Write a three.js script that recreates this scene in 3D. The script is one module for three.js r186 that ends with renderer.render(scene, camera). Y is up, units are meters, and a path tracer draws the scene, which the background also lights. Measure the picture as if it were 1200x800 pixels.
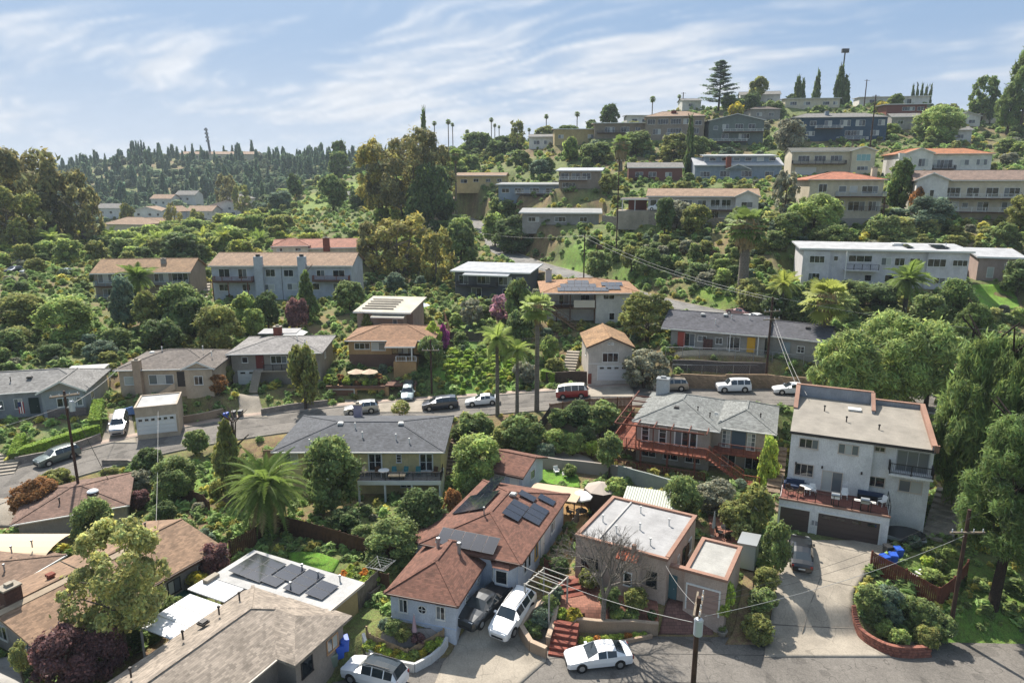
import * as THREE from 'three';
import { mergeGeometries } from 'three/addons/utils/BufferGeometryUtils.js';
import { createNoise2D, createNoise3D } from 'simplex-noise';

// ---------------------------------------------------------------- camera
const CAM_Y = 34, PITCH = 13 * Math.PI / 180, F = 810;            // drone height above the lower street; F = focal length in photo pixels
const cp = Math.cos(PITCH), sp = Math.sin(PITCH);
const scene = new THREE.Scene();
const camera = new THREE.PerspectiveCamera(2 * Math.atan(400 / F) * 180 / Math.PI, 1.5, 0.5, 9000);
camera.position.set(0, CAM_Y, 0);
camera.rotation.set(-PITCH, 0, 0);
const renderer = new THREE.WebGLRenderer({ antialias: true });
renderer.setSize(1024, 682);
renderer.toneMapping = THREE.LinearToneMapping;
renderer.toneMappingExposure = 2.0;
renderer.shadowMap.enabled = true;

// ---------------------------------------------------------------- seeded randomness
function rngOf(seed) { let s = seed | 0; return () => { s = (s + 0x6d2b79f5) | 0; let t = Math.imul(s ^ (s >>> 15), 1 | s); t = (t + Math.imul(t ^ (t >>> 7), 61 | t)) ^ t; return ((t ^ (t >>> 14)) >>> 0) / 4294967296; }; }
const R0 = rngOf(11), noise2 = createNoise2D(rngOf(5)), noise3 = createNoise3D(rngOf(6));
const clamp = (x, a, b) => Math.min(b, Math.max(a, x)), lerp = (a, b, t) => a + (b - a) * t;
const sstep = (a, b, x) => { const t = clamp((x - a) / (b - a), 0, 1); return t * t * (3 - 2 * t); };
const fbm = (x, y, o = 4) => { let s = 0, a = 0.5, n = 0; for (let i = 0; i < o; i++) { s += a * noise2(x, y); n += a; a *= 0.5; x = x * 2.03 + 17.1; y = y * 2.03 - 9.7; } return s / n; };

const SUN = new THREE.Vector3(-0.42, 1.22, -0.9).normalize();   // towards the sun
// ---------------------------------------------------------------- sky: blue with thin streaked cirrus, whiter towards the horizon
{
  const W = 2048, H = 1024, data = new Float32Array(W * H * 4);
  for (let j = 0; j < H; j++) {
    const el = ((j + 0.5) / H - 0.5) * Math.PI, y = Math.sin(el), c = Math.cos(el);
    for (let i = 0; i < W; i++) {
      const az = ((i + 0.5) / W - 0.5) * 2 * Math.PI, x = Math.cos(az) * c, z = Math.sin(az) * c;
      const up = Math.max(y, 0), t = Math.pow(1 - up, 7.5);
      let r = lerp(0.16, 0.42, t), g = lerp(0.295, 0.52, t), b = lerp(0.5, 0.645, t);
      const k = 1 / (up + 0.1), px = x * k, pz = z * k, w1 = fbm(px * 0.45 + 3, pz * 0.45, 3), w2 = fbm(px * 0.45 - 8, pz * 0.45 + 2, 3);
      const qx = px + 0.22 * w1, qz = pz + 0.22 * w2, a = qx * 0.8 + qz * 0.6, c2 = qz * 0.8 - qx * 0.6;
      const sheet = fbm(qx * 0.3 + 2.2, qz * 0.3 + 5.1, 4), streak = fbm(a * 0.5 + 1.7, c2 * 1.5 + 4, 5), fine = fbm(a * 1.6 + 3, c2 * 6.5, 5);
      let m = sstep(-0.3, 0.75, sheet * 0.9 + streak * 0.75 + fine * 0.34);
      m = Math.min(1, m * 0.95 + 0.2 * sstep(0.15, 0.6, fine) * sstep(-0.4, 0.2, sheet)) * sstep(0, 0.07, up) ; m = m + (1 - m) * (0.1 + 0.42 * (1 - sstep(0, 0.2, up)));
      const cl = 0.93 + 0.07 * fine;
      r = lerp(r, 0.63 * cl, m); g = lerp(g, 0.665 * cl, m); b = lerp(b, 0.72 * cl, m);
      if (y < 0) { const q = sstep(0, 0.12, -y); r = lerp(r, 0.16, q); g = lerp(g, 0.16, q); b = lerp(b, 0.13, q); }
      const sa = Math.acos(clamp(x * SUN.x + y * SUN.y + z * SUN.z, -1, 1)), au = 1.3 * Math.exp(-sa / 0.22);   // bright air round the sun behind thin cirrus, added out of view for softer fill
      data.set([r * 0.66 + au, g * 0.66 + au * 0.95, b * 0.66 + au * 0.86, 1], (j * W + i) * 4);
    }
  }
  const sky = new THREE.DataTexture(data, W, H, THREE.RGBAFormat, THREE.FloatType);
  sky.mapping = THREE.EquirectangularReflectionMapping; sky.magFilter = THREE.LinearFilter; sky.minFilter = THREE.LinearFilter; sky.needsUpdate = true;
  scene.background = sky; scene.environment = sky;
}
// ---------------------------------------------------------------- sun: behind the hill side, high, a little to the left; shadows fall towards the camera
const sun = new THREE.DirectionalLight(new THREE.Color(1, 0.92, 0.82), 4.3);
sun.name = 'sun'; sun.position.copy(SUN).multiplyScalar(400).add(new THREE.Vector3(0, 0, -120)); sun.target.position.set(0, 0, -120);
sun.castShadow = true; sun.shadow.radius = 1.4; sun.shadow.mapSize.set(4096, 4096);
Object.assign(sun.shadow.camera, { left: -300, right: 300, top: 300, bottom: -300, near: 1, far: 1200 });
scene.add(sun, sun.target);
scene.fog = new THREE.FogExp2(0xc9d6e2, 0.00016);

// ---------------------------------------------------------------- from the survey of the photograph to metres: (column, row, distance along the view axis) -> a point of the place
function at(u, v, d) { const x = (u - 600) / F * d, y = (400 - v) / F * d; return new THREE.Vector3(x, CAM_Y + y * cp - d * sp, -(d * cp + y * sp)); }
const kOf = (v) => (400 - v) / F * cp - sp;

// ---------------------------------------------------------------- house sites: the eave line of the face turned to the street, left and right end; h = height of the eave above the ground, dep = depth
const SITES = {};
function site(key, u0, v0, d0, u1, v1, d1, h, dep, pad = 1) {
  if (!d1) d1 = d0 * kOf(v0) / kOf(v1);
  const a = at(u0, v0, d0), b = at(u1, v1, d1), dx = b.x - a.x, dz = b.z - a.z, w = Math.hypot(dx, dz), yaw = Math.atan2(-dz, dx), y = (a.y + b.y) / 2 - h;
  const c = new THREE.Vector3((a.x + b.x) / 2, y, (a.z + b.z) / 2);
  SITES[key] = { c, w, yaw, h, dep, y, pad };
}
site('white3', 928, 507, 66, 1097, 530, 0, 8.3, 10.5);
site('pink', 675, 627, 0.0001 + 57.8, 782, 656, 54, 4.0, 8.3);
site('pinkGarage', 803, 668, 53.6, 852, 681, 0, 3.2, 5.6);
site('blueFront', 457, 688, 52.4, 534, 710, 51, 2.5, 6.5);
site('blueMain', 500, 634, 58, 607, 656, 0, 3.6, 12.5);
site('studio', 570, 547, 73, 612, 556, 0, 2.6, 5);
site('tanL', 345, 772, 45.5, 401, 724, 49.8, 2.7, 12.5);
site('brownL', 57, 749, 47.8, 250, 641, 59.8, 2.9, 9);
site('brownFar', 0, 690, 55.5, 66, 652, 0, 2.8, 9);
site('brownStreet', 20, 611, 66, 145, 590, 0, 2.6, 8);
site('yellow', 325, 527, 76, 516, 527.5, 76, 5.2, 11);
site('greyDeck', 747, 491, 80, 833, 503, 77, 5.0, 11);
site('gableGarage', 690, 407, 98, 741.5, 406, 98, 4.9, 9);
site('solarHouse', 638, 342, 118, 754, 343, 118, 5.4, 13);
site('greyLong', 787, 381, 104, 897, 394, 99, 3.0, 10);
site('greyGarage', 903, 391, 100, 968, 401, 96, 3.0, 8);
site('farLeft', -70, 467, 88, 97, 456, 92, 3.6, 10);
site('cream', 138, 433, 97, 249, 430, 98, 4.0, 10);
site('creamGarage', 157, 481, 88, 206.5, 473, 89.5, 3.5, 5.5);
site('grey2', 270, 414, 104, 374, 412, 105, 5.0, 11);
site('tanMid', 408, 399, 107, 506, 397, 107, 4.3, 9);
site('tanUpper', 418, 366, 117, 472, 367, 116, 5.5, 10);
site('darkFlat', 533, 318, 156, 618, 320, 152, 6.0, 12);
site('aptBlue', 247, 312, 150, 411, 309, 150, 7.6, 12);
site('aptBrown', 109, 321, 150, 221, 316, 152, 6.2, 11);
site('redRoofs', 320, 290, 172, 420, 290, 176, 4.0, 12);
site('whiteLong', 942, 288, 128, 1136, 300, 122, 6.6, 9);
site('whiteShed', 1148, 302, 128, 1200, 303, 126, 4.2, 7);
site('tileHouse', 950, 211, 152, 1037, 209, 150, 10, 13);
site('apt2', 1074, 209, 158, 1215, 212, 150, 8.6, 13);
site('tan2', 760, 230, 170, 889, 229, 164, 6.2, 11);
site('lowGrey', 612, 248, 188, 702, 252, 186, 3.0, 10);
site('boxGrey', 655, 200, 207, 703, 201, 205, 5.0, 11);
site('redCab', 737, 196, 216, 800, 196, 214, 4, 11);
site('blueLong', 584, 216, 218, 655, 217, 215, 3.2, 10);
site('yellowFlat', 535, 205, 262, 592, 206, 260, 4, 10);
site('whiteDorm', 815, 193, 215, 917, 193, 212, 4.4, 13);
site('brownLong', 929, 177, 216, 1025, 177, 212, 7.2, 11);
site('tile2', 1052, 181, 206, 1164, 179, 202, 6.3, 11);
site('blueBig', 930, 137, 262, 1041, 137, 258, 8.5, 13);
site('greenBalc', 832, 141, 268, 896, 141, 266, 9, 12);
site('tanBig', 757, 135, 274, 826, 137, 270, 9, 13);
site('row1', 697, 147, 284, 757, 142, 282, 6, 11);
site('row2', 650, 153, 288, 700, 150, 288, 6, 10);
site('row3', 620, 162, 300, 650, 158, 298, 5, 10);
site('top1', 921, 116, 322, 985, 115, 320, 4, 10);
site('top2', 1008, 113, 335, 1090, 114, 330, 4, 10);
site('red3', 1040, 123, 292, 1087, 122, 290, 3.8, 10);
site('low4', 1046, 137, 274, 1081, 136, 272, 4, 9);
site('low5', 1118, 136, 282, 1150, 136, 280, 4, 9);
site('low6', 1150, 134, 300, 1180, 134, 300, 3.6, 9);
site('top3', 800, 118, 345, 822, 117, 345, 4, 9);
site('top4', 868, 111, 350, 915, 110, 346, 5, 10);
site('whiteTop5', 735, 137, 330, 765, 134, 330, 5, 9);
function padOf(key, x0, x1, z0, z1, y) { const s = SITES[key], mx = (x0 + x1) / 2; SITES[key + '_pad'] = { c: new THREE.Vector3(s.c.x + mx * Math.cos(s.yaw) + z1 * Math.sin(s.yaw), 0, s.c.z - mx * Math.sin(s.yaw) + z1 * Math.cos(s.yaw)), w: x1 - x0, yaw: s.yaw, h: 1, dep: z1 - z0, y: y ?? s.y, pad: 1 }; }
padOf('tanL', -14, 6.5, -13, 0.3);
padOf('white3', -6.5, 3, 0, 3.6);
padOf('pink', -5, 4.5, 0, 4.2, 1.25);
padOf('blueFront', -3.5, 3, 0, 3.6, 1.3);
// far valley
site('v1', 122, 262, 330, 168, 263, 325, 4, 14);
site('v2', 152, 247, 400, 190, 248, 400, 7, 12);
site('v3', 190, 247, 385, 208, 248, 385, 7, 14);
site('v4', 218, 248, 395, 248, 246, 395, 7, 14);
site('v5', 245, 240, 410, 284, 241, 410, 7, 13);
site('v7', 112, 243, 420, 140, 244, 420, 6, 12);
site('v8', 162, 262, 345, 190, 261, 345, 5, 12);
site('v9', 262, 232, 430, 290, 233, 430, 7, 12);
site('v10', 205, 228, 450, 228, 228, 450, 6, 12);
site('v11', 176, 232, 440, 200, 233, 440, 6, 12);
site('v12', 232, 262, 350, 262, 262, 350, 5, 12);
site('h7', 1096, 152, 262, 1140, 152, 260, 4.5, 9);
site('h8', 880, 128, 312, 915, 127, 312, 4.5, 9);
site('h9', 500, 236, 250, 530, 236, 250, 4, 9);
site('v6', 300, 240, 470, 320, 240, 470, 5, 12);
site('f1', 210, 181, 760, 300, 180, 760, 6, 20);
site('f2', 393, 196, 470, 412, 197, 470, 4, 10);
site('f3', 395, 228, 330, 420, 228, 330, 4.5, 9);

// ---------------------------------------------------------------- terrain: a thin-plate surface through surveyed ground points
const CTRL = [
  [560, 800, 48], [700, 775, 50.1], [900, 775, 50.3], [1150, 785, 50], [1250, 780, 50.5], [820, 760, 50.6], [640, 800, 48.2], [905, 768, 50.6], [1000, 768, 50.6],
  [920, 642, 61.5], [1045, 652, 60.4], [960, 700, 56], [1110, 740, 52], [1190, 740, 53], [1190, 650, 62], [1190, 560, 76], [1110, 640, 60.5], [870, 640, 60.5], [890, 720, 53.5],
  [740, 735, 52.2], [790, 720, 52.6], [640, 700, 54], [585, 745, 51.6], [570, 790, 48.6], [400, 780, 49], [300, 800, 45.5], [430, 700, 55.5], [350, 655, 60], [150, 760, 47],
  [20, 700, 53], [250, 660, 58.5], [450, 600, 72], [350, 590, 73], [250, 570, 76], [150, 590, 70], [560, 560, 76.5], [640, 565, 75], [660, 530, 82], [800, 590, 70], [700, 500, 88], [600, 505, 88],
  [0, 570, 76], [100, 540, 82], [200, 515, 89], [300, 497, 93.5], [420, 483, 96], [560, 475, 96.5], [670, 465, 95], [780, 460, 94], [920, 460, 92], [1080, 470, 88], [1200, 490, 84],
  [-100, 600, 71], [-150, 500, 90], [1300, 520, 82],
  [120, 470, 95], [230, 475, 96], [340, 465, 101], [560, 440, 106], [540, 410, 112], [600, 400, 117], [650, 430, 108], [850, 425, 101], [780, 410, 108], [1000, 402, 106], [1060, 380, 112],
  [100, 410, 117], [40, 380, 128], [250, 400, 122], [330, 380, 132], [440, 360, 136], [480, 350, 148], [60, 330, 158], [0, 330, 160], [200, 300, 215], [60, 300, 225], [320, 285, 225],
  [575, 292, 200], [565, 262, 240], [700, 330, 150], [770, 350, 131], [690, 350, 138], [640, 300, 172], [740, 300, 155], [840, 320, 140], [920, 335, 126], [1000, 350, 120], [1160, 350, 124], [1180, 320, 132],
  [650, 275, 185], [720, 265, 178], [830, 265, 165], [920, 280, 142], [1060, 280, 140], [1180, 280, 140], [760, 215, 212], [860, 215, 205], [920, 215, 200], [1040, 215, 196], [1130, 205, 200], [640, 235, 212],
  [560, 225, 262], [620, 185, 288], [700, 175, 280], [760, 170, 272], [880, 178, 258], [1000, 172, 250], [1100, 165, 258], [1180, 165, 262], [700, 155, 320], [800, 135, 330], [870, 125, 350], [950, 125, 335], [1050, 122, 345], [1150, 135, 335], [1220, 140, 330],
  [480, 270, 235], [520, 250, 260], [440, 290, 210], [380, 260, 255], [350, 265, 265], [300, 270, 280], [420, 232, 330], [370, 235, 335], [400, 208, 410], [340, 230, 380], [450, 200, 430], [520, 190, 420], [580, 178, 420],
  [150, 288, 330], [200, 280, 370], [260, 275, 385], [60, 290, 340], [-50, 300, 330], [120, 262, 470], [220, 262, 470], [320, 255, 470], [120, 235, 560], [220, 230, 560], [330, 225, 560], [60, 240, 560],
  [120, 205, 680], [220, 200, 680], [320, 205, 680], [20, 215, 700], [160, 184, 780], [260, 182, 780], [360, 190, 740], [420, 195, 620], [-60, 215, 750], [500, 185, 620], [600, 175, 600],
];
const PTS = CTRL.map((c) => at(...c));
for (const s of Object.values(SITES)) { const q = (lx, lz) => new THREE.Vector3(s.c.x + lx * Math.cos(s.yaw) + lz * Math.sin(s.yaw), s.y, s.c.z - lx * Math.sin(s.yaw) + lz * Math.cos(s.yaw)); PTS.push(q(0, -s.dep / 2)); }
for (const [x, z, y] of [[-500, -300, 6], [-450, -60, 0], [450, -60, 4], [500, -330, 60], [300, -520, 40], [0, -900, 30], [-700, -900, 40], [600, -900, 40], [0, 150, -6], [-300, 150, -6], [300, 150, -4], [-60, 20, 0], [60, 20, 0], [0, -25, 0], [120, -30, 1], [-120, -30, -0.5], [170, -480, 50], [60, -520, 40], [-100, -560, 28]]) PTS.push(new THREE.Vector3(x, y, z));
const TPS = (() => {
  const n = PTS.length, S = 0.01, N = n + 3, A = Array.from({ length: N }, () => new Float64Array(N + 1)), ker = (r2) => (r2 < 1e-9 ? 0 : 0.5 * r2 * Math.log(r2));
  for (let i = 0; i < n; i++) {
    for (let j = 0; j < n; j++) { const dx = (PTS[i].x - PTS[j].x) * S, dz = (PTS[i].z - PTS[j].z) * S; A[i][j] = ker(dx * dx + dz * dz); }
    const rr = Math.hypot(PTS[i].x, PTS[i].z) * S; A[i][i] += 0.004 + 0.004 * rr * rr;
    A[i][n] = A[n][i] = 1; A[i][n + 1] = A[n + 1][i] = PTS[i].x * S; A[i][n + 2] = A[n + 2][i] = PTS[i].z * S; A[i][N] = PTS[i].y;
  }
  for (let c = 0; c < N; c++) {
    let p = c; for (let r = c + 1; r < N; r++) if (Math.abs(A[r][c]) > Math.abs(A[p][c])) p = r;
    [A[c], A[p]] = [A[p], A[c]];
    for (let r = c + 1; r < N; r++) { const f = A[r][c] / A[c][c]; if (f) for (let k = c; k <= N; k++) A[r][k] -= f * A[c][k]; }
  }
  const w = new Float64Array(N);
  for (let r = N - 1; r >= 0; r--) { let s = A[r][N]; for (let k = r + 1; k < N; k++) s -= A[r][k] * w[k]; w[r] = s / A[r][r]; }
  return (x, z) => { let s = w[n] + w[n + 1] * x * S + w[n + 2] * z * S; for (let i = 0; i < n; i++) { const dx = (x - PTS[i].x) * S, dz = (z - PTS[i].z) * S, r2 = dx * dx + dz * dz; if (r2 > 1e-9) s += w[i] * 0.5 * r2 * Math.log(r2); } return s; };
})();
const base0 = (x, z) => { const r = Math.hypot(x, z + 200), q = sstep(650, 1300, r); return q >= 1 ? 24 : lerp(clamp(TPS(x, z), -14, 75), 24, q); };

// roads: centre lines through surveyed points, widths in metres
const smoothLine = (pts, n) => new THREE.CatmullRomCurve3(pts, false, 'catmullrom', 0.5).getSpacedPoints(n);
const ROADS = {
  street: { half: 4.1, pts: smoothLine([[-160, 640, 66], [0, 572, 76], [100, 541, 82.5], [200, 517, 88.5], [300, 500, 93], [420, 486, 95.5], [560, 476, 96], [670, 468, 94.5], [780, 463, 93], [920, 464, 91], [1080, 472, 87.5], [1300, 500, 82], [1700, 560, 72]].map((c) => at(...c)), 110) },
  lower_street: { half: 4.6, fade: 2.2, f0: 0.2, pts: smoothLine([[250, 905, 41.5], [420, 850, 45], [560, 818, 46.9], [700, 797, 48.4], [900, 797, 48.5], [1100, 802, 48.6], [1300, 806, 48.5]].map((c) => at(...c)), 60) },
  upper_road: { half: 3.2, pts: smoothLine([[1090, 425, 98], [1000, 404, 106], [900, 380, 115], [800, 360, 126], [740, 345, 138], [680, 325, 156], [620, 308, 178], [585, 292, 200], [578, 278, 222], [562, 264, 242], [540, 255, 262]].map((c) => at(...c)), 70) },
};
for (const k in ROADS) { const p = ROADS[k].pts; for (let r = 0; r < 4; r++) { const y = p.map((a) => a.y); for (let i = 1; i < p.length - 1; i++) p[i].y = (y[i - 1] + 2 * y[i] + y[i + 1]) / 4; } }
const BOUND = Object.fromEntries(Object.entries(ROADS).map(([k, r]) => [k, new THREE.Box3().setFromPoints(r.pts).expandByScalar(14)]));
function roadNear(key, x, z) {   // [distance from the centre line, its height]
  const p = ROADS[key].pts; let best = 1e9, y = 0;
  for (let i = 0; i < p.length - 1; i++) { const a = p[i], b = p[i + 1], ex = b.x - a.x, ez = b.z - a.z, t = clamp(((x - a.x) * ex + (z - a.z) * ez) / (ex * ex + ez * ez), 0, 1), d = (x - a.x - t * ex) ** 2 + (z - a.z - t * ez) ** 2; if (d < best) { best = d; y = lerp(a.y, b.y, t); } }
  return [Math.sqrt(best), y];
}
const siteList = Object.values(SITES);
function siteDist(s, x, z) { const ox = x - s.c.x, oz = z - s.c.z, c = Math.cos(s.yaw), n = Math.sin(s.yaw), lx = ox * c - oz * n, lz = ox * n + oz * c; return Math.hypot(Math.max(Math.abs(lx) - s.w / 2, 0), Math.max(lz - 0.3, 0, -s.dep - lz)); }
function height(x, z) {
  let y = base0(x, z);
  for (const s of siteList) { if (!s.pad || Math.abs(x - s.c.x) > 40 || Math.abs(z - s.c.z) > 40) continue; const d = siteDist(s, x, z); if (d < 4.5) y = lerp(y, s.y, 1 - sstep(0.6, 4.5, d)); }
  for (const k in ROADS) { const b = BOUND[k]; if (x < b.min.x || x > b.max.x || z < b.min.z || z > b.max.z) continue; const [d, ry] = roadNear(k, x, z), h = ROADS[k].half; const f = ROADS[k].fade ?? 5, f0 = ROADS[k].f0 ?? 1; if (d < h + f) y = lerp(y, ry, 1 - sstep(h + f0, h + f, d)); }
  return y;
}
const FLAT = [];   // further level or sloping patches are added by yards
function hit(u, v, from = 25, to = 1200) {
  let d = from; const p = at(u, v, d); let over = p.y - height(p.x, p.z), step;
  while (d < to) { step = Math.max(0.25, d * 0.008); const q = at(u, v, d + step), o = q.y - height(q.x, q.z); if (o <= 0) { let a = d, b = d + step; for (let i = 0; i < 18; i++) { const m = (a + b) / 2, r = at(u, v, m); if (r.y - height(r.x, r.z) > 0) a = m; else b = m; } const r = at(u, v, (a + b) / 2); r.y = height(r.x, r.z); return r; } d += step; over = o; }
  return at(u, v, to);
}
const onGround = (u, d) => { const p = at(u, 400, d); let dd = d; for (let i = 0; i < 6; i++) { const x = (u - 600) / F * dd; p.set(x, 0, p.z); const y = height(x, p.z); p.y = y; const yc = ((y - CAM_Y) + dd * sp) / cp; p.z = -(dd * cp + yc * sp); } return p; };   // the ground below column u at distance d along the view axis

// ---------------------------------------------------------------- textures (tone only, tiling)
function tex(size, fn, rep, srgb = true) {
  const d = new Uint8Array(size * size * 4);
  for (let j = 0; j < size; j++) for (let i = 0; i < size; i++) { const c = fn(i / size, j / size), o = (j * size + i) * 4; const a = Array.isArray(c) ? c : [c, c, c]; for (let k = 0; k < 3; k++) d[o + k] = clamp(a[k], 0, 1) * 255; d[o + 3] = 255; }
  const t = new THREE.DataTexture(d, size, size); t.wrapS = t.wrapT = THREE.RepeatWrapping; t.magFilter = THREE.LinearFilter; t.minFilter = THREE.LinearMipmapLinearFilter; t.generateMipmaps = true;
  if (srgb) t.colorSpace = THREE.SRGBColorSpace; t.repeat.set(1 / rep, 1 / rep); t.needsUpdate = true; return t;
}
function tnoise(seed, cells) {   // tiling value noise
  const r = rngOf(seed), g = Float32Array.from({ length: cells * cells }, () => r()), q = (t) => t * t * (3 - 2 * t);
  return (u, v) => { const x = ((u % 1) + 1) % 1 * cells, y = ((v % 1) + 1) % 1 * cells, i = Math.floor(x), j = Math.floor(y), a = q(x - i), b = q(y - j), G = (m, n) => g[(n % cells) * cells + (m % cells)]; return lerp(lerp(G(i, j), G(i + 1, j), a), lerp(G(i, j + 1), G(i + 1, j + 1), a), b); };
}
const n4 = tnoise(1, 4), n8 = tnoise(2, 8), n16 = tnoise(3, 16), n32 = tnoise(4, 32), n64 = tnoise(5, 64), n128 = tnoise(6, 128), n256 = tnoise(7, 256);
const blot = (u, v) => 0.4 * n4(u, v) + 0.3 * n8(u, v) + 0.2 * n16(u, v) + 0.1 * n32(u, v);
const rowTone = Array.from({ length: 64 * 64 }, rngOf(77));
const TX = {
  shingle: tex(512, (u, v) => { const row = Math.floor(v * 32), off = (row % 2) * 0.5 + rowTone[row] * 0.4, col = Math.floor((u * 16 + off) % 16 + 16) % 16, t = rowTone[row * 64 + col], e = (v * 32) % 1 < 0.12 ? 0.86 : 1; return (0.72 + 0.2 * t + 0.14 * (blot(u, v) - 0.5) * 2 + 0.1 * (n256(u, v) - 0.5)) * e; }, 4.6),
  stucco: tex(512, (u, v) => 0.88 + 0.1 * (n128(u, v) - 0.5) + 0.2 * (blot(u, v) - 0.45) + 0.1 * (n64(u * 2, v * 0.25) - 0.5) * n8(u, v), 6),
  stuccoB: tex(256, (u, v) => 0.5 + 0.5 * (n128(u, v) - 0.5) + 0.5 * (n256(u, v) - 0.5), 2.2, false),
  roll: tex(512, (u, v) => 0.84 + 0.22 * (blot(u, v) - 0.5) + 0.1 * (n64(u * 1, v * 4) - 0.5) + 0.06 * (n256(u, v) - 0.5) - ((v * 6) % 1 < 0.02 ? 0.08 : 0), 6),
  concrete: tex(512, (u, v) => { const b = blot(u, v); return 0.84 + 0.3 * (b - 0.5) + 0.1 * (n128(u, v) - 0.5) + 0.05 * (n256(u, v) - 0.5) - (Math.abs(n8(u + 0.3, v) - 0.5) < 0.012 ? 0.1 : 0); }, 9),
  asphalt: tex(512, (u, v) => { const b = blot(u + 0.5, v); return 0.78 + 0.26 * (b - 0.5) + 0.12 * (n256(u, v) - 0.5) + 0.12 * (n128(v, u) - 0.5) - (Math.abs(n16(u, v + 0.2) - 0.5) < 0.012 ? 0.2 : 0) - (n8(u + 0.6, v) > 0.78 ? 0.1 : 0); }, 11),
  wood: tex(256, (u, v) => 0.76 + 0.3 * (n64(u * 4, v * 0.25) - 0.5) + 0.2 * (n8(u, v) - 0.5) + 0.14 * (n128(u * 2, v * 0.5) - 0.5), 1.6),
  bark: tex(256, (u, v) => 0.7 + 0.5 * (n64(u * 2, v * 0.5) - 0.5) + 0.3 * (n16(u, v) - 0.5), 1.2),
  soil: tex(512, (u, v) => { const b = blot(u, v), f = n128(u, v), g = n32(u, v); return [0.8 + 0.4 * (b - 0.5) + 0.3 * (f - 0.5), 0.8 + 0.35 * (b - 0.5) + 0.3 * (f - 0.5) + 0.12 * (g - 0.5), 0.78 + 0.3 * (b - 0.5) + 0.3 * (f - 0.5)]; }, 7),
  cells: tex(128, (u, v) => { const a = (u * 6) % 1, b = (v * 10) % 1; return a < 0.06 || b < 0.06 ? 0.95 : 0.62; }, 1),
  pave: tex(256, (u, v) => { const r = Math.floor(v * 12), a = (u * 6 + (r % 2) * 0.5) % 1, b = (v * 12) % 1, t = rowTone[r * 64 + Math.floor(u * 6 + (r % 2) * 0.5) % 6]; return a < 0.05 || b < 0.08 ? 0.62 : 0.78 + 0.22 * t; }, 2.4),
};
const MATS = {};
function mt(key, color, o = {}) {   // a named, cached material; colour as sRGB hex
  if (MATS[key]) return MATS[key];
  const { map, bump, bs, phys, ...rest } = o, p = { color, roughness: 0.9, ...rest };
  if (map) p.map = TX[map]; if (bump) { p.bumpMap = TX[bump]; p.bumpScale = bs ?? 0.01; }
  const m = phys ? new THREE.MeshPhysicalMaterial(p) : new THREE.MeshStandardMaterial(p); m.name = key; return (MATS[key] = m);
}
const stucco = (key, c) => mt(key, c, { map: 'stucco', bump: 'stuccoB', bs: 0.006, roughness: 0.95 });
const shingle = (key, c) => mt(key, c, { map: 'shingle', bump: 'shingle', bs: 0.012, roughness: 0.93 });
const flatroof = (key, c) => mt(key, c, { map: 'roll', roughness: 0.85 });
const woodm = (key, c) => mt(key, c, { map: 'wood', bump: 'wood', bs: 0.004, roughness: 0.85 });
const paint = (key, c, r = 0.6) => mt(key, c, { roughness: r });
const GLASS = mt('window_glass', 0x1b2227, { phys: true, roughness: 0.06, specularIntensity: 1, ior: 1.6 });
const GLASS2 = mt('window_glass_curtained', 0x5d6468, { phys: true, roughness: 0.12, ior: 1.55 });
const GLASS3 = mt('window_glass_blind', 0xa7aaa6, { phys: true, roughness: 0.2 }), WHITE = paint('white_trim', 0xcfcfca), DARK = paint('dark_trim', 0x2b2827), BLACKM = mt('black_metal', 0x1c1c1d, { roughness: 0.5, metalness: 0.4 }), GALV = mt('galvanised_metal', 0x9a9ea0, { roughness: 0.45, metalness: 0.7 });
const CONC = mt('concrete', 0xa9a091, { map: 'concrete', roughness: 0.92 }), ASPH = mt('asphalt', 0x847f78, { map: 'asphalt', roughness: 0.93 });

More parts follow.
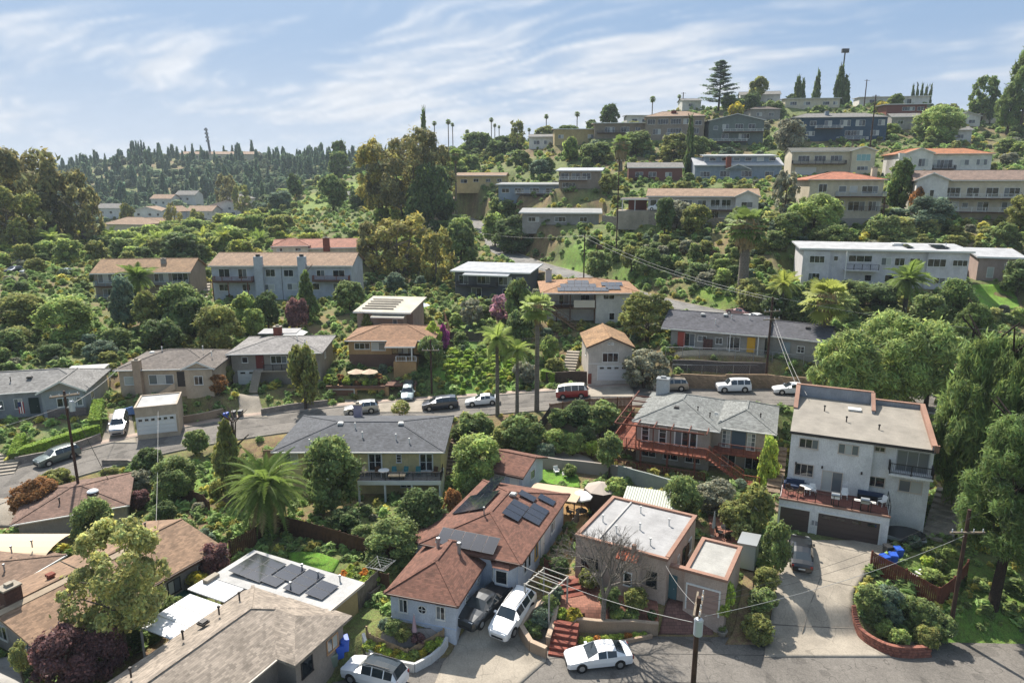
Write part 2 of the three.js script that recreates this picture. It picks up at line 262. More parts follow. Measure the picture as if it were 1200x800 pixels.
// ---------------------------------------------------------------- mesh builder: flat faces, uv in metres along each face
const V = (x, y, z) => [x, y, z];
class MB {
  constructor() { this.p = []; this.n = []; this.t = []; }
  face(pts, smoothN) {
    const [a, b, c] = pts, e1 = [b[0] - a[0], b[1] - a[1], b[2] - a[2]], e2 = [c[0] - a[0], c[1] - a[1], c[2] - a[2]];
    let n = [e1[1] * e2[2] - e1[2] * e2[1], e1[2] * e2[0] - e1[0] * e2[2], e1[0] * e2[1] - e1[1] * e2[0]]; const l = Math.hypot(...n) || 1; n = n.map((k) => k / l);
    let t = Math.hypot(n[0], n[2]) < 0.02 ? [1, 0, 0] : [n[2], 0, -n[0]]; const tl = Math.hypot(...t); t = t.map((k) => k / tl);
    const bb = [n[1] * t[2] - n[2] * t[1], n[2] * t[0] - n[0] * t[2], n[0] * t[1] - n[1] * t[0]];
    for (let i = 1; i < pts.length - 1; i++) for (const k of [0, i, i + 1]) { const q = pts[k]; this.p.push(...q); this.n.push(...(smoothN ? smoothN[k] : n)); this.t.push(q[0] * t[0] + q[1] * t[1] + q[2] * t[2], q[0] * bb[0] + q[1] * bb[1] + q[2] * bb[2]); }
    return this;
  }
  box(x0, x1, y0, y1, z0, z1) {
    const A = V(x0, y0, z1), B = V(x1, y0, z1), C = V(x1, y1, z1), D = V(x0, y1, z1), E = V(x0, y0, z0), G = V(x1, y0, z0), H = V(x1, y1, z0), I = V(x0, y1, z0);
    return this.face([A, B, C, D]).face([G, E, I, H]).face([B, G, H, C]).face([E, A, D, I]).face([D, C, H, I]).face([E, G, B, A]);
  }
  hexa(lo, hi) { // two quads, bottom and top, both counter-clockwise seen from above
    const n = lo.length; this.face(hi).face([...lo].reverse());
    for (let i = 0; i < n; i++) { const j = (i + 1) % n; this.face([lo[i], lo[j], hi[j], hi[i]]); } return this;
  }
  rod(a, b, r0, r1 = r0, seg = 6, caps = true) {
    const d = new THREE.Vector3(b[0] - a[0], b[1] - a[1], b[2] - a[2]).normalize(), x = new THREE.Vector3(Math.abs(d.y) > 0.9 ? 1 : 0, Math.abs(d.y) > 0.9 ? 0 : 1, 0).cross(d).normalize(), y = d.clone().cross(x), ra = [], rb = [], nn = [];
    for (let i = 0; i < seg; i++) { const t = i / seg * Math.PI * 2, q = x.clone().multiplyScalar(Math.cos(t)).addScaledVector(y, Math.sin(t)); nn.push([q.x, q.y, q.z]); ra.push([a[0] + q.x * r0, a[1] + q.y * r0, a[2] + q.z * r0]); rb.push([b[0] + q.x * r1, b[1] + q.y * r1, b[2] + q.z * r1]); }
    for (let i = 0; i < seg; i++) { const j = (i + 1) % seg; this.face([ra[i], ra[j], rb[j], rb[i]], [nn[i], nn[j], nn[j], nn[i]]); }
    if (caps) this.face([...ra].reverse()).face(rb);
    return this;
  }
  beam(a, b, w, h) { // a bar of rectangular section lying along a-b, w across, h upright
    const dx = b[0] - a[0], dz = b[2] - a[2], l = Math.hypot(dx, dz) || 1, px = -dz / l * w / 2, pz = dx / l * w / 2, q = (p, s, y) => [p[0] + px * s, p[1] + y, p[2] + pz * s];
    return this.hexa([q(a, 1, 0), q(b, 1, 0), q(b, -1, 0), q(a, -1, 0)], [q(a, 1, h), q(b, 1, h), q(b, -1, h), q(a, -1, h)]);
  }
  geo() { const g = new THREE.BufferGeometry(); g.setAttribute('position', new THREE.Float32BufferAttribute(this.p, 3)); g.setAttribute('normal', new THREE.Float32BufferAttribute(this.n, 3)); g.setAttribute('uv', new THREE.Float32BufferAttribute(this.t, 2)); return g; }
  to(name, m, parent = scene) { return mesh(name, this.geo(), m, parent); }
}
function mesh(name, geo, m, parent = scene) { const o = new THREE.Mesh(geo, m); o.name = parent === scene ? numbered(name) : name; o.castShadow = o.receiveShadow = true; parent.add(o); return o; }
const taken = {};
function numbered(n) { const k = taken[n] = (taken[n] ?? -1) + 1; return k ? n + '_' + String(k).padStart(3, '0') : n; }
function tag(o, label, category, group, kind) { if (label) o.userData.label = label; if (category) o.userData.category = category; if (group) o.userData.group = group; if (kind) o.userData.kind = kind; return o; }
function thing(name, label, category, pos, turn = 0, group) { const g = new THREE.Group(); g.name = numbered(name); if (pos) g.position.copy(pos); g.rotation.y = turn; scene.add(g); return tag(g, label, category, group); }
const structure = (o, label) => tag(o, label, null, null, 'structure');

// ---------------------------------------------------------------- the ground as one sheet, its colour in patches of soil, dry grass and green
const GREENS = [];   // [x, z, radius, colour] patches of lawn or weeds
function buildTerrain() {
  const angs = [], rads = [];
  for (let a = -180; a < 180;) { angs.push(a); const m = Math.abs(a); a += m < 42 ? 0.28 : m < 60 ? 1 : 5; }
  for (let r = 6; r < 5200; r *= r < 30 ? 1.1 : r < 320 ? 1.0125 : r < 900 ? 1.02 : 1.12) rads.push(r);
  const na = angs.length, nr = rads.length, P = new Float32Array(na * nr * 3), C = new Float32Array(na * nr * 3), UV = new Float32Array(na * nr * 2), idx = [];
  const c = (h) => new THREE.Color(h), dirt = c(0x8a7658), dry = c(0x9c8e5c), green = c(0x75814a), dark = c(0x5c6638), out = c(0);
  for (let i = 0; i < nr; i++) for (let j = 0; j < na; j++) {
    const a = angs[j] * Math.PI / 180, x = Math.sin(a) * rads[i], z = -Math.cos(a) * rads[i], o = i * na + j, y = height(x, z);
    P.set([x, y, z], o * 3); UV.set([x, z], o * 2);
    const f1 = fbm(x * 0.02, z * 0.02, 4), f2 = fbm(x * 0.09 + 40, z * 0.09, 4), f3 = noise2(x * 0.6, z * 0.6);
    out.copy(dirt).lerp(dry, sstep(-0.3, 0.5, f2 + f3 * 0.15)).lerp(green, sstep(-0.35, 0.35, f1 + f2 * 0.5 + (rads[i] > 110 ? 0.08 : -0.1))).lerp(dark, sstep(0.1, 0.8, f2 - f1 * 0.4 + f3 * 0.2) * 0.7);
    for (const [gx, gz, gr, gc] of GREENS) { const q = Math.hypot(x - gx, z - gz) + f3 * 1.2 + f2 * gr * 0.3; if (q < gr) out.lerp(gc, 0.9 * sstep(gr, gr * 0.6, q)); }
    C.set([out.r, out.g, out.b], o * 3);
  }
  for (let i = 0; i < nr - 1; i++) for (let j = 0; j < na; j++) { const k = (j + 1) % na, a = i * na + j, b = i * na + k, d = a + na, e = b + na; idx.push(a, b, d, b, e, d); }
  const cIdx = na * nr; const g = new THREE.BufferGeometry();
  const P2 = new Float32Array(P.length + 3); P2.set(P); P2.set([0, height(0, 0), 0], P.length); const C2 = new Float32Array(P.length + 3); C2.set(C); C2.set([0.2, 0.18, 0.1], P.length); const U2 = new Float32Array(UV.length + 2); U2.set(UV);
  for (let j = 0; j < na; j++) idx.push(cIdx, (j + 1) % na, j);
  g.setAttribute('position', new THREE.BufferAttribute(P2, 3)); g.setAttribute('color', new THREE.BufferAttribute(C2, 3)); g.setAttribute('uv', new THREE.BufferAttribute(U2, 2)); g.setIndex(idx); g.computeVertexNormals();
  const m = new THREE.MeshStandardMaterial({ vertexColors: true, map: TX.soil, roughness: 1, bumpMap: TX.soil, bumpScale: 0.06 }); m.name = 'soil_and_grass';
  structure(mesh('ground', g, m), 'hillside ground of soil, dry grass and weeds between the houses');
}
// sheets draped on the ground: a grid between four surveyed corners, or a strip along a line
function drape(name, m, label, grid, lift = 0.07, thick = 0.12) {   // grid: rows of [x, z]
  const p = [], uv = [], idx = [], nr = grid.length, nc = grid[0].length;
  for (const row of grid) for (const [x, z, dy = 0] of row) { p.push(x, height(x, z) + lift + dy, z); uv.push(x, z); }
  for (let i = 0; i < nr - 1; i++) for (let j = 0; j < nc - 1; j++) { const a = i * nc + j, b = a + 1, c = a + nc, d = c + 1; idx.push(a, b, c, b, d, c); }
  // a rim that goes down into the ground
  const rim = [...Array(nc).keys()].map((j) => j).concat([...Array(nr - 1).keys()].map((i) => (i + 1) * nc + nc - 1), [...Array(nc - 1).keys()].map((j) => (nr - 1) * nc + nc - 2 - j), [...Array(nr - 2).keys()].map((i) => (nr - 2 - i) * nc));
  const b0 = p.length / 3; for (const k of rim) { p.push(p[k * 3], p[k * 3 + 1] - thick - 0.25, p[k * 3 + 2]); uv.push(uv[k * 2] + 0.3, uv[k * 2 + 1]); }
  for (let i = 0; i < rim.length; i++) { const j = (i + 1) % rim.length; idx.push(rim[i], b0 + i, rim[j], rim[j], b0 + i, b0 + j); }
  const g = new THREE.BufferGeometry(); g.setAttribute('position', new THREE.Float32BufferAttribute(p, 3)); g.setAttribute('uv', new THREE.Float32BufferAttribute(uv, 2)); g.setIndex(idx); g.computeVertexNormals();
  // make the sheet face up
  const n = g.attributes.normal; let s = 0; for (let i = 0; i < nr * nc; i++) s += n.getY(i); if (s < 0) { const k = g.index.array; for (let i = 0; i < k.length; i += 3) { const t = k[i]; k[i] = k[i + 1]; k[i + 1] = t; } g.computeVertexNormals(); }
  return structure(mesh(name, g, m), label);
}
function quadGrid(q, n = 10, m = 10) { const [a, b, c, d] = q.map((k) => (Array.isArray(k) ? hit(...k) : k)); const out = []; for (let i = 0; i <= n; i++) { const r = []; for (let j = 0; j <= m; j++) { const s = j / m, t = i / n; r.push([lerp(lerp(a.x, b.x, s), lerp(d.x, c.x, s), t), lerp(lerp(a.z, b.z, s), lerp(d.z, c.z, s), t)]); } out.push(r); } return out; }
function stripGrid(pts, o0, o1, n = 4) { return pts.map((p, i) => { const a = pts[Math.max(0, i - 1)], b = pts[Math.min(pts.length - 1, i + 1)], dx = b.x - a.x, dz = b.z - a.z, l = Math.hypot(dx, dz), nx = -dz / l, nz = dx / l; return Array.from({ length: n + 1 }, (_, k) => { const o = lerp(o0, o1, k / n); return [p.x + nx * o, p.z + nz * o]; }); }); }

// ---------------------------------------------------------------- streets, kerbs, pavements
const KERB = mt('kerb_concrete', 0xa8a195, { map: 'concrete' });
function buildRoads() {
  const S = ROADS.street.pts, Lw = ROADS.lower_street.pts, U = ROADS.upper_road.pts;
  drape('street', ASPH, 'grey asphalt street running across the slope', stripGrid(S, -ROADS.street.half, ROADS.street.half, 6), 0.06);
  drape('kerb', KERB, 'concrete kerb along the far side of the upper street', stripGrid(S, -ROADS.street.half - 0.22, -ROADS.street.half + 0.0, 1), 0.17);
  drape('pavement', mt('pink_concrete', 0xb3a193, { map: 'concrete' }), 'pinkish concrete pavement along the far side of the street', stripGrid(S.slice(0, 74), -ROADS.street.half - 1.5, -ROADS.street.half - 0.225, 2), 0.165);
  drape('kerb', KERB, 'concrete kerb along the near side of the upper street', stripGrid(S, ROADS.street.half, ROADS.street.half + 0.22, 1), 0.17);
  drape('lower_street', ASPH, 'asphalt lower street passing the pink bungalow', stripGrid(Lw, -ROADS.lower_street.half, ROADS.lower_street.half, 6), 0.06);
  for (const [o, a, b] of [[-2.6, 18, 44], [0.4, 4, 58], [2.2, 26, 56]]) drape('tar_seam', mt('tar', 0x4b4946), 'dark tar seam in the lower street', stripGrid(Lw.slice(a, b), o, o + 0.06, 1), 0.066, 0.002); for (const [o, a, b] of [[0.1, 10, 90], [1.9, 40, 76]]) drape('tar_seam', mt('tar'), 'dark tar seam in the upper street', stripGrid(S.slice(a, b), o, o + 0.07, 1), 0.068, 0.002);
  drape('upper_road', mt('pale_asphalt', 0x918f8b, { map: 'asphalt' }), 'pale upper road climbing the hill between the trees', stripGrid(U, -ROADS.upper_road.half, ROADS.upper_road.half, 4), 0.08);
  drape('kerb', KERB, 'pale kerb beside the upper hill road', stripGrid(U, ROADS.upper_road.half, ROADS.upper_road.half + 0.3, 1), 0.2);
}
for (const [u, v, r, c] of [[400, 228, 34, 0x8fae3a], [425, 222, 26, 0x86a83a], [360, 245, 26, 0x7f9a40], [560, 425, 11, 0x6fa53a], [575, 440, 8, 0x72a838], [545, 412, 6, 0x6c9f3a], [1150, 735, 8, 0x5f8a30], [1185, 745, 9, 0x66902f], [235, 560, 6, 0x7aa338], [560, 385, 5, 0x7fae3c], [745, 320, 8, 0x6d9a3a], [1000, 375, 6, 0x6d8a3c], [215, 580, 4, 0x7aa338], [80, 520, 5, 0x7f9a66], [680, 300, 8, 0x79a637], [860, 335, 8, 0x80aa30]]) { const p = hit(u, v); GREENS.push([p.x, p.z, r, new THREE.Color(c).lerp(new THREE.Color(0x7d8450), 0.35)]); }
buildTerrain(); buildRoads();

// ---------------------------------------------------------------- house builder
const geoCache = {};
const cached = (k, f) => geoCache[k] ?? (geoCache[k] = f());
function windowOn(parent, x, y, z, ry, w, h, o = {}) {   // y = sill; a frame with its panes
  const n = o.n ?? (w > 1.6 ? 3 : w > 0.8 ? 2 : 1), rows = o.rows ?? 1, fw = o.fw ?? 0.07, k = [w.toFixed(2), h.toFixed(2), n, rows, fw].join();
  const fg = cached('wf' + k, () => { const b = new MB(); b.box(-w / 2, -w / 2 + fw, 0, h, -0.02, 0.075).box(w / 2 - fw, w / 2, 0, h, -0.02, 0.075).box(-w / 2 + fw, w / 2 - fw, h - fw, h, -0.02, 0.07).box(-w / 2 - 0.03, w / 2 + 0.03, -0.05, fw * 0.8, -0.02, 0.1); for (let i = 1; i < n; i++) { const c = -w / 2 + w * i / n; b.box(c - fw * 0.4, c + fw * 0.4, fw * 0.8, h - fw, -0.02, 0.065); } for (let j = 1; j < rows; j++) { const c = h * j / rows; b.box(-w / 2 + fw, w / 2 - fw, c - 0.02, c + 0.02, -0.02, 0.06); } return b.geo(); });
  const f = mesh(o.name ?? 'window', fg, o.frame ?? WHITE, parent); f.position.set(x, y, z); f.rotation.y = ry;
  const pg = cached('wp' + k, () => new MB().box(-w / 2 / n + 0.01, w / 2 / n - 0.01, 0.03, h - 0.04, -0.03, 0.03).geo());
  for (let i = 0; i < n; i++) { const p = mesh('pane', pg, o.glass ?? [GLASS, GLASS2, GLASS, GLASS3, GLASS, GLASS2, GLASS][Math.abs(Math.round(x * 7 + y * 13 + i * 5 + w * 11)) % 7], f); p.position.x = -w / 2 + w * (i + 0.5) / n; }
  return f;
}
class House {
  constructor(key, name, label, category = 'house', group) { const s = SITES[key]; this.s = s; this.w = s.w; this.h = s.h; this.dep = s.dep; s.short = name.replace(/_/g, ' '); this.g = thing(name, label, category, s.c, s.yaw, group); this.L = -s.w / 2; this.Rr = s.w / 2; }
  wall(x0, x1, z0, z1, y1, m, y0 = -2.5, name = 'wall') { return new MB().box(x0, x1, y0, y1, z0, z1).to(name, m, this.g); }
  box(name, m, x0, x1, y0, y1, z0, z1, parent) { return new MB().box(x0, x1, y0, y1, z0, z1).to(name, m, parent ?? this.g); }
  f(x, y, w, h, o = {}) { return windowOn(this.g, x, y, o.z ?? 0.002, 0, w, h, o); }
  r(z, y, w, h, o = {}) { return windowOn(this.g, o.x ?? this.Rr + 0.002, y, z, Math.PI / 2, w, h, o); }
  l(z, y, w, h, o = {}) { return windowOn(this.g, o.x ?? this.L - 0.002, y, z, -Math.PI / 2, w, h, o); }
  door(x, y, z, ry, w, h, m, o = {}) { const d = new MB().box(-w / 2, w / 2, 0, h, -0.03, 0.05).box(-w / 2 - 0.09, -w / 2, 0, h + 0.09, -0.03, 0.08).box(w / 2, w / 2 + 0.09, 0, h + 0.09, -0.03, 0.08).box(-w / 2, w / 2, h, h + 0.09, -0.03, 0.08).to('door', m, this.g); d.position.set(x, y, z); d.rotation.y = ry; const k = new MB().rod([w * 0.36, h * 0.47, 0.05], [w * 0.36, h * 0.47, 0.12], 0.04).to('handle', GALV, d); return d; }
  garage(x, y, z, ry, w, h, m, lights) { const d = thingless('garage_door', this.g, x, y, z, ry); const n = 4; for (let i = 0; i < n; i++) { const b = new MB(), y0 = h * i / n + 0.012, y1 = h * (i + 1) / n - 0.012; b.box(-w / 2, w / 2, y0, y1, -0.04, 0.05); const c = Math.max(2, Math.round(w / 0.62)); for (let j = 0; j < c; j++) b.box(-w / 2 + w * (j + 0.14) / c, -w / 2 + w * (j + 0.86) / c, y0 + 0.1, y1 - 0.1, 0.05, 0.075); b.to('panel', m, d); if (lights && i === n - 1) for (let j = 0; j < lights; j++) new MB().box(-w / 2 + w * (j + 0.22) / lights, -w / 2 + w * (j + 0.78) / lights, y0 + 0.12, y1 - 0.12, 0.07, 0.09).to('pane', GLASS, d); } new MB().box(-w / 2 - 0.12, -w / 2 - 0.01, 0, h + 0.12, -0.04, 0.09).box(w / 2 + 0.01, w / 2 + 0.12, 0, h + 0.12, -0.04, 0.09).box(-w / 2 - 0.01, w / 2 + 0.01, h + 0.01, h + 0.12, -0.04, 0.09).to('door_frame', WHITE, d); return d; }
  hip(x0, x1, z0, z1, y, rise, m, o = 0.5, cap = true) {
    x0 -= o; x1 += o; z0 -= o; z1 += o; const W = x1 - x0, D = z1 - z0, t = 0.2, b = new MB(), e = [V(x0, y, z1), V(x1, y, z1), V(x1, y, z0), V(x0, y, z0)], lo = e.map((p) => V(p[0], y - t, p[2])); let A, B;
    if (W >= D) { const q = Math.min(D / 2, W / 2 - 0.05); A = V(x0 + q, y + rise, (z0 + z1) / 2); B = V(x1 - q, y + rise, (z0 + z1) / 2); b.face([e[0], e[1], B, A]).face([e[1], e[2], B]).face([e[2], e[3], A, B]).face([e[3], e[0], A]); }
    else { const q = Math.min(W / 2, D / 2 - 0.05); A = V((x0 + x1) / 2, y + rise, z1 - q); B = V((x0 + x1) / 2, y + rise, z0 + q); b.face([e[0], e[1], A]).face([e[1], e[2], B, A]).face([e[2], e[3], B]).face([e[3], e[0], A, B]); }
    for (let i = 0; i < 4; i++) { const j = (i + 1) % 4; b.face([lo[i], lo[j], e[j], e[i]]); } b.face([...lo].reverse());
    const r = b.to('roof', m, this.g); if (cap) this.caps(r, m, W >= D ? [[A, B], [e[0], A], [e[3], A], [e[1], B], [e[2], B]] : [[A, B], [e[0], A], [e[1], A], [e[2], B], [e[3], B]]);
    this.gutter(r, x0, x1, z1, y); return r;
  }
  caps(r, m, lines) { const b = new MB(); for (const [a, c] of lines) b.beam([a[0], a[1] - 0.03, a[2]], [c[0], c[1] - 0.03, c[2]], 0.26, 0.075); b.to('ridge_cap', m, r); }
  gutter(r, x0, x1, z1, y) { new MB().box(x0, x1, y - 0.14, y - 0.02, z1 + 0.01, z1 + 0.11).to('gutter', this.gut ?? WHITE, r); }
  gable(x0, x1, z0, z1, y, rise, m, wm, axis = 'x', o = 0.5, oe = 0.4) {   // ridge along the axis; oe = overhang at the gable ends
    const t = 0.16, b = new MB(); let A, B;
    if (axis === 'x') {
      const zm = (z0 + z1) / 2, hz = (z1 - z0) / 2, k = rise / hz, ye = y - k * o, yr = y + rise, X0 = x0 - oe, X1 = x1 + oe;
      b.hexa([V(X0, ye, z1 + o), V(X1, ye, z1 + o), V(X1, yr, zm), V(X0, yr, zm)], [V(X0, ye + t, z1 + o), V(X1, ye + t, z1 + o), V(X1, yr + t, zm), V(X0, yr + t, zm)]);
      b.hexa([V(X1, ye, z0 - o), V(X0, ye, z0 - o), V(X0, yr, zm), V(X1, yr, zm)], [V(X1, ye + t, z0 - o), V(X0, ye + t, z0 - o), V(X0, yr + t, zm), V(X1, yr + t, zm)]);
      A = V(X0, yr + t, zm); B = V(X1, yr + t, zm);
      if (wm) for (const [x, s] of [[x0, 1], [x1, -1]]) { const g = new MB(); const p = [V(x, y, z0), V(x, y, z1), V(x, yr - 0.02, zm)], q = p.map((c) => V(c[0] + s * 0.2, c[1], c[2])); (s > 0 ? g.face([p[0], p[1], p[2]]).face([q[1], q[0], q[2]]) : g.face([p[1], p[0], p[2]]).face([q[0], q[1], q[2]])); g.to('gable_wall', wm, this.g); }
      const r = b.to('roof', m, this.g); this.caps(r, m, [[A, B]]);
      new MB().box(X0, X1, ye - 0.1, ye + 0.1, z1 + o + 0.01, z1 + o + 0.1).to('gutter', this.gut ?? WHITE, r); return r;
    }
    const xm = (x0 + x1) / 2, hx = (x1 - x0) / 2, k = rise / hx, ye = y - k * o, yr = y + rise, Z0 = z0 - oe, Z1 = z1 + oe;
    b.hexa([V(x0 - o, ye, Z0), V(x0 - o, ye, Z1), V(xm, yr, Z1), V(xm, yr, Z0)], [V(x0 - o, ye + t, Z0), V(x0 - o, ye + t, Z1), V(xm, yr + t, Z1), V(xm, yr + t, Z0)]);
    b.hexa([V(x1 + o, ye, Z1), V(x1 + o, ye, Z0), V(xm, yr, Z0), V(xm, yr, Z1)], [V(x1 + o, ye + t, Z1), V(x1 + o, ye + t, Z0), V(xm, yr + t, Z0), V(xm, yr + t, Z1)]);
    if (wm) for (const [z, s] of [[z0, 1], [z1, -1]]) { const g = new MB(), p = [V(x0, y, z), V(x1, y, z), V(xm, yr - 0.02, z)], q = p.map((c) => V(c[0], c[1], c[2] + s * 0.2)); (s < 0 ? g.face([p[0], p[1], p[2]]).face([q[1], q[0], q[2]]) : g.face([p[1], p[0], p[2]]).face([q[0], q[1], q[2]])); g.to('gable_wall', wm, this.g); }
    const r = b.to('roof', m, this.g); this.caps(r, m, [[V(xm, yr + t, Z0), V(xm, yr + t, Z1)]]);
    const f = new MB(); for (const s of [-1, 1]) { const a = s < 0 ? x0 - o : x1 + o; f.face(s < 0 ? [V(a, ye - 0.06, Z1 + 0.01), V(xm, yr - 0.06, Z1 + 0.01), V(xm, yr + t + 0.02, Z1 + 0.01), V(a, ye + t + 0.02, Z1 + 0.01)] : [V(xm, yr - 0.06, Z1 + 0.01), V(a, ye - 0.06, Z1 + 0.01), V(a, ye + t + 0.02, Z1 + 0.01), V(xm, yr + t + 0.02, Z1 + 0.01)]); } f.to('barge_board', this.gut ?? WHITE, r);
    return r;
  }
  slab(x0, x1, z0, z1, y, m, o = 0.4, back = 0, t = 0.22, right = 0, name = 'roof') { // flat or single-pitch roof, back = rise to the rear, right = rise to the side
    x0 -= o; x1 += o; z0 -= o; z1 += o; const lo = [V(x0, y, z1), V(x1, y + right, z1), V(x1, y + back + right, z0), V(x0, y + back, z0)];
    const r = new MB().hexa(lo, lo.map((p) => V(p[0], p[1] + t, p[2]))).to(name, m, this.g);
    new MB().hexa([V(x0, y - 0.04, z1 + 0.06), V(x1, y + right - 0.04, z1 + 0.06), V(x1, y + right - 0.04, z1 + 0.005), V(x0, y - 0.04, z1 + 0.005)], [V(x0, y + t + 0.02, z1 + 0.06), V(x1, y + right + t + 0.02, z1 + 0.06), V(x1, y + right + t + 0.02, z1 + 0.005), V(x0, y + t + 0.02, z1 + 0.005)]).to('fascia', this.gut ?? WHITE, r); return r;
  }
  chimney(x, z, y0, y1, w, m, capm = CONC) { const c = new MB().box(x - w / 2, x + w / 2, y0, y1, z - w * 0.4, z + w * 0.4).to('chimney', m, this.g); new MB().box(x - w / 2 - 0.06, x + w / 2 + 0.06, y1, y1 + 0.12, z - w * 0.4 - 0.06, z + w * 0.4 + 0.06).box(x - w * 0.2, x + w * 0.2, y1 + 0.12, y1 + 0.34, z - w * 0.18, z + w * 0.18).to('chimney_cap', capm, c); return c; }
  vents(list, m = GALV) { for (const [x, y, z, k = 0] of list) { const b = new MB(); if (k === 1) b.box(x - 0.3, x + 0.3, y, y + 0.16, z - 0.3, z + 0.3).box(x - 0.24, x + 0.24, y + 0.16, y + 0.24, z - 0.24, z + 0.24); else b.rod([x, y - 0.1, z], [x, y + 0.5, z], 0.06, 0.06, 8).rod([x, y + 0.5, z], [x, y + 0.62, z], 0.12, 0.09, 8); b.to('roof_vent', k === 2 ? WHITE : m, this.g); } }
  rail(pts, h, m, o = {}) {   // posts, rails and balusters along a polyline of [x, y, z]
    const r = thingless('railing', this.g, 0, 0, 0, 0), top = new MB(), bal = new MB(), step = o.step ?? 1.5, bs = o.bal ?? 0.16, t = o.t ?? 0.05;
    for (let i = 0; i < pts.length - 1; i++) {
      const a = pts[i], b = pts[i + 1], l = Math.hypot(b[0] - a[0], b[2] - a[2]), n = Math.max(1, Math.round(l / step)), P = (s, y) => [lerp(a[0], b[0], s), lerp(a[1], b[1], s) + y, lerp(a[2], b[2], s)];
      top.beam(P(0, h), P(1, h), t * 1.6, t); top.beam(P(0, 0.1), P(1, 0.1), t, t);
      for (let k = i ? 1 : 0; k <= n; k++) { const q = P(k / n, 0); new MB().box(q[0] - t, q[0] + t, q[1], q[1] + h, q[2] - t, q[2] + t).to('post', m, r); }
      if (o.panel) top.hexa([P(0, 0.16), P(1, 0.16), P(1, 0.16).map((c, k) => c + (k === 2 ? -0.02 : 0)), P(0, 0.16).map((c, k) => c + (k === 2 ? -0.02 : 0))], [P(0, h - 0.04), P(1, h - 0.04), P(1, h - 0.04).map((c, k) => c + (k === 2 ? -0.02 : 0)), P(0, h - 0.04).map((c, k) => c + (k === 2 ? -0.02 : 0))]);
      else if (bs) for (let k = 1; k < l / bs; k++) { const q = P(k * bs / l, 0.1), tt = o.bt ?? 0.013; bal.box(q[0] - tt, q[0] + tt, q[1], q[1] + h - 0.1, q[2] - tt, q[2] + tt); }
    }
    top.to('rail', m, r); if (bal.p.length) tag(bal.to('balusters', o.bm ?? m, r), null, null, null, 'stuff'); return r;
  }
  deck(x0, x1, z0, z1, y, m, t = 0.22, name = 'deck') { const d = thingless(name, this.g, 0, 0, 0, 0); new MB().box(x0, x1, y - t, y - 0.04, z0, z1).to('frame', m, d); const b = new MB(), n = Math.max(2, Math.round((z1 - z0) / 0.15)); for (let i = 0; i < n; i++) b.box(x0 - 0.02, x1 + 0.02, y - 0.036, y, lerp(z0, z1, i / n) + 0.006, lerp(z0, z1, (i + 1) / n)); tag(b.to('decking', m, d), null, null, null, 'stuff'); return d; }
  posts(list, m, r = 0.08) { for (const [x, z, y0, y1] of list) new MB().box(x - r, x + r, y0, y1, z - r, z + r).to('post', m, this.g); }
  solar(x, y, z, w, h, pitch, yaw, nx, ny, light) { // an array of panels on a slope; local origin at its lower left corner
    const a = thingless('solar_array', this.g, x, y, z, yaw), gq = cached('sp' + w + h, () => { const b = new MB().box(0.02, w - 0.02, 0.05, 0.09, -h + 0.02, -0.02); return b.geo(); }), gc = cached('sc' + w + h, () => { const g = new THREE.PlaneGeometry(w - 0.08, h - 0.08); g.rotateX(-Math.PI / 2); g.translate(w / 2, 0.094, -h / 2); return g; });
    a.rotation.set(pitch, yaw, 0, 'YXZ');
    for (let j = 0; j < ny; j++) for (let i = 0; i < nx; i++) { if (light && !light(i, j)) continue; const p = mesh('solar_panel', gq, FRAME, a); p.position.set(i * w, 0, -j * h); mesh('cells', gc, CELL, p); }
    return a;
  }
}
function thingless(name, parent, x, y, z, ry) { const g = new THREE.Group(); g.name = name; g.position.set(x, y, z); g.rotation.y = ry; parent.add(g); return g; }
const FRAME = mt('panel_frame', 0x3a3d42, { roughness: 0.5, metalness: 0.5 }), CELL = mt('solar_cells', 0x262f45, { phys: true, map: 'cells', roughness: 0.16, metalness: 0.1, clearcoat: 1, clearcoatRoughness: 0.05 });

// ================================================================ the houses
const redDeck = woodm('redwood_deck', 0xa05a42), redDark = woodm('redwood_dark', 0x804634), greyWood = woodm('weathered_wood', 0x8b8074), paleWood = woodm('pale_wood', 0xb49a78), brownWood = woodm('brown_wood', 0x66472f);
const coping = mt('terracotta_coping', 0x9c7866, { map: 'stucco', roughness: 0.85 }), tileRed = mt('clay_tiles', 0xb9694c, { map: 'shingle', bump: 'shingle', bs: 0.03 });
const brickM = mt('brick', 0x8a4c3d, { map: 'pave', bump: 'pave', bs: 0.01 });
const FABRIC = { navy: mt('navy_cushion', 0x27364f), white: mt('white_fabric', 0xd9d8d4), cream: mt('cream_canvas', 0xcbb698), green: mt('green_fabric', 0x1f5a4c), blue: mt('blue_plastic', 0x1d4fae, { roughness: 0.5 }), grey: mt('grey_plastic', 0x83868a, { roughness: 0.5 }), teal: mt('teal_glaze', 0x2f6d72, { roughness: 0.3 }) };

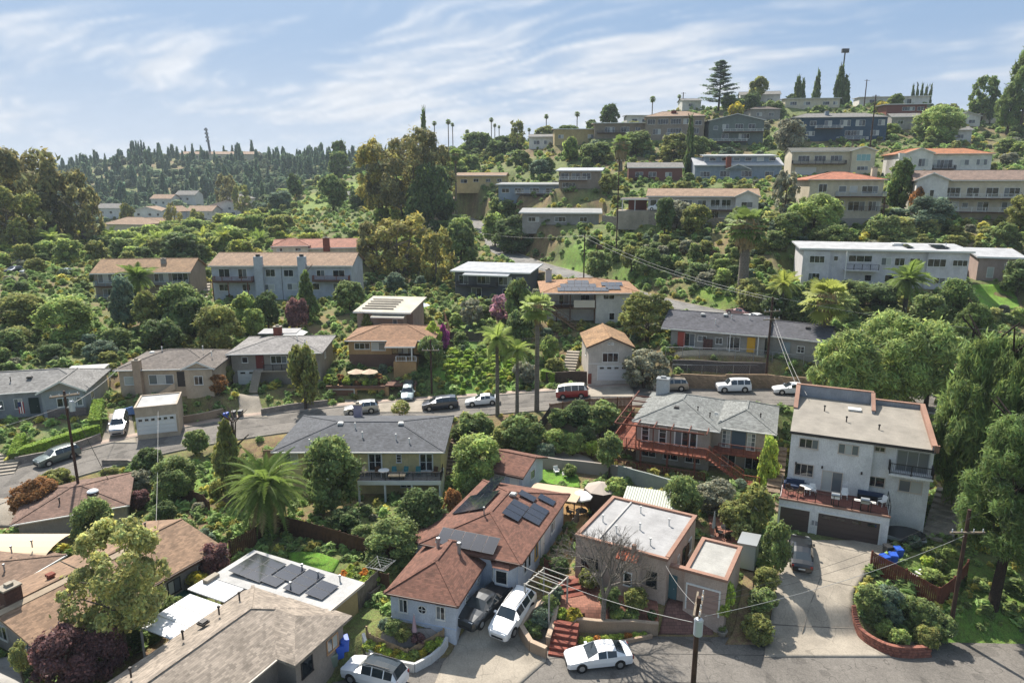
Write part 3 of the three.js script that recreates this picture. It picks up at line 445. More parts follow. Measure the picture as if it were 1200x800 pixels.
{ // white three-storey house with the deck over its garages
  const H = new House('white3', 'stucco_house', 'white three-storey stucco house with brown garage doors under a terrace'), W = stucco('white_stucco', 0xe4e4e2), L = H.L, Q = H.Rr, g = H.g;
  H.wall(L, 1.1, -10.5, 0, 8.3, W); H.wall(1.1, Q, -10.5, -0.55, 8.3, W);
  const rf = flatroof('white_house_roof', 0x9c968b); H.gut = DARK;
  H.slab(L, Q - 0.1, -10.2, 0, 8.3, rf, 0.12, 0.55, 0.2);
  const par = (x0, x1, z0, z1, yb, yf, nm = 'parapet') => { const p = new MB().hexa([V(x0, 8.2, z1), V(x1, 8.2, z1), V(x1, 8.2, z0), V(x0, 8.2, z0)], [V(x0, yf, z1), V(x1, yf, z1), V(x1, yb, z0), V(x0, yb, z0)]).to(nm, stucco('parapet_grey', 0x9aa0a8), g); new MB().hexa([V(x0 - 0.07, yf + 0.002, z1 + 0.05), V(x1 + 0.07, yf + 0.002, z1 + 0.05), V(x1 + 0.07, yb + 0.002, z0 - 0.05), V(x0 - 0.07, yb + 0.002, z0 - 0.05)], [V(x0 - 0.07, yf + 0.1, z1 + 0.05), V(x1 + 0.07, yf + 0.1, z1 + 0.05), V(x1 + 0.07, yb + 0.1, z0 - 0.05), V(x0 - 0.07, yb + 0.1, z0 - 0.05)]).to('coping', coping, p); return p; };
  const par2 = (x0, x1, z0, z1, yb, yf) => { par(x0, x1, z0, z1, yb, yf); new MB().hexa([V(x0 - 0.02, 8.25, z1 + 0.02), V(x0, 8.25, z1 + 0.02), V(x0, 8.25, z0), V(x0 - 0.02, 8.25, z0)], [V(x0 - 0.02, yf, z1 + 0.02), V(x0, yf, z1 + 0.02), V(x0, yb, z0), V(x0 - 0.02, yb, z0)]).to('tile_face', coping, g); };
  par(L - 0.1, 1.3, -10.75, -10.45, 10.25, 10.25); par(1.32, Q, -10.75, -10.45, 9.5, 9.5); par2(L - 0.12, L + 0.16, -10.4, -6.2, 10.2, 8.9); par(1.16, 1.4, -10.4, -7.4, 10.2, 9.2); par2(Q - 0.28, Q + 0.02, -10.4, 0.15, 9.6, 8.85);
  for (let i = 0; i < 3; i++) new MB().rod([Q - 0.1 + i * 0.14, 8.3, 0.1], [Q - 0.1 + i * 0.14, 9.0, 0.16], 0.09, 0.09, 8).to('clay_pipe', coping, g);
  H.vents([[-3.2, 8.85, -6.5], [-1.2, 8.7, -4.2], [1.6, 8.6, -3.2]], DARK); H.box('skylight', WHITE, -1.0, 0.2, 8.95, 9.12, -8.2, -7.4);
  const fr = { frame: paint('almond_frame', 0xb8ada0) };
  H.f(-4.35, 7.0, 1.7, 0.95, fr); H.f(-0.95, 6.95, 1.75, 1.0, fr); H.f(1.65, 7.45, 0.9, 0.5, { ...fr, z: -0.548 });
  H.f(-4.55, 4.15, 1.7, 1.25, fr); windowOn(g, -2.05, 3.02, 0.002, 0, 1.8, 2.05, { ...fr, n: 2, name: 'sliding_door' }); H.f(1.6, 4.0, 1.6, 1.0, { ...fr, n: 2, z: -0.548 }); H.f(4.45, 3.95, 1.9, 1.15, { ...fr, n: 2, z: -0.548 });
  windowOn(g, 4.35, 5.92, -0.548, 0, 2.6, 2.0, { n: 3, name: 'sliding_door', frame: paint('grey_frame', 0x9b9da0), glass: GLASS2 });
  new MB().box(2.5, Q + 0.05, 5.7, 5.9, -0.6, 0.55).to('balcony', W, g); H.rail([[2.55, 5.9, -0.5], [2.55, 5.9, 0.5], [Q, 5.9, 0.5], [Q, 5.9, -0.5]], 0.95, BLACKM, { bal: 0.14 });
  for (const x of [-5.3, -3.0, 0.35]) H.box('wall_lamp', DARK, x - 0.07, x + 0.07, 5.2, 5.45, 0, 0.12);
  // garage wing with terrace
  const G0 = L - 0.45, G1 = 2.75, GZ = 3.3; H.wall(G0, G1, 0, GZ, 2.85, W, -1.5, 'garage_wing'); H.box('terrace_floor', mt('terrace_tiles', 0x7d4a3e, { map: 'pave', bump: 'pave', bs: 0.005 }), G0 + 0.1, G1 - 0.1, 2.852, 2.95, 0, GZ - 0.1); H.box('terrace_edge', coping, G0 - 0.06, G1 + 0.06, 2.852, 3.0, GZ - 0.1, GZ + 0.1);
  H.rail([[G0 + 0.05, 2.99, 0.1], [G0 + 0.05, 2.99, GZ - 0.02], [G1 - 0.05, 2.99, GZ - 0.02], [G1 - 0.05, 2.99, 0.1]], 1.0, BLACKM, { bal: 0, t: 0.03 });
  const gd = mt('brown_garage_door', 0x4a3d37, { roughness: 0.7 }); H.garage(-4.95, 0, GZ + 0.01, 0, 2.5, 2.15, gd); H.garage(-0.45, 0, GZ + 0.01, 0, 5.0, 2.15, gd, 4);
  for (let i = 0; i < 2; i++) H.box('meter_box', FABRIC.grey, -3.45 + i * 0.3, -3.25 + i * 0.3, 0.9, 1.3, GZ, GZ + 0.12);
}
{ // pink flat-roofed bungalow
  const H = new House('pink', 'stucco_bungalow', 'pink stucco bungalow with white flat roof and terracotta coping'), P = stucco('pink_stucco', 0xbba89a), L = H.L, Q = H.Rr, D = H.dep, y = H.h; H.gut = coping;
  H.wall(L, Q, -D, 0, y - 0.12, P); H.box('roof', flatroof('white_roll_roof', 0xadadad), L + 0.2, Q - 0.2, y - 0.2, y - 0.06, -D + 0.2, -0.2);
  const c = new MB(); c.box(L - 0.08, Q + 0.08, y - 0.12, y + 0.12, -0.2, 0.08).box(L - 0.08, Q + 0.08, y - 0.12, y + 0.12, -D - 0.08, -D + 0.25).box(L - 0.08, L + 0.25, y - 0.12, y + 0.12, -D + 0.25, -0.3).box(Q - 0.25, Q + 0.08, y - 0.12, y + 0.12, -D + 0.25, -0.3); c.to('parapet_coping', coping, H.g);
  H.box('roof_step', stucco('roof_step', 0xbdbab6), -2.1, -1.95, y - 0.06, y + 0.06, -D + 0.25, -0.35);
  H.vents([[-1.2, y, -2.2, 2], [0.4, y, -3.6, 2], [2.3, y, -5.6, 2], [2.0, y, -1.6, 2], [-2.9, y, -3.4, 2], [-0.6, y, -6.6, 2]]);
  const t = new MB(); for (let i = 0; i < 7; i++) t.rod([0.05 + i * 0.26, y - 0.15, 0.0], [0.05 + i * 0.26, y - 0.62, 0.75], 0.12, 0.12, 7); t.to('porch_tiles', tileRed, H.g); H.box('porch_wall', P, 0, 1.9, 0, y - 0.7, 0, 0.65); H.box('porch_parapet', coping, 1.0, 1.3, y - 0.1, y + 0.5, -0.25, 0.05);
  H.f(-2.6, 1.0, 1.5, 1.3, { n: 3, rows: 2, frame: DARK }); H.f(2.75, 1.3, 0.85, 1.35, { n: 2, rows: 3, frame: DARK }); H.f(1.0, 1.2, 0.7, 1.2, { z: 0.652, n: 1 });
  H.r(-1.4, 1.4, 0.8, 1.3, { n: 1, frame: DARK }); H.r(-3.2, 1.9, 0.6, 0.9, { n: 1 }); H.r(-4.8, 1.4, 0.7, 1.3, { n: 1, frame: DARK }); H.r(-6.6, 1.4, 0.9, 1.3, { n: 2 });
  H.door(Q + 0.01, 0.4, -5.7, Math.PI / 2, 0.85, 2.05, brownWood);
}
{
  const H = new House('pinkGarage', 'garage_building', 'small pink stucco garage with flat roof beside the pink bungalow', 'garage'), P = stucco('pink_stucco'), L = H.L, Q = H.Rr, D = H.dep, y = H.h;
  H.wall(L, Q, -D, 0, y - 0.1, P); H.box('roof', flatroof('pale_roll_roof', 0xb3b2ac), L + 0.2, Q - 0.2, y - 0.16, y - 0.05, -D + 0.2, -0.2);
  new MB().box(L - 0.08, Q + 0.08, y - 0.1, y + 0.12, -0.3, 0.08).box(L - 0.08, Q + 0.08, y - 0.1, y + 0.12, -D - 0.08, -D + 0.25).box(L - 0.08, L + 0.25, y - 0.1, y + 0.12, -D + 0.25, -0.3).box(Q - 0.25, Q + 0.08, y - 0.1, y + 0.12, -D + 0.25, -0.3).to('parapet_coping', coping, H.g);
  H.garage(-0.1, 0, 0.01, 0, 2.4, 2.1, mt('pink_garage_door', 0x9a8176, { roughness: 0.7 })); H.box('link_wall', P, L - 2.6, L, 0, y - 0.5, -1.0, -0.7); H.box('link_coping', coping, L - 2.6, L, y - 0.5, y - 0.3, -1.08, -0.62);
  H.door(L - 1.3, 0, -0.69, 0, 1.0, 2.0, mt('teal_door', 0x47656a));
}
const roofBrown = shingle('brown_shingles', 0x80594a), blueW = stucco('pale_blue_stucco', 0xc9d0da);
{
  const H = new House('blueMain', 'stucco_house', 'pale blue stucco house with brown shingle roof and solar panels'), L = H.L, Q = H.Rr, D = H.dep, y = H.h; H.gut = paint('dark_fascia', 0x4a342b);
  H.wall(L, Q, -D, 0, y, blueW); H.hip(L, Q, -D, 0, y, 1.5, roofBrown, 0.5);
  H.box('side_wing', blueW, L - 2.3, L, -1, y - 1.0, -6, -0.9); new MB().hexa([V(L - 2.6, y - 1.25, -0.6), V(L + 0.1, y - 0.35, -0.6), V(L + 0.1, y - 0.35, -6.2), V(L - 2.6, y - 1.25, -6.2)], [V(L - 2.6, y - 1.1, -0.6), V(L + 0.1, y - 0.2, -0.6), V(L + 0.1, y - 0.2, -6.2), V(L - 2.6, y - 1.1, -6.2)]).to('side_roof', roofBrown, H.g);
  // bay window at the right end of the front
  new MB().hexa([V(1.9, 0, 0), V(2.4, 0, 0.8), V(3.6, 0, 0.8), V(4.0, 0, 0)], [V(1.9, y - 0.5, 0), V(2.4, y - 0.5, 0.8), V(3.6, y - 0.5, 0.8), V(4.0, y - 0.5, 0)]).to('bay', blueW, H.g); new MB().hexa([V(1.7, y - 0.5, 0), V(2.3, y - 0.5, 1.0), V(3.7, y - 0.5, 1.0), V(4.2, y - 0.5, 0)], [V(1.9, y - 0.1, 0), V(2.5, y - 0.2, 0.3), V(3.5, y - 0.2, 0.3), V(4.0, y - 0.1, 0)]).to('bay_roof', roofBrown, H.g);
  H.f(3.0, 1.7, 1.05, 1.2, { z: 0.802, n: 1 }); windowOn(H.g, 2.13, 1.7, 0.4, -1.0, 0.6, 1.2, { n: 1 }); H.box('air_duct', GALV, 2.8, 3.1, 0.6, 0.8, 0.8, 1.0);
  H.r(-1.6, 1.5, 0.7, 1.3, { n: 1 }); H.r(-2.6, 1.5, 0.7, 1.3, { n: 1 }); H.r(-4.4, 1.3, 0.8, 1.5, { n: 1, frame: paint('yellow_frame', 0xcaa24a) }); H.door(Q + 0.01, 0.8, -6.0, Math.PI / 2, 0.9, 2.1, WHITE); H.r(-9, 1.5, 1.2, 1.1);
  const k = Math.atan2(1.5, H.w / 2);
  // arrays on the right slope, on the left slope and a pale one along the front
  const R = (nx, ny, zx, up, f) => { const a = H.solar(0, 0, 0, 1.0, 1.65, 0, 0, nx, ny, f); a.rotation.set(k, Math.PI / 2, 0, 'YXZ'); a.position.set(Q + 0.35 - up * Math.cos(k), y + 0.08 - 0.35 * 1.5 / (H.w / 2) + 0.1 + up * Math.sin(k), zx); };
  R(6, 2, -4.4, 0.5, (i, j) => j === 0 ? i > 0 && i < 4 || i === 5 : i < 3 || i === 4);
  const Lf = (nx, ny, zx, up) => { const a = H.solar(0, 0, 0, 1.0, 1.65, 0, 0, nx, ny); a.rotation.set(k, -Math.PI / 2, 0, 'YXZ'); a.position.set(L - 0.35 + up * Math.cos(k), y + 0.06 + up * Math.sin(k), zx); }; Lf(4, 2, -8.6, 0.5); Lf(4, 1, -12.4, 1.2);
  const fa = H.solar(-3.1, y + 0.22, 0.42, 1.05, 1.7, 0.4, 0, 5, 1);
    H.vents([[-0.4, y + 1.5, -3.6], [0.6, y + 1.4, -8, 1]]);
}
{
  const H = new House('blueFront', 'stucco_cottage', 'low pale blue front wing with round windows and brown hipped roof', 'house'), L = H.L, Q = H.Rr, D = H.dep, y = H.h; H.gut = paint('dark_fascia');
  H.wall(L, Q, -D, 0, y, blueW); H.hip(L, Q, -D - 2, 0, y, 1.5, roofBrown, 0.35);
  H.f(-1.6, 0.85, 0.75, 1.15, { n: 2 }); H.f(1.45, 0.85, 0.75, 1.15, { n: 2 });
  const rw = (x, z, ry) => { const o = mesh('round_window', new THREE.TorusGeometry(0.34, 0.05, 6, 20), WHITE, H.g); o.position.set(x, 1.4, z); o.rotation.y = ry; const p = mesh('pane', new THREE.CylinderGeometry(0.32, 0.32, 0.04, 20), GLASS, o); p.rotation.x = Math.PI / 2; new MB().box(-0.32, 0.32, -0.02, 0.02, 0.02, 0.05).box(-0.02, 0.02, -0.32, 0.32, 0.02, 0.05).to('muntin', WHITE, o); }; rw(-0.05, 0.03, 0); rw(Q + 0.03, -2.2, Math.PI / 2); rw(Q + 0.03, -4.8, Math.PI / 2);
  H.box('plinth_line', paint('pale_blue_line', 0xa5b5cc), L - 0.03, Q + 0.03, 0.2, 0.28, -D, 0.03);
  const v = new MB(); for (const [x, z] of [[1.0, -5.0], [-0.9, -5.2]]) v.rod([x, y + 0.9, z], [x, y + 1.75, z], 0.14, 0.14, 10).rod([x, y + 1.75, z], [x, y + 1.95, z], 0.24, 0.16, 10); v.to('flue', GALV, H.g);
}
{
  const H = new House('studio', 'studio_building', 'little pale blue garden studio with brown gable roof', 'outbuilding'), y = H.h; H.gut = paint('dark_fascia');
  H.wall(H.L, H.Rr, -H.dep, 0, y, blueW); H.gable(H.L, H.Rr, -H.dep, 0, y, 0.9, roofBrown, blueW, 'x', 0.5, 0.4); H.f(-0.6, 1.5, 1.4, 0.5); H.door(1.2, 0, 0.01, 0, 0.85, 2, WHITE); H.r(-2.4, 1.2, 1, 1);
}
{ // bungalow with the tan roof and the flat solar roof
  const H = new House('tanL', 'tan_roofed_bungalow', 'bungalow with tan shingle roof and flat solar roof wing'), W = stucco('taupe_stucco', 0x9b9085), R = shingle('tan_shingles', 0xa69a8c), y = H.h, L = H.L, Q = H.Rr; H.gut = paint('tan_gutter', 0xb5aa9d);
  H.wall(L, Q, -5, 0, y, W); H.wall(-16, 2.4, -8.6, -1.6, y, W); H.hip(-16, 2.4, -8.6, -1.6, y, 1.5, R, 0.5); 
  { const z1 = 0.5, zi = -5.1, x0 = L - 0.5, x1 = Q + 0.5, yr = y + 1.1; new MB().face([V(x0, y + 0.02, z1), V(x1, y + 0.02, z1), V(0, yr, z1 - 2.6)]).face([V(x1, y + 0.02, z1), V(x1, y + 0.02, zi), V(0, yr, zi), V(0, yr, z1 - 2.6)]).face([V(x0, y + 0.02, zi), V(x0, y + 0.02, z1), V(0, yr, z1 - 2.6), V(0, yr, zi)]).face([V(x0, y - 0.18, z1), V(x1, y - 0.18, z1), V(x1, y + 0.02, z1), V(x0, y + 0.02, z1)]).face([V(x1, y - 0.18, z1), V(x1, y - 0.18, zi), V(x1, y + 0.02, zi), V(x1, y + 0.02, z1)]).face([V(x0, y - 0.18, zi), V(x0, y - 0.18, z1), V(x0, y + 0.02, z1), V(x0, y + 0.02, zi)]).face([V(x0, y - 0.17, zi), V(x1, y - 0.17, zi), V(x1, y - 0.17, z1), V(x0, y - 0.17, z1)]).to('wing_roof', R, H.g); }
  H.f(-1.4, 0.8, 1.1, 1.3, { frame: DARK, n: 1 }); H.f(1.2, 0.9, 1.2, 1.1, { n: 2, frame: paint('tan_frame', 0xb88f6a) });
  const FR = flatroof('pale_flat_roof', 0xbdbdbb); H.box('flat_wing', stucco('yellow_wall', 0xa89468), 2.4, 6.2, -2, y - 0.05, -12.3, -1.6); H.slab(2.2, 6.4, -12.5, -1.4, y, FR, 0.2, 0, 0.16, 0, 'flat_roof');
  for (const [x, z, nx, ny] of [[2.9, -8.4, 2, 2], [4.9, -8.4, 1, 2], [3.0, -6.8, 1, 1], [4.0, -6.4, 2, 1], [3.0, -4.5, 3, 1], [3.2, -2.5, 2, 1]]) H.solar(x, y + 0.22, z, 1.0, 1.66, 0.06, 0, nx, ny);
  H.box('patio_cover', mt('white_metal_cover', 0xc6c8ca, { roughness: 0.5 }), -4.4, 0.0, 2.5, 2.58, -12.6, -8.3); H.box('patio_cover', mt('pale_metal_cover', 0xb2b4b6, { roughness: 0.5 }), 0.1, 2.5, 2.72, 2.82, -13, -9.1); for (let i = 1; i < 3; i++) H.box('cover_seam', WHITE, -4.4 + i * 1.46, -4.36 + i * 1.46, 2.58, 2.62, -12.6, -8.3);
  H.posts([[-4.3, -12.5, -1, 2.32], [-2.2, -12.5, -1, 2.32], [-0.1, -12.5, -1, 2.32], [2.4, -12.8, -1, 2.72]], WHITE, 0.06); H.box('storage_box', CONC, 1.2, 2.4, 2.82, 3.1, -12.6, -12.1);
  H.vents([[-9, y + 1.1, -6.9], [-5, y + 1.0, -7.2], [-2, y + 1.0, -7.2], [-3.2, y + 0.9, -7.4, 1], [0.2, y + 0.7, -7.6]], DARK); H.vents([[5.9, y + 0.1, -6.8], [3.4, y + 0.2, -5.7], [5.6, y + 0.1, -4.9], [5.9, y + 0.1, -3]]);
}
{
  const H = new House('brownL', 'long_bungalow', 'long bungalow with reddish brown shingle roof and brick chimney'), W = stucco('beige_grey_stucco', 0xa39d97), R = shingle('warm_brown_shingles', 0x9c8068), L = H.L, Q = H.Rr, D = H.dep, y = H.h; H.gut = paint('dark_fascia');
  H.wall(L, Q, -D, 0, y, W); H.gable(L - 0.6, Q, -D, 0, y, 1.25, R, W, 'x', 0.55, 0.5);
  const k = 1.25 / (D / 2); new MB().hexa([V(L - 1, y + 1.25 + 0.17 - k * 0.75, -D / 2 + 0.75), V(3, y + 1.25 + 0.17 - k * 0.75, -D / 2 + 0.75), V(3, y + 1.25 + 0.17 - k * 0.25, -D / 2 + 0.25), V(L - 1, y + 1.25 + 0.17 - k * 0.25, -D / 2 + 0.25)], [V(L - 1, y + 1.25 + 0.21 - k * 0.75, -D / 2 + 0.75), V(3, y + 1.25 + 0.21 - k * 0.75, -D / 2 + 0.75), V(3, y + 1.25 + 0.21 - k * 0.25, -D / 2 + 0.25), V(L - 1, y + 1.25 + 0.21 - k * 0.25, -D / 2 + 0.25)]).to('pale_flashing', flatroof('flashing', 0xb8a58c), H.g);
  H.chimney(L + 0.3, -D / 2 - 0.2, y, y + 2.5, 1.15, mt('dark_brick', 0x5c4038, { map: 'pave', bump: 'pave', bs: 0.01 }));
  for (const [x, z] of [[L + 3.6, -D / 2 - 1.2], [L + 3.4, -D / 2 + 1.6]]) { new MB().box(x - 0.2, x + 0.2, y + 0.6, y + 1.3, z - 0.2, z + 0.2).box(x - 0.26, x + 0.26, y + 1.3, y + 1.5, z - 0.26, z + 0.26).to('brick_vent', brickM, H.g); }
  H.f(-5, 1.2, 1.2, 0.9, { frame: DARK }); H.f(-1.4, 1.4, 1.3, 0.6); H.f(2.8, 0.9, 1.2, 1.2, { frame: DARK }); H.f(5.4, 1.4, 0.7, 0.7); H.box('awning', FABRIC.green, 1.9, 3.7, 0.5, 0.62, 0, 1.4);
  H.l(-2.3, 0.2, 2.6, 1.9, { n: 4, frame: paint('teal_frame', 0x5e6f70) }); H.l(-6.3, 0.9, 1.8, 1.2);
  H.vents([[3.2, y + 1.0, -D + 1.5], [5.2, y + 1.0, -D + 2.6]], DARK);
}
{
  const H = new House('brownFar', 'brown_roofed_house', 'house with flat-pitched brown roof behind the cream canopy'), W = stucco('beige_grey_stucco'), R = shingle('dull_brown_shingles', 0x8b7361), y = H.h;
  H.wall(H.L - 6, H.Rr, -H.dep, 0, y, W); H.hip(H.L - 6, H.Rr, -H.dep, 0, y, 1.1, R, 0.5); H.vents([[1, y + 0.8, -3], [2.4, y + 0.7, -2.4], [-1, y + 0.5, -1.4]], GALV); H.f(-2, 1, 1.4, 1);
}
{
  const H = new House('brownStreet', 'brown_roofed_house', 'low house with broad brown roof and skylight dome beside the street'), W = stucco('pale_grey_stucco', 0xa8a29c), R = shingle('mauve_brown_shingles', 0x83695c), y = H.h;
  H.wall(H.L, H.Rr, -H.dep, 0, y, W); H.hip(H.L, H.Rr, -H.dep, 0, y, 1.1, R, 0.5); const s = mesh('skylight', new THREE.SphereGeometry(0.55, 14, 7, 0, 6.3, 0, 1.5), mt('white_dome', 0xd8dcdc, { roughness: 0.3 }), H.g); s.position.set(1.6, y + 0.85, -2.4); s.scale.y = 0.5; H.vents([[-1.2, y + 0.5, -1.6], [2.0, y + 0.5, -0.9]], DARK); H.r(-4, 1, 1.4, 1.1);
}
{ // yellow house with the rear deck
  const H = new House('yellow', 'ranch_house', 'yellow stucco ranch house with dark slate-grey hipped roof and white deck'), W = stucco('yellow_stucco', 0xd5c592), R = shingle('slate_grey_shingles', 0x5e6166), y = H.h, L = H.L, Q = H.Rr, D = H.dep;
  H.wall(L, Q, -D, 0, y, W); H.hip(L, Q, -D, 0, y, 1.35, R, 0.55); const X = (u) => (u - 420.5) / 191 * H.w, fl = y - 2.5;
  for (const u of [439, 499]) { const d = windowOn(H.g, X(u), fl + 0.05, 0.002, 0, 1.55, 2.1, { n: 2, name: 'french_door', rows: 2, fw: 0.14 }); } H.f(X(467), fl + 1.05, 0.6, 1.0, { n: 1, rows: 3 }); H.f(X(340), fl + 0.9, 1.6, 1.2); H.f(X(368), fl + 0.9, 1.2, 1.2);
  const dk = paint('white_deck', 0xc9cbcd); H.deck(X(423), X(519), 0, 2.4, fl, mt('grey_decking', 0x8e8b88, { map: 'wood' })); H.box('deck_beam', dk, X(423), X(519), fl - 0.5, fl - 0.02, 2.4, 2.5); H.posts([[X(424), 2.3, -1, fl - 0.2], [X(454), 2.3, -1, fl - 0.2], [X(485), 2.3, -1, fl - 0.2], [X(517), 2.3, -1, fl - 0.2]], dk, 0.1);
  H.rail([[X(423.5), fl, 0.2], [X(423.5), fl, 2.4], [X(518.5), fl, 2.4], [X(518.5), fl, 0.2]], 0.95, BLACKM, { bal: 0.13, t: 0.03 });
  H.box('shutter_panel', WHITE, X(442), X(450), 1.1, 1.8, 0.01, 0.06); H.f(X(475), 0.8, 1.4, 1.0, {});
  H.box('stair_flight', dk, Q + 0.1, Q + 0.25, 0, fl, -1, 2);
  H.chimney(X(396), -D + 0.8, y - 0.5, y + 1.9, 0.95, stucco('lilac_stucco', 0x9a92a0)); H.vents([[X(387), y + 1.25, -D / 2 + 0.6, 1], [X(462), y + 1.25, -D / 2 + 0.6, 1], [X(407), y + 1.1, -D / 2 + 1.4], [X(420), y + 0.7, -2.2, 2], [X(478), y + 0.35, -1.1], [X(360), y + 0.3, -0.9], [X(461), y + 0.6, -1.8, 2]], WHITE);
  H.box('side_fence_panel', paleWood, L - 3.2, L - 0.6, y - 3.6, y - 1.6, -4.1, -4);
}
{ // grey roof with the redwood decks
  const H = new House('greyDeck', 'grey_roofed_house', 'grey-roofed house with redwood decks, pergola frame and stairs'), W = stucco('greige_stucco', 0xa89f92), R = shingle('mid_grey_shingles', 0x8c8f8c), y = H.h, L = H.L, Q = H.Rr, D = H.dep, f1 = y - 2.5;
  H.wall(L, Q, -D, 0, y, W); H.hip(L, Q + 0.6, -D, 0, y, 1.7, R, 0.5);
  H.wall(Q, Q + 6.4, -D, -1.6, y, W); H.hip(Q + 0.4, Q + 6.4, -D, -1.6, y - 0.05, 1.35, R, 0.5);
  for (const x of [L + 1.0, L + 3.0]) windowOn(H.g, x, f1, 0.002, 0, 0.95, 2.05, { n: 1, rows: 3, name: 'french_door', fw: 0.12 }); windowOn(H.g, L + 5.6, f1, 0.002, 0, 2.6, 2.05, { n: 3, name: 'french_door', fw: 0.14 });
  windowOn(H.g, Q + 1.6, f1, -1.598, 0, 0.9, 2.05, { n: 2, rows: 4, name: 'french_door' }); windowOn(H.g, Q + 4.3, f1, -1.598, 0, 0.9, 2.05, { n: 2, rows: 4, name: 'french_door' }); H.box('door_recess', mt('blue_grey_door', 0x465560), Q + 2.2, Q + 3.7, f1, f1 + 2.05, -1.6, -1.55);
  for (const x of [L + 1.5, L + 4, L + 6.5]) H.f(x, 0.7, 1.7, 1.4, { n: 2 }); H.f(Q + 2, 0.3, 1.6, 1.8, { z: -1.598, n: 2 }); H.f(Q + 4.6, 0.3, 1.6, 1.8, { z: -1.598, n: 2 });
  H.deck(L - 2.2, Q + 0.1, 0, 2.5, f1, redDeck); H.deck(L - 2.2, L, -D, 0, f1, redDeck); H.deck(Q + 0.4, Q + 6.4, -1.6, 0.2, f1, redDeck);
  H.rail([[L - 2.15, f1, -D], [L - 2.15, f1, 2.45], [Q, f1, 2.45]], 1.0, redDeck, { bal: 0.16, bt: 0.02 }); H.rail([[Q + 1.0, f1, 0.15], [Q + 6.35, f1, 0.15]], 1.0, redDark, { bal: 0.16 });
  H.posts([[L - 2, 2.3, -1, f1], [L + 1, 2.3, -1, f1], [L + 4, 2.3, -1, f1], [L + 7, 2.3, -1, f1], [Q + 6, 0, -1, f1]], redDark, 0.1); const jo = new MB(); for (let x = L - 2; x < Q; x += 0.6) jo.box(x, x + 0.06, f1 - 0.4, f1 - 0.22, 0, 2.6); tag(jo.to('joists', redDark, H.g), null, null, null, 'stuff');
  // pergola frame above the deck
  const ph = f1 + 2.5; for (const [a, b] of [[[L - 2.1, ph, -D], [L - 2.1, ph, 2.3]], [[L - 2.1, ph, 2.3], [Q - 0.4, ph, 2.3]]]) new MB().beam(a, b, 0.1, 0.16).to('pergola_beam', redDark, H.g); for (let i = 0; i < 5; i++) { const x = L + 0.4 + i * (H.w / 4.3); new MB().beam([x, ph, 2.3], [x, ph, 0.0], 0.08, 0.14).to('pergola_rafter', redDark, H.g); if (i < 4) H.posts([[x, 2.3, f1, ph]], redDark, 0.06); } for (let i = 0; i < 5; i++) new MB().beam([L - 2.1, ph, -i * 2.2], [L, ph, -i * 2.2], 0.08, 0.14).to('pergola_rafter', redDark, H.g);
  // stairs going down at the right
  const st = new MB(), n = 11; for (let i = 0; i < n; i++) st.box(Q + 0.1 + i * 0.34, Q + 0.46 + i * 0.34, f1 - (i + 1) * 0.21 - 0.05, f1 - (i + 1) * 0.21, 1.5, 2.6); st.to('stair_treads', redDeck, H.g); H.rail([[Q + 0.1, f1, 2.62], [Q + 3.9, f1 - 2.3, 2.62], [Q + 5.6, f1 - 2.3, 2.62]], 1.0, redDeck, { bal: 0.17, bt: 0.02 }); H.rail([[Q + 0.1, f1, 1.46], [Q + 3.9, f1 - 2.3, 1.46]], 1.0, redDeck, { bal: 0.17, bt: 0.02 }); H.deck(Q + 3.8, Q + 5.7, 1.4, 2.65, f1 - 2.28, redDeck); 
  H.rail([[L - 2.1, 0.1, 3.2], [Q, 0.1, 3.2]], 0.9, redDark, { bal: 0.15, bt: 0.03 });
  H.chimney(L + 1.2, -D + 1.5, y - 1, y + 2.5, 1.5, stucco('pale_chimney', 0xb9bcbb), GALV); H.vents([[Q - 1.8, y + 1.0, -2.6], [Q - 0.4, y + 0.5, -2.4], [L + 4, y + 1, -2.8, 1], [Q + 5, y + 0.6, -4]], DARK); H.box('satellite_dish', WHITE, Q + 0.1, Q + 0.5, y + 0.9, y + 1.2, -2.5, -2.4);
}
{ // gabled garage house on the street
  const H = new House('gableGarage', 'garage_house', 'narrow cream two-storey garage house with tan gable roof', 'house'), W = stucco('cream_stucco', 0xc9c0b4), R = shingle('light_tan_shingles', 0xa5835f), y = H.h; H.gut = paint('dark_fascia');
  H.wall(H.L, H.Rr, -H.dep, 0, y, W); H.gable(H.L, H.Rr, -H.dep, 0, y, 1.35, R, W, 'z', 0.35, 0.35); H.f(0, 2.7, 2.3, 1.35, { n: 3 }); H.garage(0.4, 0, 0.01, 0, 4.2, 2.1, mt('grey_white_door', 0xc2c2c0, { roughness: 0.7 }), 4); H.box('band', WHITE, H.L - 0.03, H.Rr + 0.03, 2.42, 2.52, -0.1, 0.03); for (const x of [-0.25, 0.25]) H.f(x, 5.25, 0.3, 0.3, { n: 1 }); H.l(-3, 2.9, 0.7, 1.1, { n: 1 }); H.box('brick_pier', brickM, H.L - 0.02, H.L + 0.5, -0.5, 1.0, 0, 0.1);
}
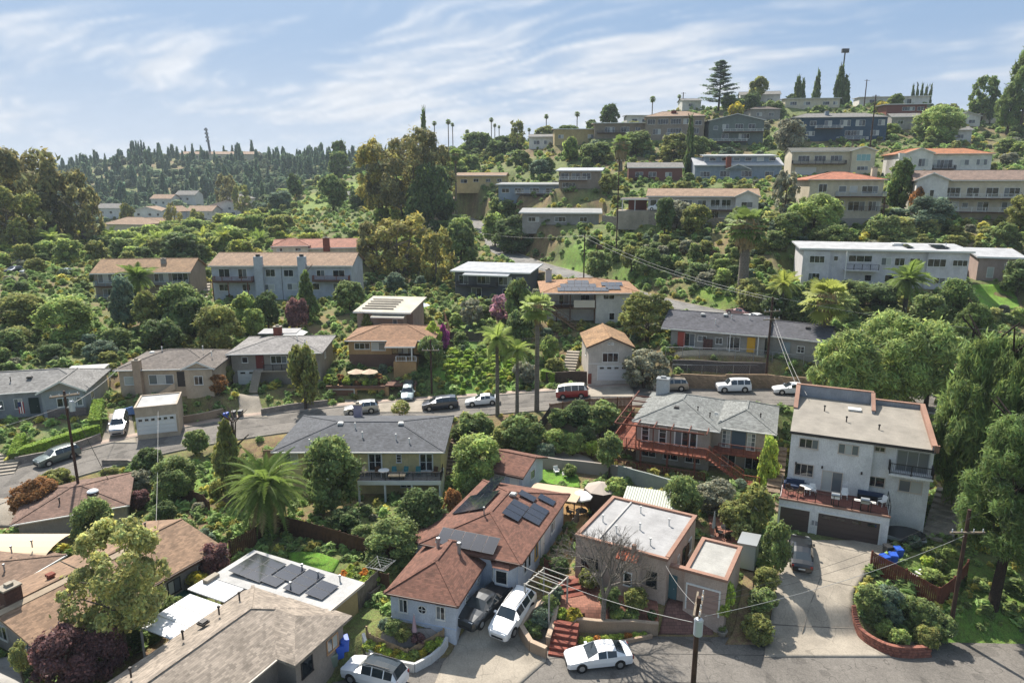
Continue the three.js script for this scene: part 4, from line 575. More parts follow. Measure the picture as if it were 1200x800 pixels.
{ // solar house above the palms
  const H = new House('solarHouse', 'hillside_house', 'pale house with tan hipped roof, many solar panels and timber stair'), W = stucco('offwhite_stucco', 0xcdcac2), R = shingle('tan_hip_shingles', 0xab8362), y = H.h, L = H.L, Q = H.Rr, D = H.dep;
  H.wall(0.4, Q - 1, -D, 0, y, W); H.wall(L, 0.4, -D, -2.6, y, W); H.hip(L, Q - 1, -D, 0, y, 1.6, R, 0.7);
  H.deck(L, 0.4, -2.6, 0.2, y - 2.6, brownWood); H.posts([[L + 0.2, 0, -3, y], [-4, 0, -3, y], [0.2, 0, -3, y]], brownWood, 0.1); H.box('awning_roof', mt('dark_metal', 0x6a6664), L - 0.6, 0.5, y - 0.25, y - 0.18, -0.4, 1.0); H.rail([[L, y - 2.6, 0.15], [0.3, y - 2.6, 0.15]], 1.0, brownWood, {}); H.box('deck_screen', mt('cream_screen', 0xbfb7a6), -3.4, 0.2, y - 2.6, y - 1.3, 0.22, 0.27);
  H.f(2.6, y - 1.2, 2.0, 0.8, { n: 2 }); H.f(3.2, 0.6, 1.0, 1.3, { n: 1 }); H.f(4.8, 1.2, 0.8, 0.8, { n: 1 }); H.f(-4.5, y - 2.5, 2.6, 1.9, { z: -2.598 }); H.f(-1.2, y - 2.2, 1.6, 1.4, { z: -2.598 }); H.r(-4, y - 2, 1.4, 1.1, { x: Q - 0.998 });
  const st = new MB(), n = 18; for (let i = 0; i < n; i++) st.box(L - 1.2 + i * 0.55, L - 0.6 + i * 0.55, y - 1.2 - i * 0.38, y - 1.1 - i * 0.38, 1.4, 2.6); st.beam([L - 1.2, y - 1.6, 1.35], [L - 1.2 + n * 0.55, y - 1.6 - n * 0.38, 1.35], 0.08, 0.35).beam([L - 1.2, y - 0.2, 2.65], [L - 1.2 + n * 0.55, y - 0.2 - n * 0.38, 2.65], 0.08, 0.1).beam([L - 1.2, y - 1.6, 2.65], [L - 1.2 + n * 0.55, y - 1.6 - n * 0.38, 2.65], 0.08, 0.35); st.to('outside_stair', woodm('tan_timber', 0x8d7358), H.g); H.posts([[L - 0.8, 2, -4, y - 1.3], [L + 2, 2, -4, y - 3.2]], brownWood, 0.09);
  const a = Math.atan2(1.6, D / 2 + 0.7); for (const [x, up, nx] of [[-6.2, 0.6, 7], [-5.6, 2.4, 5], [-4.2, 4.2, 3], [2.2, 1.4, 2], [1.6, 3.2, 3]]) H.solar(x, y + 0.04 + up * Math.sin(a), 0.7 - up * Math.cos(a), 1.25, 1.75, a, 0, nx, 1);
  H.chimney(L + 1.2, -D + 3, y, y + 2.6, 1.1, stucco('pale_chimney'));
}
{ // long grey house above the block wall, and its garage
  const W = stucco('mid_grey_stucco', 0x98968f), R = shingle('charcoal_shingles', 0x5b5c63);
  let H = new House('greyLong', 'grey_ranch_house', 'long grey ranch house with charcoal roof and yellow door'), y = H.h; H.wall(H.L, H.Rr, -H.dep, 0, y, W); H.gable(H.L - 1, H.Rr, -H.dep, 0, y, 1.6, R, W, 'x', 0.6, 0.4);
  const X = (u) => (u - 842) / 110 * H.w; H.door(X(800), 0.2, 0.01, 0, 0.9, 2.1, mt('red_door', 0xa04a3c)); H.f(X(810), 0.3, 1.6, 2.0, { n: 2 }); H.f(X(825), 1.2, 1.3, 0.9); H.f(X(862), 0.3, 1.8, 2.0, { n: 2 }); H.door(X(882), 0.2, 0.01, 0, 0.95, 2.1, mt('yellow_door', 0xc79a2c)); H.f(X(845), 1, 1, 1); H.box('porch_screen', woodm('rust_wood', 0x6b4a40), X(827), X(838), 0, 1.7, 0.3, 0.4); H.posts([[X(858), 0.5, -0.5, y - 0.2], [X(890), 0.5, -0.5, y - 0.2]], WHITE, 0.07);
  H.vents([[X(820), y + 1.5, -3.8, 1], [X(847), y + 1.6, -4.2, 1], [X(855), y + 1.3, -3.4, 2], [X(838), y + 0.8, -1.4], [X(876), y + 1.4, -3.6, 2]], WHITE);
  H = new House('greyGarage', 'grey_cottage', 'small grey gabled cottage with white window next to the utility pole', 'house'); y = H.h; H.wall(H.L, H.Rr, -H.dep, 0, y, W); H.gable(H.L, H.Rr, -H.dep, 0, y, 1.3, R, W, 'x', 0.4, 0.4); H.f(0.6, 0.9, 1.0, 1.0, { n: 2, rows: 2 }); H.door(-1.4, 0, 0.01, 0, 0.9, 2.1, mt('grey_blue_door', 0x7f8c92)); H.garage(H.Rr + 0.01, 0, -4, Math.PI / 2, 4.4, 2.1, WHITE); H.vents([[0.8, y + 1.0, -2.6, 1]], DARK);
}
{ // far left house with the flag
  const H = new House('farLeft', 'grey_bungalow', 'grey bungalow with hipped gable, white windows and a flag on its porch'), W = stucco('blue_grey_siding', 0x9aa0a4), R = shingle('light_grey_shingles', 0x8f8e8b), y = H.h, Q = H.Rr;
  H.wall(H.L, Q - 5, -H.dep, -1.2, y, W); H.wall(Q - 5, Q, -H.dep, 0, y, W); H.hip(H.L, Q, -H.dep, -1.2, y, 1.7, R, 0.6); H.gable(Q - 5, Q, -6, 0, y, 1.25, R, stucco('stone_gable', 0xa39c94), 'z', 0.5, 0.5);
  H.f(Q - 2.2, 1.4, 2.2, 1.2, { n: 3 }); H.f(Q - 0.6, 1.4, 0.7, 1.2, { n: 1 }); H.box('stone_plinth', mt('stone_facing', 0x8a7d74, { map: 'pave', bump: 'pave', bs: 0.02 }), Q - 4.6, Q + 0.02, -0.5, 1.1, -0.05, 0.06); H.f(Q - 8.2, 1.2, 1.0, 1.4, { z: -1.198 }); H.door(Q - 6.4, 0.4, -1.19, 0, 1, 2.1, mt('dark_green_door', 0x2a3a35)); H.f(Q - 11, 1.2, 2.2, 1.3, { z: -1.198 });
  H.r(-3, 1.4, 1.2, 1.1); H.vents([[Q - 9.5, y + 0.9, -3.2], [Q - 7.4, y + 1.1, -3.6, 1]], DARK); H.box('rear_roof', flatroof('pale_flat_roof'), Q - 5.5, Q - 0.4, y - 0.1, y + 0.1, -H.dep - 3.5, -H.dep - 0.7); H.posts([[Q - 5.3, -H.dep - 3.3, -1, y - 0.1], [Q - 0.6, -H.dep - 3.3, -1, y - 0.1]], WHITE, 0.08);
  H.slab(Q - 13.5, Q - 9.5, 0.6, 4.2, 1.9, mt('white_corrugated', 0xd2d4d6, { roughness: 0.5 }), 0.1, 0.3, 0.08, 0, 'carport_roof'); H.posts([[Q - 9.6, 4.1, -1.5, 1.9], [Q - 13, 4.1, -1.5, 1.9]], WHITE, 0.08);
}
{
  const W = stucco('warm_cream_stucco', 0xbfae97), R = shingle('grey_brown_shingles', 0x7d756e);
  let H = new House('cream', 'cream_bungalow', 'cream stucco bungalow with grey-brown hipped roof and picture window'), y = H.h, L = H.L, Q = H.Rr; const X = (u) => (u - 193.5) / 111 * H.w;
  H.wall(L, Q, -H.dep, 0, y, W); H.hip(L, Q, -H.dep, 0, y, 1.6, R, 0.5); H.gable(X(216), Q, -6, 0.4, y, 0.9, R, W, 'z', 0.4, 0.3); H.wall(X(216), Q - 0.02, -3, 0.4, y, W);
  H.f(X(150), 1.7, 1.5, 1.2, { n: 1 }); H.f(X(187), 1.7, 3.4, 1.4, { n: 3 }); H.door(X(211), 1.3, 0.01, 0, 1.0, 2.1, DARK); H.f(X(232), 1.6, 1.2, 1.3, { z: 0.402, n: 2 }); H.chimney(X(162), 0.45, -1, y + 1.3, 1.0, stucco('chimney_tan', 0xb29c86)); new MB().beam([X(205), 1.2, 0.8], [X(180), -0.6, 1.6], 0.1, 0.9).to('stair_wall', W, H.g);
  H.vents([[X(165), y + 1.3, -4, 1], [X(225), y + 1.5, -4.6, 2], [X(175), y + 1.5, -4.6, 2], [X(240), y + 1, -3]], WHITE);
  H = new House('creamGarage', 'garage_building', 'flat-roofed cream garage with white sectional door at the kerb', 'garage'); y = H.h; H.wall(H.L, H.Rr, -H.dep, 0, y, W); H.box('roof', flatroof('grey_white_roof', 0xb9bbbb), H.L + 0.15, H.Rr - 0.15, y, y + 0.06, -H.dep + 0.15, -0.15); new MB().box(H.L - 0.06, H.Rr + 0.06, y, y + 0.2, -0.15, 0.06).box(H.L - 0.06, H.Rr + 0.06, y, y + 0.2, -H.dep - 0.06, -H.dep + 0.15).box(H.L - 0.06, H.L + 0.15, y, y + 0.2, -H.dep + 0.15, -0.15).box(H.Rr - 0.15, H.Rr + 0.06, y, y + 0.2, -H.dep + 0.15, -0.15).to('coping', stucco('cream_coping', 0xbcae9c), H.g); H.garage(-0.1, 0, 0.01, 0, 4.4, 2.2, WHITE, 6);
}
{
  const H = new House('grey2', 'grey_two_storey_house', 'grey two-storey house with double roof slab and red door'), W = stucco('putty_stucco', 0x9d968c), R = shingle('pale_grey_shingles', 0x979491), y = H.h, L = H.L, Q = H.Rr;
  H.wall(L, Q, -H.dep, 0, y, W); H.hip(L, Q, -H.dep, 0, y, 1.3, R, 0.6); H.box('flat_roof', flatroof('white_roll_roof'), L + 2, Q - 5, y + 1.2, y + 1.35, -H.dep - 0.5, -H.dep + 3.4); H.chimney(L + 5.2, -H.dep + 3.4, y, y + 2.4, 1.2, brickM);
  H.f(L + 2.0, y - 1.5, 0.9, 0.9, { n: 1 }); H.door(L + 4.2, y - 2.4, 0.01, 0, 1, 2.1, mt('dark_red_door', 0x6a2d27)); H.f(L + 7.0, y - 1.7, 2.4, 1.2, { n: 3 }); H.garage(L + 2.2, 0.1, 0.01, 0, 2.6, 2.1, WHITE, 2); H.f(L + 10, 3, 1.2, 1.0); H.box('porch', CONC, L + 3.4, L + 9, y - 2.7, y - 2.5, 0, 1.2); H.rail([[L + 5, y - 2.5, 1.15], [L + 9, y - 2.5, 1.15]], 0.9, BLACKM, {}); const st = new MB(); for (let i = 0; i < 10; i++) st.box(L + 3.4 + 0, L + 4.6, (y - 2.7) * (1 - i / 10) - 0.3, (y - 2.7) * (1 - i / 10), 1.2 + i * 0.28, 1.48 + i * 0.28); st.to('front_steps', CONC, H.g); H.r(-4, 3, 1, 1); H.vents([[L + 9, y + 1, -4, 2], [L + 10.4, y + 0.7, -3, 2]], WHITE);
}
{ // tan house with the roof garden over the carports
  const W = stucco('ochre_stucco', 0xb08f64), W2 = stucco('brown_stucco', 0x74594a), R = shingle('warm_tan_shingles', 0x9a765a); let H = new House('tanMid', 'tan_house', 'tan house with hipped roof, patio terrace and planted carport roof'), y = H.h, L = H.L, Q = H.Rr; const X = (u) => (u - 457) / 98 * H.w;
  H.wall(L, Q, -H.dep, 0, y, W, 2.0); H.wall(L, X(466), -H.dep, 0.02, 2.0, W2, -2, 'lower_wall'); H.hip(L, Q, -H.dep, 0, y, 1.5, R, 0.5); H.f(X(424), y - 1.5, 2.4, 1.0, { n: 3 }); H.f(X(443), y - 1.7, 2.2, 1.3, { n: 2 }); H.slab(X(456), X(488), 0, 3, y - 0.5, R, 0.2, 0.5, 0.15, 0, 'porch_roof'); windowOn(H.g, X(471.5), 2.05, 0.002, 0, 3.4, 1.7, { n: 4, name: 'added_porch_doors', frame: brownWood }); H.posts([[X(485), 2.9, 0, y - 0.4]], WHITE, 0.09); H.box('porch_floor', W, X(464), X(490), -1.2, 1.6, 0, 3.2); H.rail([[X(467), 1.6, 3.1], [X(490), 1.6, 3.1]], 0.8, WHITE, { bal: 0.4 });  // glass doors added under the porch roof to stand for its dark depth
  // roofed carport to the right, garages below the terrace to the left
  H.box('carport_slab', shingle('red_brown_shingles', 0x7c5a4c), X(458), X(492), -1.3, -1.1, 3.4, 6.6); H.posts([[X(460), 6.4, -5, -1.3], [X(490), 6.4, -5, -1.3]], W, 0.25);
  H.box('terrace', W, X(394), X(426), -5, -1.6, 1.4, 6.4); H.box('carport_slab', W, X(426), X(450), -1.85, -1.6, 1.4, 6.4); H.box('carport_wall', W, X(426), X(450), -5, -1.85, 1.4, 1.6); H.box('terrace', W, X(450), X(459), -5, -1.6, 1.4, 6.4); H.box('terrace_edge', W2, X(392), X(460), -1.6, -1.2, 6.2, 6.55); H.garage(X(409), -3.9, 6.42, 0, 3.6, 2.1, mt('brown_door', 0x6b4f3e)); 
  H = new House('tanUpper', 'upper_house_block', 'tan block with white flat roof and roof racks behind the tan house'); y = H.h; H.wall(H.L, H.Rr, -H.dep, 0, y, stucco('pinkish_tan_stucco', 0xab9584)); H.wall(H.Rr, H.Rr + 1.0, -H.dep, -2.5, y + 0.4, stucco('pinkish_tan_stucco')); H.slab(H.L, H.Rr + 1, -H.dep, 0, y, flatroof('ivory_roof', 0xcac3b2), 0.5, 0.9); for (let i = 0; i < 5; i++) H.box('roof_rack', mt('dark_rack', 0x4a4640), H.L + 0.5, H.L + 6, y + 0.42 + i * 0.14, y + 0.56 + i * 0.14, -1.5 - i * 1.5, -1.3 - i * 1.5); H.f(-2.4, 3.2, 1.1, 1.3, { n: 1 }); H.f(2.6, 3.4, 0.8, 1.1); H.slab(-1, H.Rr + 0.3, -0.5, 1.2, y - 0.6, flatroof('ivory_roof'), 0.2, 0.3, 0.15, 0, 'lower_roof');
}
// ---------------------------------------------------------------- houses farther up the hill and across the valley
function plain(key, name, label, o) {   // o: wall, roof, kind, rise, over, wins [[x, y, w, h]] as shares of width and metres, side windows, balconies [[x0, x1, y]]
  const H = new House(key, name, label, o.cat ?? 'house', o.group), y = H.h, D = H.dep, L = H.L, Q = H.Rr; if (o.gut) H.gut = o.gut;
  H.wall(L, Q, -D, 0, y, o.wall);
  if (o.kind === 'hip') H.hip(L, Q, -D, 0, y, o.rise ?? 1.5, o.roof, o.over ?? 0.6); else if (o.kind === 'gx') H.gable(L, Q, -D, 0, y, o.rise ?? 1.6, o.roof, o.wall, 'x', o.over ?? 0.6, 0.5); else if (o.kind === 'gz') H.gable(L, Q, -D, 0, y, o.rise ?? 1.6, o.roof, o.wall, 'z', o.over ?? 0.6, 0.6); else H.slab(L, Q, -D, 0, y, o.roof, o.over ?? 0.7, o.rise ?? 0.5, 0.25, o.tilt ?? 0);
  for (const [fx, wy, ww, wh, e] of o.wins ?? []) H.f(L + fx * H.w, wy, ww, wh, { n: Math.max(1, Math.round(ww / 1.1)), ...e });
  for (const [z, wy, ww, wh] of o.right ?? []) H.r(z, wy, ww, wh, { n: 1 }); for (const [z, wy, ww, wh] of o.left ?? []) H.l(z, wy, ww, wh, { n: 1 });
  for (const [a, b, by, m, dz = 1.5] of o.balc ?? []) { const x0 = L + a * H.w, x1 = L + b * H.w; H.box('balcony', o.bm ?? brownWood, x0, x1, by - 0.25, by, 0.01, dz); H.rail([[x0 + 0.05, by, 0.1], [x0 + 0.05, by, dz - 0.05], [x1 - 0.05, by, dz - 0.05], [x1 - 0.05, by, 0.1]], 1.0, m ?? WHITE, { bal: 0.22, bt: 0.02, step: 2.4 }); }
  for (const [fx, z, w, m] of o.chim ?? []) H.chimney(L + fx * H.w, z, y - 1, y + 2.4, w, m ?? brickM);
  return H;
}
const greyR = shingle('grey_far_shingles', 0x86847f), whiteR = flatroof('bright_flat_roof', 0xb9bbbd), tanR = shingle('tan_far_shingles', 0xa58a72), redR = mt('clay_tile_far', 0xb9775a, { map: 'shingle', bump: 'shingle', bs: 0.04 }), dkR = shingle('brown_far_shingles', 0x6f6157);
const cw = stucco('far_cream', 0xd3c9b2), ww = stucco('far_white', 0xdedcd6), bw = stucco('far_blue_grey', 0x8d9aa6), gw = stucco('far_grey', 0x9c9992), tw = stucco('far_taupe', 0x968a7c);
const REDW = paint('red_brown_wood', 0x6a3a2c);
{ // blue-white apartments
  const H = plain('aptBlue', 'apartment_block', 'pale blue-white apartment block with tan roof, twin chimneys and balconies', { cat: 'apartment building', wall: stucco('ice_stucco', 0xb6bcc4), roof: tanR, kind: 'gx', rise: 2.0, wins: [[0.09, 5.0, 2.4, 1.8], [0.22, 4.6, 1.9, 2.2], [0.42, 5.1, 2.1, 1.6], [0.55, 5.1, 2.1, 1.5], [0.78, 5.2, 1.8, 1.3], [0.91, 5.0, 2.6, 1.5], [0.08, 2.0, 2.2, 1.4], [0.24, 2.0, 1.8, 1.4], [0.4, 2.0, 2.6, 1.4], [0.57, 2.2, 2.2, 1.4], [0.74, 2.2, 1.6, 1.4], [0.9, 2.2, 2.2, 1.4]], balc: [[0.02, 0.3, 4.2, REDW, 1.6], [0.73, 0.99, 4.4, REDW, 1.6]] });
  for (const f of [0.345, 0.655]) { H.box('chimney_shaft', stucco('ice_stucco'), H.L + f * H.w - 0.9, H.L + f * H.w + 0.9, 0, H.h + 1.9, 0, 0.9); H.box('chimney_cap', DARK, H.L + f * H.w - 0.4, H.L + f * H.w + 0.4, H.h + 1.9, H.h + 2.4, 0.2, 0.7); } for (const x of [0.02, 0.13, 0.27]) H.posts([[H.L + x * H.w, 1.5, -2.5, 4.0]], REDW, 0.08); H.box('expansion_joint', DARK, -0.05, 0.05, 0, H.h, 0, 0.03);
}
plain('aptBrown', 'apartment_block', 'brown-roofed apartment block with long grey balconies and stone chimney', { cat: 'apartment building', wall: tw, roof: shingle('straw_brown_shingles', 0xa08263), kind: 'gx', rise: 2.2, wins: [[0.12, 3.9, 3.2, 1.9], [0.3, 3.9, 3, 1.9], [0.7, 3.9, 3, 1.9], [0.9, 3.9, 3.4, 1.9], [0.15, 0.8, 3, 1.8], [0.35, 0.8, 3, 1.8], [0.75, 0.8, 3, 1.8]], balc: [[0.02, 0.98, 3.4, paint('blue_grey_rail', 0x7d8b92), 1.5], [0.02, 0.4, 0.4, paint('blue_grey_rail'), 1.5]], chim: [[0.68, -3.4, 1.0, gw]] });
{ const H = plain('redRoofs', 'red_roofed_house', 'long house with reddish roof and hipped tower behind the apartment block', { wall: cw, roof: mt('dusty_red_shingles', 0xa97460, { map: 'shingle' }), kind: 'gx', rise: 1.6, wins: [[0.6, 1.2, 2, 1], [0.8, 1.2, 2, 1]], chim: [[0.62, 0.2, 1.6]] }); H.wall(H.L, H.L + 8.4, -6, 1, H.h + 0.6, cw); H.hip(H.L, H.L + 8.4, -6, 1, H.h + 0.6, 1.7, mt('dusty_red_shingles'), 0.5); H.f(H.L + 1.6, H.h - 0.7, 1.4, 0.8, { z: 1.002 }); H.f(H.L + 6, H.h - 0.7, 1.4, 0.8, { z: 1.002 }); }
{ const H = plain('darkFlat', 'flat_roofed_house', 'dark grey modern house with stepped pale flat roofs', { wall: stucco('charcoal_stucco', 0x5c6166), roof: flatroof('pale_grey_flat', 0xb4b8bd), rise: 0.5, over: 0.9, wins: [[0.12, 3.2, 2.2, 2], [0.4, 3.4, 3, 1.8], [0.7, 3.2, 3, 1.9], [0.9, 3.2, 1.6, 1.9], [0.3, 0.4, 2.4, 2], [0.75, 0.4, 2.8, 2]], balc: [[0.05, 0.6, 2.9, DARK, 1.6]], bm: DARK }); H.slab(H.L + 3, H.Rr - 4, 0.2, 2.6, H.h - 0.5, flatroof('pale_grey_flat'), 0.3, 0.3, 0.2, 0, 'lower_roof'); }
{ // long white house
  const H = plain('whiteLong', 'long_white_house', 'long white two-storey hillside house with bright low roof and inset balcony', { wall: stucco('lavender_white', 0xd6d3d4), roof: whiteR, rise: 0.5, over: 0.7, tilt: 0, wins: [[0.21, 4.6, 0.8, 0.9], [0.52, 4.0, 1.7, 1.4], [0.6, 4.0, 1.7, 1.4], [0.69, 4.0, 1.7, 1.4], [0.55, 0.9, 1.6, 1.4], [0.42, 1.0, 1.2, 1.2]], right: [[-3, 4, 1.6, 1.2]] }), X = (f) => H.L + f * H.w;
  H.f(X(0.36), 4.5, 4.0, 1.2); H.box('balcony', stucco('lavender_white'), X(0.26), X(0.47), 2.95, 3.2, 0.02, 1.6); H.rail([[X(0.265), 3.2, 1.5], [X(0.465), 3.2, 1.5]], 1.0, BLACKM, { bal: 0.16 }); H.box('belly_band', stucco('lavender_white'), X(0), X(0.17), 0, 6.4, 0, 0.5); H.box('right_bay', stucco('lavender_white'), X(0.76), X(1), -3, 6.5, 0, 0.4); for (const [fx, wy, w, h] of [[0.09, 4.2, 2.6, 1.3], [0.08, 0.9, 2.0, 1.4]]) H.f(X(fx), wy, w, h, { z: 0.502 }); for (const [fx, wy, w, h] of [[0.815, 4.0, 3.0, 1.4], [0.95, 4.2, 2.4, 1.1], [0.86, 1.0, 2.7, 1.1]]) H.f(X(fx), wy, w, h, { z: 0.402 }); H.posts([[X(0.265), 1.5, -2, 6.5]], WHITE, 0.08);
  for (const [a, b] of [[0.65, 0.7], [0.82, 0.9]]) H.solar(X(a), 7.1, -1.5, 1.2, 2.2, 0.06, 0, Math.round((b - a) * H.w / 1.2), 2); H.vents([[X(0.6), 7.2, -5, 1], [X(0.92), 7.2, -5]], WHITE); H.box('roof_hatch', WHITE, X(0.6), X(0.66), 7.0, 7.6, -7, -5);
}
plain('whiteShed', 'shed_roofed_cottage', 'small pinkish cottage with white roof next to the steep lawn', { wall: stucco('dusty_pink', 0xb09a90), roof: whiteR, rise: 1.0, over: 0.5, wins: [[0.3, 0.6, 1.1, 1.9], [0.7, 2.2, 1.4, 1]] });
{ const H = plain('tileHouse', 'tile_roofed_house', 'cream hillside house with red clay tile roof and stacked balconies on stilts', { wall: stucco('pale_cream', 0xc7bda6), roof: redR, kind: 'hip', rise: 1.7, wins: [[0.18, 7.2, 1.8, 1.8], [0.45, 7.2, 1.6, 1.4], [0.6, 7.2, 1.6, 1.4], [0.82, 7, 3.4, 1.6], [0.45, 4.4, 1.4, 1.2], [0.2, 1.0, 1.2, 1.6]], balc: [[0.36, 1.0, 6.4, paint('grey_rail', 0x9da1a3), 2.2]], chim: [[0.92, -3, 1.1, cw]] }); H.f(H.L + 0.66 * H.w, 3.3, 3.6, 2.0); H.f(H.L + 0.9 * H.w, 3.3, 2.4, 2.0); H.rail([[H.L + 0.6 * H.w, 3.2, 1.8], [H.Rr, 3.2, 1.8]], 1.0, brownWood, {}); H.posts([[H.L + 0.38 * H.w, 2, -3, 6.2], [H.Rr - 0.2, 2, -3, 6.2]], brownWood, 0.12); H.box('basement', mt('grey_block', 0x8d877e), H.L + 0.42 * H.w, H.Rr, -3, 1.6, 0.02, 1.6); }  // the two windows under the balcony are added, standing for the dark hollow
{ const H = plain('apt2', 'apartment_block', 'cream apartment block with brown roof and white railed galleries', { cat: 'apartment building', wall: cw, roof: shingle('mauve_far_shingles', 0x8c776a), kind: 'gx', rise: 2, wins: [[0.33, 4.9, 3, 2], [0.5, 4.9, 2.4, 2], [0.66, 4.9, 2.4, 2], [0.82, 4.9, 3, 2], [0.34, 1.8, 2.6, 2], [0.45, 2.4, 1.2, 1.2], [0.6, 1.8, 2.2, 2], [0.8, 1.8, 2.2, 2]], balc: [[0.27, 0.95, 4.6, WHITE, 1.8], [0.27, 0.95, 1.6, WHITE, 1.8]] }); H.wall(H.L, H.L + 0.27 * H.w, -H.dep, 1.9, H.h, ww); H.gable(H.L, H.L + 0.27 * H.w, -H.dep, 1.9, H.h, 1.4, shingle('mauve_far_shingles'), ww, 'z', 0.6, 0.5); H.f(H.L + 3.2, 4.8, 0.9, 1.6, { z: 1.902, n: 1 }); H.f(H.L + 4, 1.8, 1.2, 1.0, { z: 1.902, n: 1 }); }
{ const H = plain('tan2', 'ranch_house', 'white two-storey house with tan roof and carport above the wooded bank', { wall: stucco('pale_ivory', 0xc5c0b4), roof: tanR, kind: 'gx', rise: 1.6, wins: [[0.05, 3.8, 1.6, 1.5], [0.18, 3.9, 1.2, 1.3], [0.35, 3.8, 3.2, 1.4], [0.5, 3.8, 2, 1.4], [0.62, 3.6, 2.2, 1.8], [0.72, 3.6, 2.2, 1.8], [0.62, 0.6, 2, 2], [0.3, 0.8, 1.4, 1.2]], balc: [[0.56, 0.8, 3.0, WHITE, 1.6]] }); H.wall(H.L + 0.8 * H.w, H.Rr, -8, 1.7, H.h, ww); H.gable(H.L + 0.8 * H.w, H.Rr, -8, 1.7, H.h, 1.2, tanR, ww, 'z', 0.5, 0.5); H.f(H.L + 0.9 * H.w, 3.6, 2.6, 1.3, { z: 1.702, n: 2 }); H.slab(H.L - 6.5, H.L, -6, 0, H.h - 1.0, dkR, 0.3, 0.2, 0.25, 0, 'carport_roof'); H.box('carport_floor', CONC, H.L - 7.5, H.L + 0.8 * 5, -2, 2.6, -6, 2.2); H.box('carport_wall', REDW, H.L - 5.2, H.L - 0.6, 2.6, 5.0, -5.6, -5.4); H.posts([[H.L - 6.3, -0.2, 2.6, H.h - 1.0], [H.L - 3.2, -0.2, 2.6, H.h - 1.0]], WHITE, 0.1); }
plain('lowGrey', 'low_grey_house', 'low grey house with pale flat roof above the wooded bank', { wall: gw, roof: flatroof('dull_grey_flat', 0x9b9d9d), rise: 0.8, over: 0.9, wins: [[0.15, 0.8, 3, 1.2], [0.5, 0.8, 3, 1.3], [0.8, 0.8, 2, 1.3]] });
plain('boxGrey', 'boxy_house', 'grey two-storey box house with pale roof and solar strip', { wall: tw, roof: flatroof('pale_grey_flat'), rise: 1.0, over: 0.9, wins: [[0.15, 2.7, 2.4, 1.8], [0.42, 2.7, 2.6, 1.8], [0.68, 2.7, 2.6, 1.8], [0.25, 0.3, 4, 1.4]], balc: [[0.02, 0.7, 2.4, WHITE, 1.2]], right: [[-3, 2.6, 1, 2]] });
plain('redCab', 'red_cabin_house', 'brown-red cabin house with grey roof beside the tall cypress', { wall: paint('dull_red_siding', 0x6e4238), roof: greyR, kind: 'gx', rise: 1.5, wins: [[0.2, 1.2, 2.4, 1.4], [0.45, 1.2, 2.4, 1.4], [0.75, 1.2, 2, 1.3]], balc: [[0.0, 0.4, 0.6, DARK, 2]] });
plain('blueLong', 'long_low_house', 'long low blue-grey house with pale flat roof', { wall: bw, roof: flatroof('dull_grey_flat'), rise: 0.5, over: 0.8, wins: [[0.12, 0.8, 2.4, 1.3], [0.35, 0.8, 3, 1.4], [0.6, 0.8, 3, 1.4], [0.85, 0.8, 2.4, 1.4]], balc: [[0.3, 1.0, 0.5, WHITE, 1.6]] });
plain('yellowFlat', 'yellow_motel_house', 'long yellow house with thin tan roof beside the eucalyptus', { wall: stucco('straw_stucco', 0xc9b787), roof: tanR, kind: 'gx', rise: 1.0, wins: [[0.15, 1.2, 2.6, 1.4], [0.4, 1.6, 2, 1.2], [0.65, 1.6, 1.8, 1.2], [0.88, 1.6, 1.8, 1.2]] });
{ const H = plain('whiteDorm', 'dormered_house', 'pale blue house with long white dormer roof and brick chimney', { wall: bw, roof: whiteR, kind: 'gx', rise: 2.2, wins: [[0.12, 0.8, 3, 1.6], [0.35, 0.8, 3, 1.8], [0.6, 0.8, 3.2, 1.8], [0.86, 0.8, 2.6, 1.6]], chim: [[0.38, 0.5, 1.5]] }); H.wall(H.L + 3, H.Rr - 2, -8, -2, H.h + 2.6, bw); H.slab(H.L + 3, H.Rr - 2, -8, -2, H.h + 2.6, whiteR, 0.6, 0.6, 0.25, 0, 'dormer_roof'); for (let i = 0; i < 6; i++) H.f(H.L + 5.5 + i * 3.6, H.h + 1.2, 2.0, 1.1, { z: -1.998, n: 1 }); H.gable(-3.5, 3.2, -3, 0.8, H.h - 1.2, 1.3, whiteR, bw, 'z', 0.5, 0.4); }
{ const H = plain('brownLong', 'terraced_house', 'brown-roofed house with long dark balcony and white garage door', { wall: cw, roof: shingle('dark_grey_far', 0x5f6058), kind: 'gx', rise: 1.2, wins: [[0.15, 4.2, 3.4, 1.7], [0.35, 4.2, 3.4, 1.7], [0.55, 4.2, 3.4, 1.7]], balc: [[0.0, 0.66, 3.4, DARK, 2.0]] }); H.garage(H.L + 4.4, 0, 0.01, 0, 6, 2.3, WHITE); H.wall(H.L + 0.72 * H.w, H.Rr, -9, 1.6, H.h, cw); H.gable(H.L + 0.72 * H.w, H.Rr, -9, 1.6, H.h, 1.2, shingle('dark_grey_far'), cw, 'z', 0.5, 0.5); H.f(H.L + 0.86 * H.w, 4.2, 4, 2.0, { z: 1.602, glass: mt('aqua_glass', 0x6f9a9c, { roughness: 0.1 }) }); H.f(H.L + 0.86 * H.w, 1.4, 3.2, 1.2, { z: 1.602 }); }
